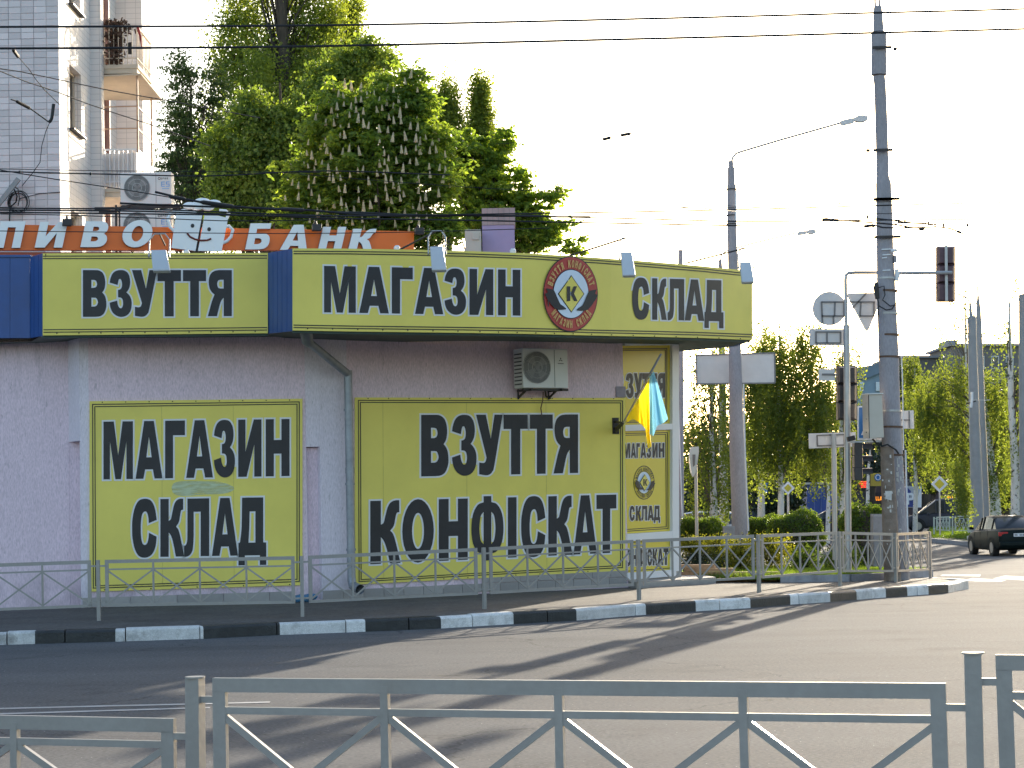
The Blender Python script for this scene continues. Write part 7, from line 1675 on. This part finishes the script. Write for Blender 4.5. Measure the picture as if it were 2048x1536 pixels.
# ------------------------------------------------------------------ cars
def car(loc, heading, L, W, H, col, label, kind='sedan', plate=None, grp='cars on the far road'):
    """heading: angle of travel from +X; local x forward"""
    root = thing('car', loc, label, 'car', grp); loc = V(loc); fx = V((math.cos(heading), math.sin(heading), 0)); fy_ = V((-fx.y, fx.x, 0)); up = V((0, 0, 1))
    T = lambda x, y, z: loc + fx * x + fy_ * y + up * z
    hw = W / 2
    # body stations: x, z bottom, z belt, half width
    if kind == 'sedan':
        st_ = [(-L / 2, .42, .80, .84), (-L / 2 + .06, .30, .92, .93), (-L / 2 + .3, .22, .98, .98), (-L * .25, .2, .97, 1), (0, .2, .93, 1), (L * .22, .2, .90, 1), (L * .34, .2, .82, .99), (L * .45, .24, .72, .93), (L / 2, .36, .60, .80)]
        roof = [(-L * .37, .97, .97, .84, .84), (-L * .25, .96, H - .08, .86, .70), (-L * .16, .95, H - .01, .88, .70), (0.0, .94, H, .90, .71), (L * .08, .93, H - .04, .90, .71), (L * .24, .90, .91, .86, .84)]
    else:
        st_ = [(-L / 2, .45, .95, .88), (-L / 2 + .08, .30, 1.02, .96), (-L * .3, .24, 1.04, 1), (0, .24, 1.02, 1), (L * .2, .24, 1.0, 1), (L * .36, .26, .90, .97), (L * .46, .28, .78, .92), (L / 2, .38, .64, .80)]
        roof = [(-L * .485, 1.02, 1.02, .90, .90), (-L * .45, 1.02, H - .1, .92, .76), (-L * .3, 1.02, H, .92, .77), (0, 1.02, H, .92, .78), (L * .1, 1.01, H - .06, .92, .78), (L * .30, .98, .99, .88, .86)]
    paint = mat('car_paint_%d' % int(col[0] * 1e4 + col[2] * 1e3), col, .5, .05, 2, spec=.14)
    vs = []; K = 14
    for x, zb_, zt_, w_ in st_:
        w_ = w_ * hw; h = zt_ - zb_; ring = [(0, zb_), (w_ * .8, zb_), (w_ * .95, zb_ + h * .08), (w_, zb_ + h * .35), (w_ * .99, zb_ + h * .7), (w_ * .95, zb_ + h * .92), (w_ * .86, zt_), (0, zt_ + .02)]
        ring = ring + [(-a, b) for a, b in ring[-2:0:-1]]; vs += [T(x, a, b) for a, b in ring]
    K = 14; fs = [(i * K + k_, i * K + (k_ + 1) % K, (i + 1) * K + (k_ + 1) % K, (i + 1) * K + k_) for i in range(len(st_) - 1) for k_ in range(K)] + [tuple(range(K))[::-1], tuple((len(st_) - 1) * K + k_ for k_ in range(K))]
    MB().add(vs, fs).build('body', paint, root, smooth=True)
    vs = []; 
    for x, zb_, zt_, wb_, wt_ in roof:
        a, b = wb_ * hw, wt_ * hw; zm = zb_ + (zt_ - zb_) * .9; vs += [T(x, a, zb_), T(x, (a * .1 + b * .9) + .02, zm), T(x, b * .88, zt_), T(x, 0, zt_ + .015), T(x, -b * .88, zt_), T(x, -(a * .1 + b * .9) - .02, zm), T(x, -a, zb_)]
    K = 7; fs = []; mi = []; n_ = len(roof)
    for i in range(n_ - 1):
        for k_ in range(K - 1):
            fs.append((i * K + k_, i * K + k_ + 1, (i + 1) * K + k_ + 1, (i + 1) * K + k_)); glass = (k_ in (0, 5)) or i == 0 or i == n_ - 2; mi.append(1 if glass else 0)
    o_ = MB(); o_.v = [tuple(v_) for v_ in vs]; o_.f = fs; o_.m = mi; cab = o_.build('cabin', [paint, M_GLASS], root, smooth=True)
    # pillars
    for i in ((1, 3, 4) if kind == 'sedan' else (1, 2, 3, 4)):
        x, zb_, zt_, wb_, wt_ = roof[i]
        for s_ in (-1, 1): MB().beam(T(x, s_ * wb_ * hw, zb_), T(x, s_ * (wt_ * hw * .9 + wb_ * hw * .1 + .025), zb_ + (zt_ - zb_) * .92), .05, .06, fx).build('pillar', paint, root)
    for s_ in (-1, 1):
        for xx in (-L * .305, L * .31):
            wr = .31 if kind == 'sedan' else .34; c_ = T(xx, s_ * (hw - .11), wr); w_ = thing_wheel(c_, fy_ * s_, wr, root)
            arch = MB(); n_ = 12
            for k_ in range(n_):
                a, b = math.pi * k_ / n_, math.pi * (k_ + 1) / n_; p = lambda t, r_: T(xx + math.cos(t) * r_, s_ * (hw + .004), wr + math.sin(t) * r_); arch.quad(p(a, wr + .02), p(b, wr + .02), p(b, wr + .075), p(a, wr + .075))
            arch.build('wheel_arch', M_TYRE, root)
        # door seams and handle
        for xx in (-L * .2, L * .02, L * .19): MB().beam(T(xx, s_ * (hw + .001), .3), T(xx, s_ * (hw * .985), .92), .012, .01, fx).build('door_seam', M_IRON, root)
        MB().obox(T(L * .19, s_ * (hw + .09), .98), fx * .12, fy_ * .17, up * .11).build('mirror', paint, root, bevel=.03)
        rl = MB(); rl.obox(T(-L / 2 + .045, s_ * hw * .74, .80), fx * .08, fy_ * .34, up * .15); rl.build('tail_light', mat('red_lamp', (.40, .015, .02), .2, .05), root, bevel=.02)
        MB().obox(T(L / 2 - .10, s_ * hw * .70, .60), fx * .14, fy_ * .34, up * .14).build('headlight', M_SBACK, root, bevel=.03)
    MB().obox(T(-L / 2 + .02, 0, .45), fx * .14, fy_ * W * .92, up * .18).build('rear_bumper', paint, root, bevel=.05)
    MB().obox(T(L / 2 - .03, 0, .42), fx * .12, fy_ * W * .86, up * .18).build('front_bumper', paint, root, bevel=.05)
    MB().obox(T(-L / 2 - .004, 0, .76), fx * .02, fy_ * .52, up * .115).build('number_plate', M_WFRM, root)
    if plate:
        mb = MB(); 
        for i in range(8):
            if i in (2,): continue
            c_ = T(-L / 2 - .016, .22 - .06 * i, .76); mb.obox(c_, fx * .004, fy_ * .012, up * .07); mb.obox(c_ + fy_ * -.018, fx * .004, fy_ * .012, up * .07); mb.obox(c_ - fy_ * .009 + up * .03, fx * .004, fy_ * .02, up * .012)
            if i % 2: mb.obox(c_ - fy_ * .009, fx * .004, fy_ * .02, up * .012)
            if i % 3: mb.obox(c_ - fy_ * .009 - up * .03, fx * .004, fy_ * .02, up * .012)
        mb.build('plate_characters', M_BLK, root)
    return root
def thing_wheel(c_, out, r_, root):
    ax = V((-out.y, out.x, 0)).normalized(); up = V((0, 0, 1)); out = out.normalized()
    o = MB().ext([c_ + ax * (math.cos(t) * r_) + up * (math.sin(t) * r_) - out * .10 for t in np.linspace(0, 2 * math.pi, 25)[:-1]], out * .20).build('wheel', M_TYRE, root, bevel=.02)
    MB().ext([c_ + ax * (math.cos(t) * r_ * .62) + up * (math.sin(t) * r_ * .62) + out * .095 for t in np.linspace(0, 2 * math.pi, 19)[:-1]], out * .012).build('rim', M_RIM, o); return o
dC = 71.5; c0_ = at(2027, dC, zg(dC))
car(V((c0_.x, dC + 1.4, zg(dC + 1) )), R(90 + 3), 4.24, 1.68, 1.43, (.006, .012, .012), 'dark green sedan driving away at the right edge of the photo', 'sedan', plate=True)
dV = 108; cv = at(1888, dV, zg(dV)); car(cv, R(180 - 6), 4.7, 1.8, 1.78, (.06, .06, .075), 'dark grey people carrier crossing left behind the kerb railing', 'van')
cd = at(1668, 98, zg(98)); car(cd, R(170), 4.3, 1.7, 1.45, (.02, .022, .03), 'dark hatchback half hidden between the dome bush and squared bush', 'van')
cw_ = at(1392, 92, zg(92)); car(cw_, R(165), 4.3, 1.7, 1.6, (.5, .52, .55), 'white parked car behind the low dome bush beside the shop corner', 'van')
cs_ = at(1520, 110, zg(110)); car(cs_, R(180), 4.2, 1.7, 1.45, (.03, .03, .03), 'dark parked car deep in shade behind the smaller rounded bush', 'sedan')

# far island with kerb and white railing
mb = MB(); isl = [G(1845, 1082), G(1900, 1088), G(1960, 1093), G(2300, 1105), G(2300, 1060), G(1860, 1058)]
for p in isl: mb.v.append((p.x, p.y, zg(p.y) + .14))
for p in isl: mb.v.append((p.x, p.y, zg(p.y) - .1))
n_ = len(isl); mb.f = [tuple(range(n_))] + [(i, i + n_, (i + 1) % n_ + n_, (i + 1) % n_) for i in range(n_)]; mb.m = [0] * len(mb.f); struct('traffic_island', mb, M_SOIL)
gp = MB()
iso = isl[:4]
for a, b in zip(iso[:-1], iso[1:]):
    for i in range(max(1, int((b - a).length / 1.5))):
        k_ = max(1, int((b - a).length / 1.5)); u, v_ = a.lerp(b, i / k_ + .004), a.lerp(b, (i + 1) / k_ - .004); gp.beam(V((u.x, u.y - .08, zg(u.y) + .07)), V((v_.x, v_.y - .08, zg(v_.y) + .07)), .15, .2)
struct('island_kerb', gp, M_GRYBX)
g = np.random.default_rng(77); N_ = 26000; px_ = g.uniform(1855, 2280, N_); tt = g.random(N_)
gpts = []
A_ = G(1860, 1060); B_ = G(2280, 1062); C__ = G(1860, 1082); D_ = G(2280, 1100)
u = g.random(N_); pts_ = np.array([[*(A_.lerp(B_, float(a)).lerp(C__.lerp(D_, float(a)), float(b)))] for a, b in zip(u, tt)]); pts_[:, 2] = [zg(y) + .14 + g.random() * .16 for y in pts_[:, 1]]
o = leaf_mesh('island_grass', pts_, .14, L_GRS, None, droop=-1.5, asp=.25); tag(o, 'rough grass on the far traffic island', 'grass', kind='stuff')
fq = [(1868, 1066, 1034, 92), (1905, 1069, 1032, 92), (1950, 1070, 1030, 91.5), (1995, 1074, 1036, 90), (2045, 1078, 1038, 88), (2100, 1082, 1040, 86)]
fence([(P(x, b, d_), P(x, t, d_)) for x, b, t, d_ in fq], 'distant white and green railing around the traffic island', 0, bays=4, tubes=(.06, .035, .03), w_post=.06, m=mat('pale_green_fence_paint', (.40, .46, .42), .5, .1, 5, dirt=.2))
# priority signs
M_PY = mat('priority_yellow', (.55, .45, .03), .4); 
def prio(px, py, r_, d_, base_py, label):
    if base_py is None: q_ = at(px, d_, zg(d_)); q_ = q_ - EYE; base_py = CY - FPX * q_.dot(UPV) / q_.dot(FWD)
    root = thing('priority_sign', P(px, base_py, d_), label, 'road sign', 'yellow and white priority signs'); MB().tube([P(px + 1, base_py, d_ + .05), P(px, py, d_ + .05)], .035, 8).build('post', M_GALV, root)
    def dia(k, off, m_, nm): MB().ext([P(px, py + r_ * k, d_ + off), P(px + r_ * k, py, d_ + off), P(px, py - r_ * k, d_ + off), P(px - r_ * k, py, d_ + off)], V((0, .01, 0))).build(nm, m_, root)
    dia(1.0, 0, M_WFRM, 'white_border'); dia(.60, -.012, M_PY, 'yellow_face')
prio(1576, 976, 13.5, 61, None, 'yellow and white diamond priority sign above the dome bushes'); prio(1879, 968, 17, 84.5, 1070, 'yellow and white diamond priority sign on the traffic island at the right')

# far buildings
def fbox(x0, x1, y0, y1, d_, dep, name, m_, parent): 
    return MB().ext([P(x0, y1, d_), P(x1, y1, d_), P(x1, y0, d_), P(x0, y0, d_)], V((0, dep, 0))).build(name, m_, parent)
M_DWALL = mat('dark_shop_wall', (.075, .05, .055), .7, .15, 1); M_PANEL = mat('grey_panel_flats', (.16, .15, .155), .8, .1, .4)
slab = thing('panel_block', P(1960, 1050, 215), 'long grey panel block of flats with a flat roof behind the right hand birches', 'building')
fbox(1905, 2300, 692, 1052, 215, 12, 'wall', M_PANEL, slab); fbox(1790, 1904, 716, 1052, 222, 12, 'wall', M_PANEL, slab); fbox(1900, 2305, 687, 691.5, 214.5, 13, 'roof', M_GRYBX, slab); fbox(1786, 1899, 711, 715.5, 221.5, 13, 'roof', M_GRYBX, slab); fbox(1896, 1915, 680, 692, 216, 5, 'stair_head', M_GRYBX, slab)
M_FWIN = mat('far_window', (.05, .06, .08), .15, .2, 1)
for r_ in range(6):
    for c in range(13):
        x = 1925 + c * 29; y = 712 + r_ * 52; fr_ = fbox(x, x + 15, y, y + 26, 214.9, .09, 'window_frame', M_ACW, slab); fbox(x + 1.5, x + 13.5, y + 1.5, y + 24.5, 214.85, .04, 'window_pane', M_FWIN, fr_)
hs = thing('blue_roofed_house', P(1738, 860, 190), 'blue grey house top with a window between slim post and tall pole', 'house')
M_BH = mat('blue_render', (.20, .28, .36), .7, .1, 1); 
MB().ext([P(1712, 860, 190), P(1770, 860, 190), P(1770, 730, 190), P(1712, 741, 190)], V((0, 10, 0))).build('wall', M_BH, hs)
MB().ext([P(1708, 760, 189.6), P(1738, 755, 189.6), P(1772, 741, 189.6), P(1772, 725, 189.6), P(1709, 736, 189.6)], V((0, 10.5, 0))).build('roof', mat('slate_blue_roof', (.13, .18, .24), .6, .1, 1), hs)
for (x0, x1) in ((1719, 1727), (1752, 1764)):
    f_ = fbox(x0, x1, 764, 782, 189.8, .1, 'window_frame', M_WFRM, hs); fbox(x0 + 1, x1 - 1, 765, 781, 189.75, .04, 'window_pane', mat('bright_window', (.5, .58, .65), .2), f_)
# shop with dark fascia on the far side
sb = thing('supermarket', P(1860, 1050, 128), 'low dark supermarket behind the junction with a red lit name board', 'shop')
fbox(1690, 1905, 948, 1045, 128, 14, 'wall', M_DWALL, sb); fbox(1806, 1905, 936, 947.5, 127.6, 14, 'fascia', mat('maroon_fascia', (.10, .02, .03), .5), sb)
tr_ = MB()
for i in range(10):
    x = 1810 + i * 6.5; tr_.beam(P(x, 970, 127.5), P(x + 3.2, 960, 127.5), .06, .06); tr_.beam(P(x + 3.2, 960, 127.5), P(x + 6.5, 970, 127.5), .06, .06)
tr_.beam(P(1808, 960, 127.5), P(1878, 959, 127.5), .08, .08); tr_.beam(P(1808, 971, 127.5), P(1878, 970, 127.5), .08, .08); tr_.build('roof_truss', M_FRB, sb)
fbox(1700, 1730, 985, 1040, 127.9, .05, 'shop_window', M_FWIN, sb); fbox(1732, 1745, 985, 1040, 127.9, .05, 'shop_window', M_FWIN, sb)
nb2 = thing('name_board', P(1755, 1005, 127), 'small dark name board with glowing yellow letters BILLA beside the stub post', 'sign')
fbox(1742, 1768, 985, 1008, 126.8, .2, 'board', mat('dark_board', (.03, .02, .03), .5), nb2)
nsurf = lambda x, y, off: P(x, y, 126.8 - off - .01)
M_BLT = emis('lit_orange_letters', (1.0, .30, .02), .55); M_BRD = emis('lit_red_display', (1.0, .05, .03), .7)
word(nb2, nsurf, [('B', 1744, 1748), ('І', 1749, 1750.3), ('L', 1751.5, 1754.5), ('L', 1755.5, 1758.5), ('А', 1759, 1764.5)], 993, 1001, 993, 1001, 0, mats=[M_BLT], base=.02)
tg = thing('orange_name_board', P(1905, 1005, 120), 'orange lit board half hidden by hanging birch twigs on the far right', 'sign')
fbox(1893, 1945, 990, 1006, 120, .2, 'board', mat('dark_board', (.03, .02, .03), .5), tg)
ns3 = lambda x, y, off: P(x, y, 120 - off - .01)
word(tg, ns3, [('B', 1895, 1902), ('І', 1904, 1906), ('L', 1908, 1913), ('L', 1915, 1920), ('А', 1921, 1929)], 992, 1004, 992, 1004, 0, mats=[M_BLT], base=.02)
ld = thing('led_display', P(1726, 977, 100), 'small glowing red display in front of the far shop', 'display')
fbox(1717, 1737, 961, 977, 100.1, .15, 'display_case', M_IRON, ld)
mb = MB()
for r_ in range(4):
    for i in range(5):
        if rnd.random() < .85: mb.ext([P(1718.3 + i * 3.6, 964.6 + r_ * 3.6, 100.05), P(1721.3 + i * 3.6, 964.6 + r_ * 3.6, 100.05), P(1721.3 + i * 3.6, 962.2 + r_ * 3.6, 100.05), P(1718.3 + i * 3.6, 962.2 + r_ * 3.6, 100.05)], V((0, .03, 0)))
mb.build('display_pixels', M_BRD, ld)
yb = thing('yellow_kiosk_board', P(1755, 980, 112), 'yellow panel with a round blue badge above the red display', 'sign')
fbox(1742, 1768, 946, 972, 112, .2, 'board', mat('ochre_board', (.42, .30, .04), .6), yb); MB().ext([P(1756 + 7 * math.cos(t), 955 + 7.5 * math.sin(t), 111.95) for t in np.linspace(0, 6.28, 21)[:-1]], V((0, .04, 0))).build('badge', mat('badge_blue', (.03, .14, .42), .4), yb)
MB().tube([P(1756 + 4.5 * math.cos(t), 955 + 5 * math.sin(t), 111.9) for t in np.linspace(0, 6.28, 17)], .025, 5).build('badge_ring', M_WFRM, yb)
pk = thing('parking_billboard', P(1826, 1022, 116), 'blue and white parking board with a big white P behind the people carrier', 'sign')
fbox(1808, 1843, 973, 1015, 116, .2, 'board', M_WFRM, pk); fbox(1809.5, 1834, 974.5, 1014, 115.95, .04, 'blue_face', mat('parking_blue', (.03, .05, .22), .5), pk)
MB().ext([P(1818, 1000, 115.94), P(1834, 1000, 115.94), P(1841, 975, 115.94), P(1815, 975, 115.94), P(1822, 982, 115.94)], V((0, .03, 0))).build('pale_figure', mat('pale_grey_print', (.38, .40, .44), .6), pk)
word(pk, lambda x, y, off: P(x, y, 115.9 - off), [('P', 1814, 1828)], 986, 1009, 986, 1009, 0, mats=[M_WFRM], base=.02)
p2_ = thing('parking_sign', P(1997, 1050, 100), 'small blue parking sign between birch trunks on the far right', 'sign')
MB().tube([P(1999, 1055, 100), P(1997, 985, 100)], .04, 6).build('post', M_GALV, p2_); fbox(1987, 2003, 977, 1002, 99.9, .05, 'blue_face', mat('parking_blue', (.03, .05, .22), .5), p2_); word(p2_, lambda x, y, off: P(x, y, 99.88 - off), [('P', 1991, 1999)], 981, 996, 981, 996, 0, mats=[M_WFRM], base=.01)
kb = thing('blue_kiosk', P(1640, 1045, 112), 'blue market kiosk behind the dome bushes', 'kiosk')
fbox(1614, 1668, 968, 1045, 112, 3, 'wall', mat('kiosk_blue', (.03, .07, .28), .5, .1, 1), kb); fbox(1611, 1671, 965, 969, 111.8, 3.4, 'roof', M_GALV, kb)
for x in (1628, 1642, 1656): fbox(x, x + 1, 972, 1040, 111.95, .05, 'rib', mat('kiosk_rib', (.12, .18, .4), .5), kb)
fbox(1668.5, 1700, 972, 1045, 113, 3, 'grey_annex', M_STEEL, kb)
bsn = thing('blue_road_sign', P(1528, 1040, 96), 'small blue road sign under the birch curtain left of the priority sign', 'sign')
MB().tube([P(1529, 1045, 96), P(1528, 975, 96)], .035, 6).build('post', M_GALV, bsn); fbox(1520, 1535, 966, 985, 95.9, .03, 'face', mat('sign_blue', (.03, .16, .42), .4), bsn)
wl = thing('far_shop_row', P(1440, 1050, 140), 'dim long shop row closing the street under the birches', 'building')
fbox(1340, 1700, 985, 1050, 142, 8, 'wall', M_DWALL, wl); fbox(1338, 1702, 978, 985, 141.5, 9, 'roof', M_FRB, wl)
for i in range(11): 
    x = 1352 + i * 31; fbox(x, x + 20, 998, 1035, 141.9, .05, 'shop_window', M_FWIN, wl)
# back of the town on the horizon
o = leaf_mesh('distant_treeline', np.stack([g.uniform(-20, 160, 40000), g.uniform(235, 262, 40000), zg(240) + np.abs(g.normal(size=40000)) * 2.8 + 1.2], 1), .9, L_DRK, None); tag(o, 'distant mass of trees closing the horizon on the right', 'trees', kind='stuff')


# small litter by the wall
q = at(607, 33.1, 0.0); lb_ = MB()
for i in range(7): lb_.sphere(q + V((rnd.uniform(-.16, .16), rnd.uniform(-.05, .05), rnd.uniform(.03, .09))), rnd.uniform(.05, .09), 6, 4, (1.3, .8, .7))
tag(lb_.build('crumpled_bag', mat('blue_plastic_bag', (.05, .16, .30), .5, .3, 20), None), 'crumpled blue plastic bag on the pavement at the foot of the niche', 'bag')
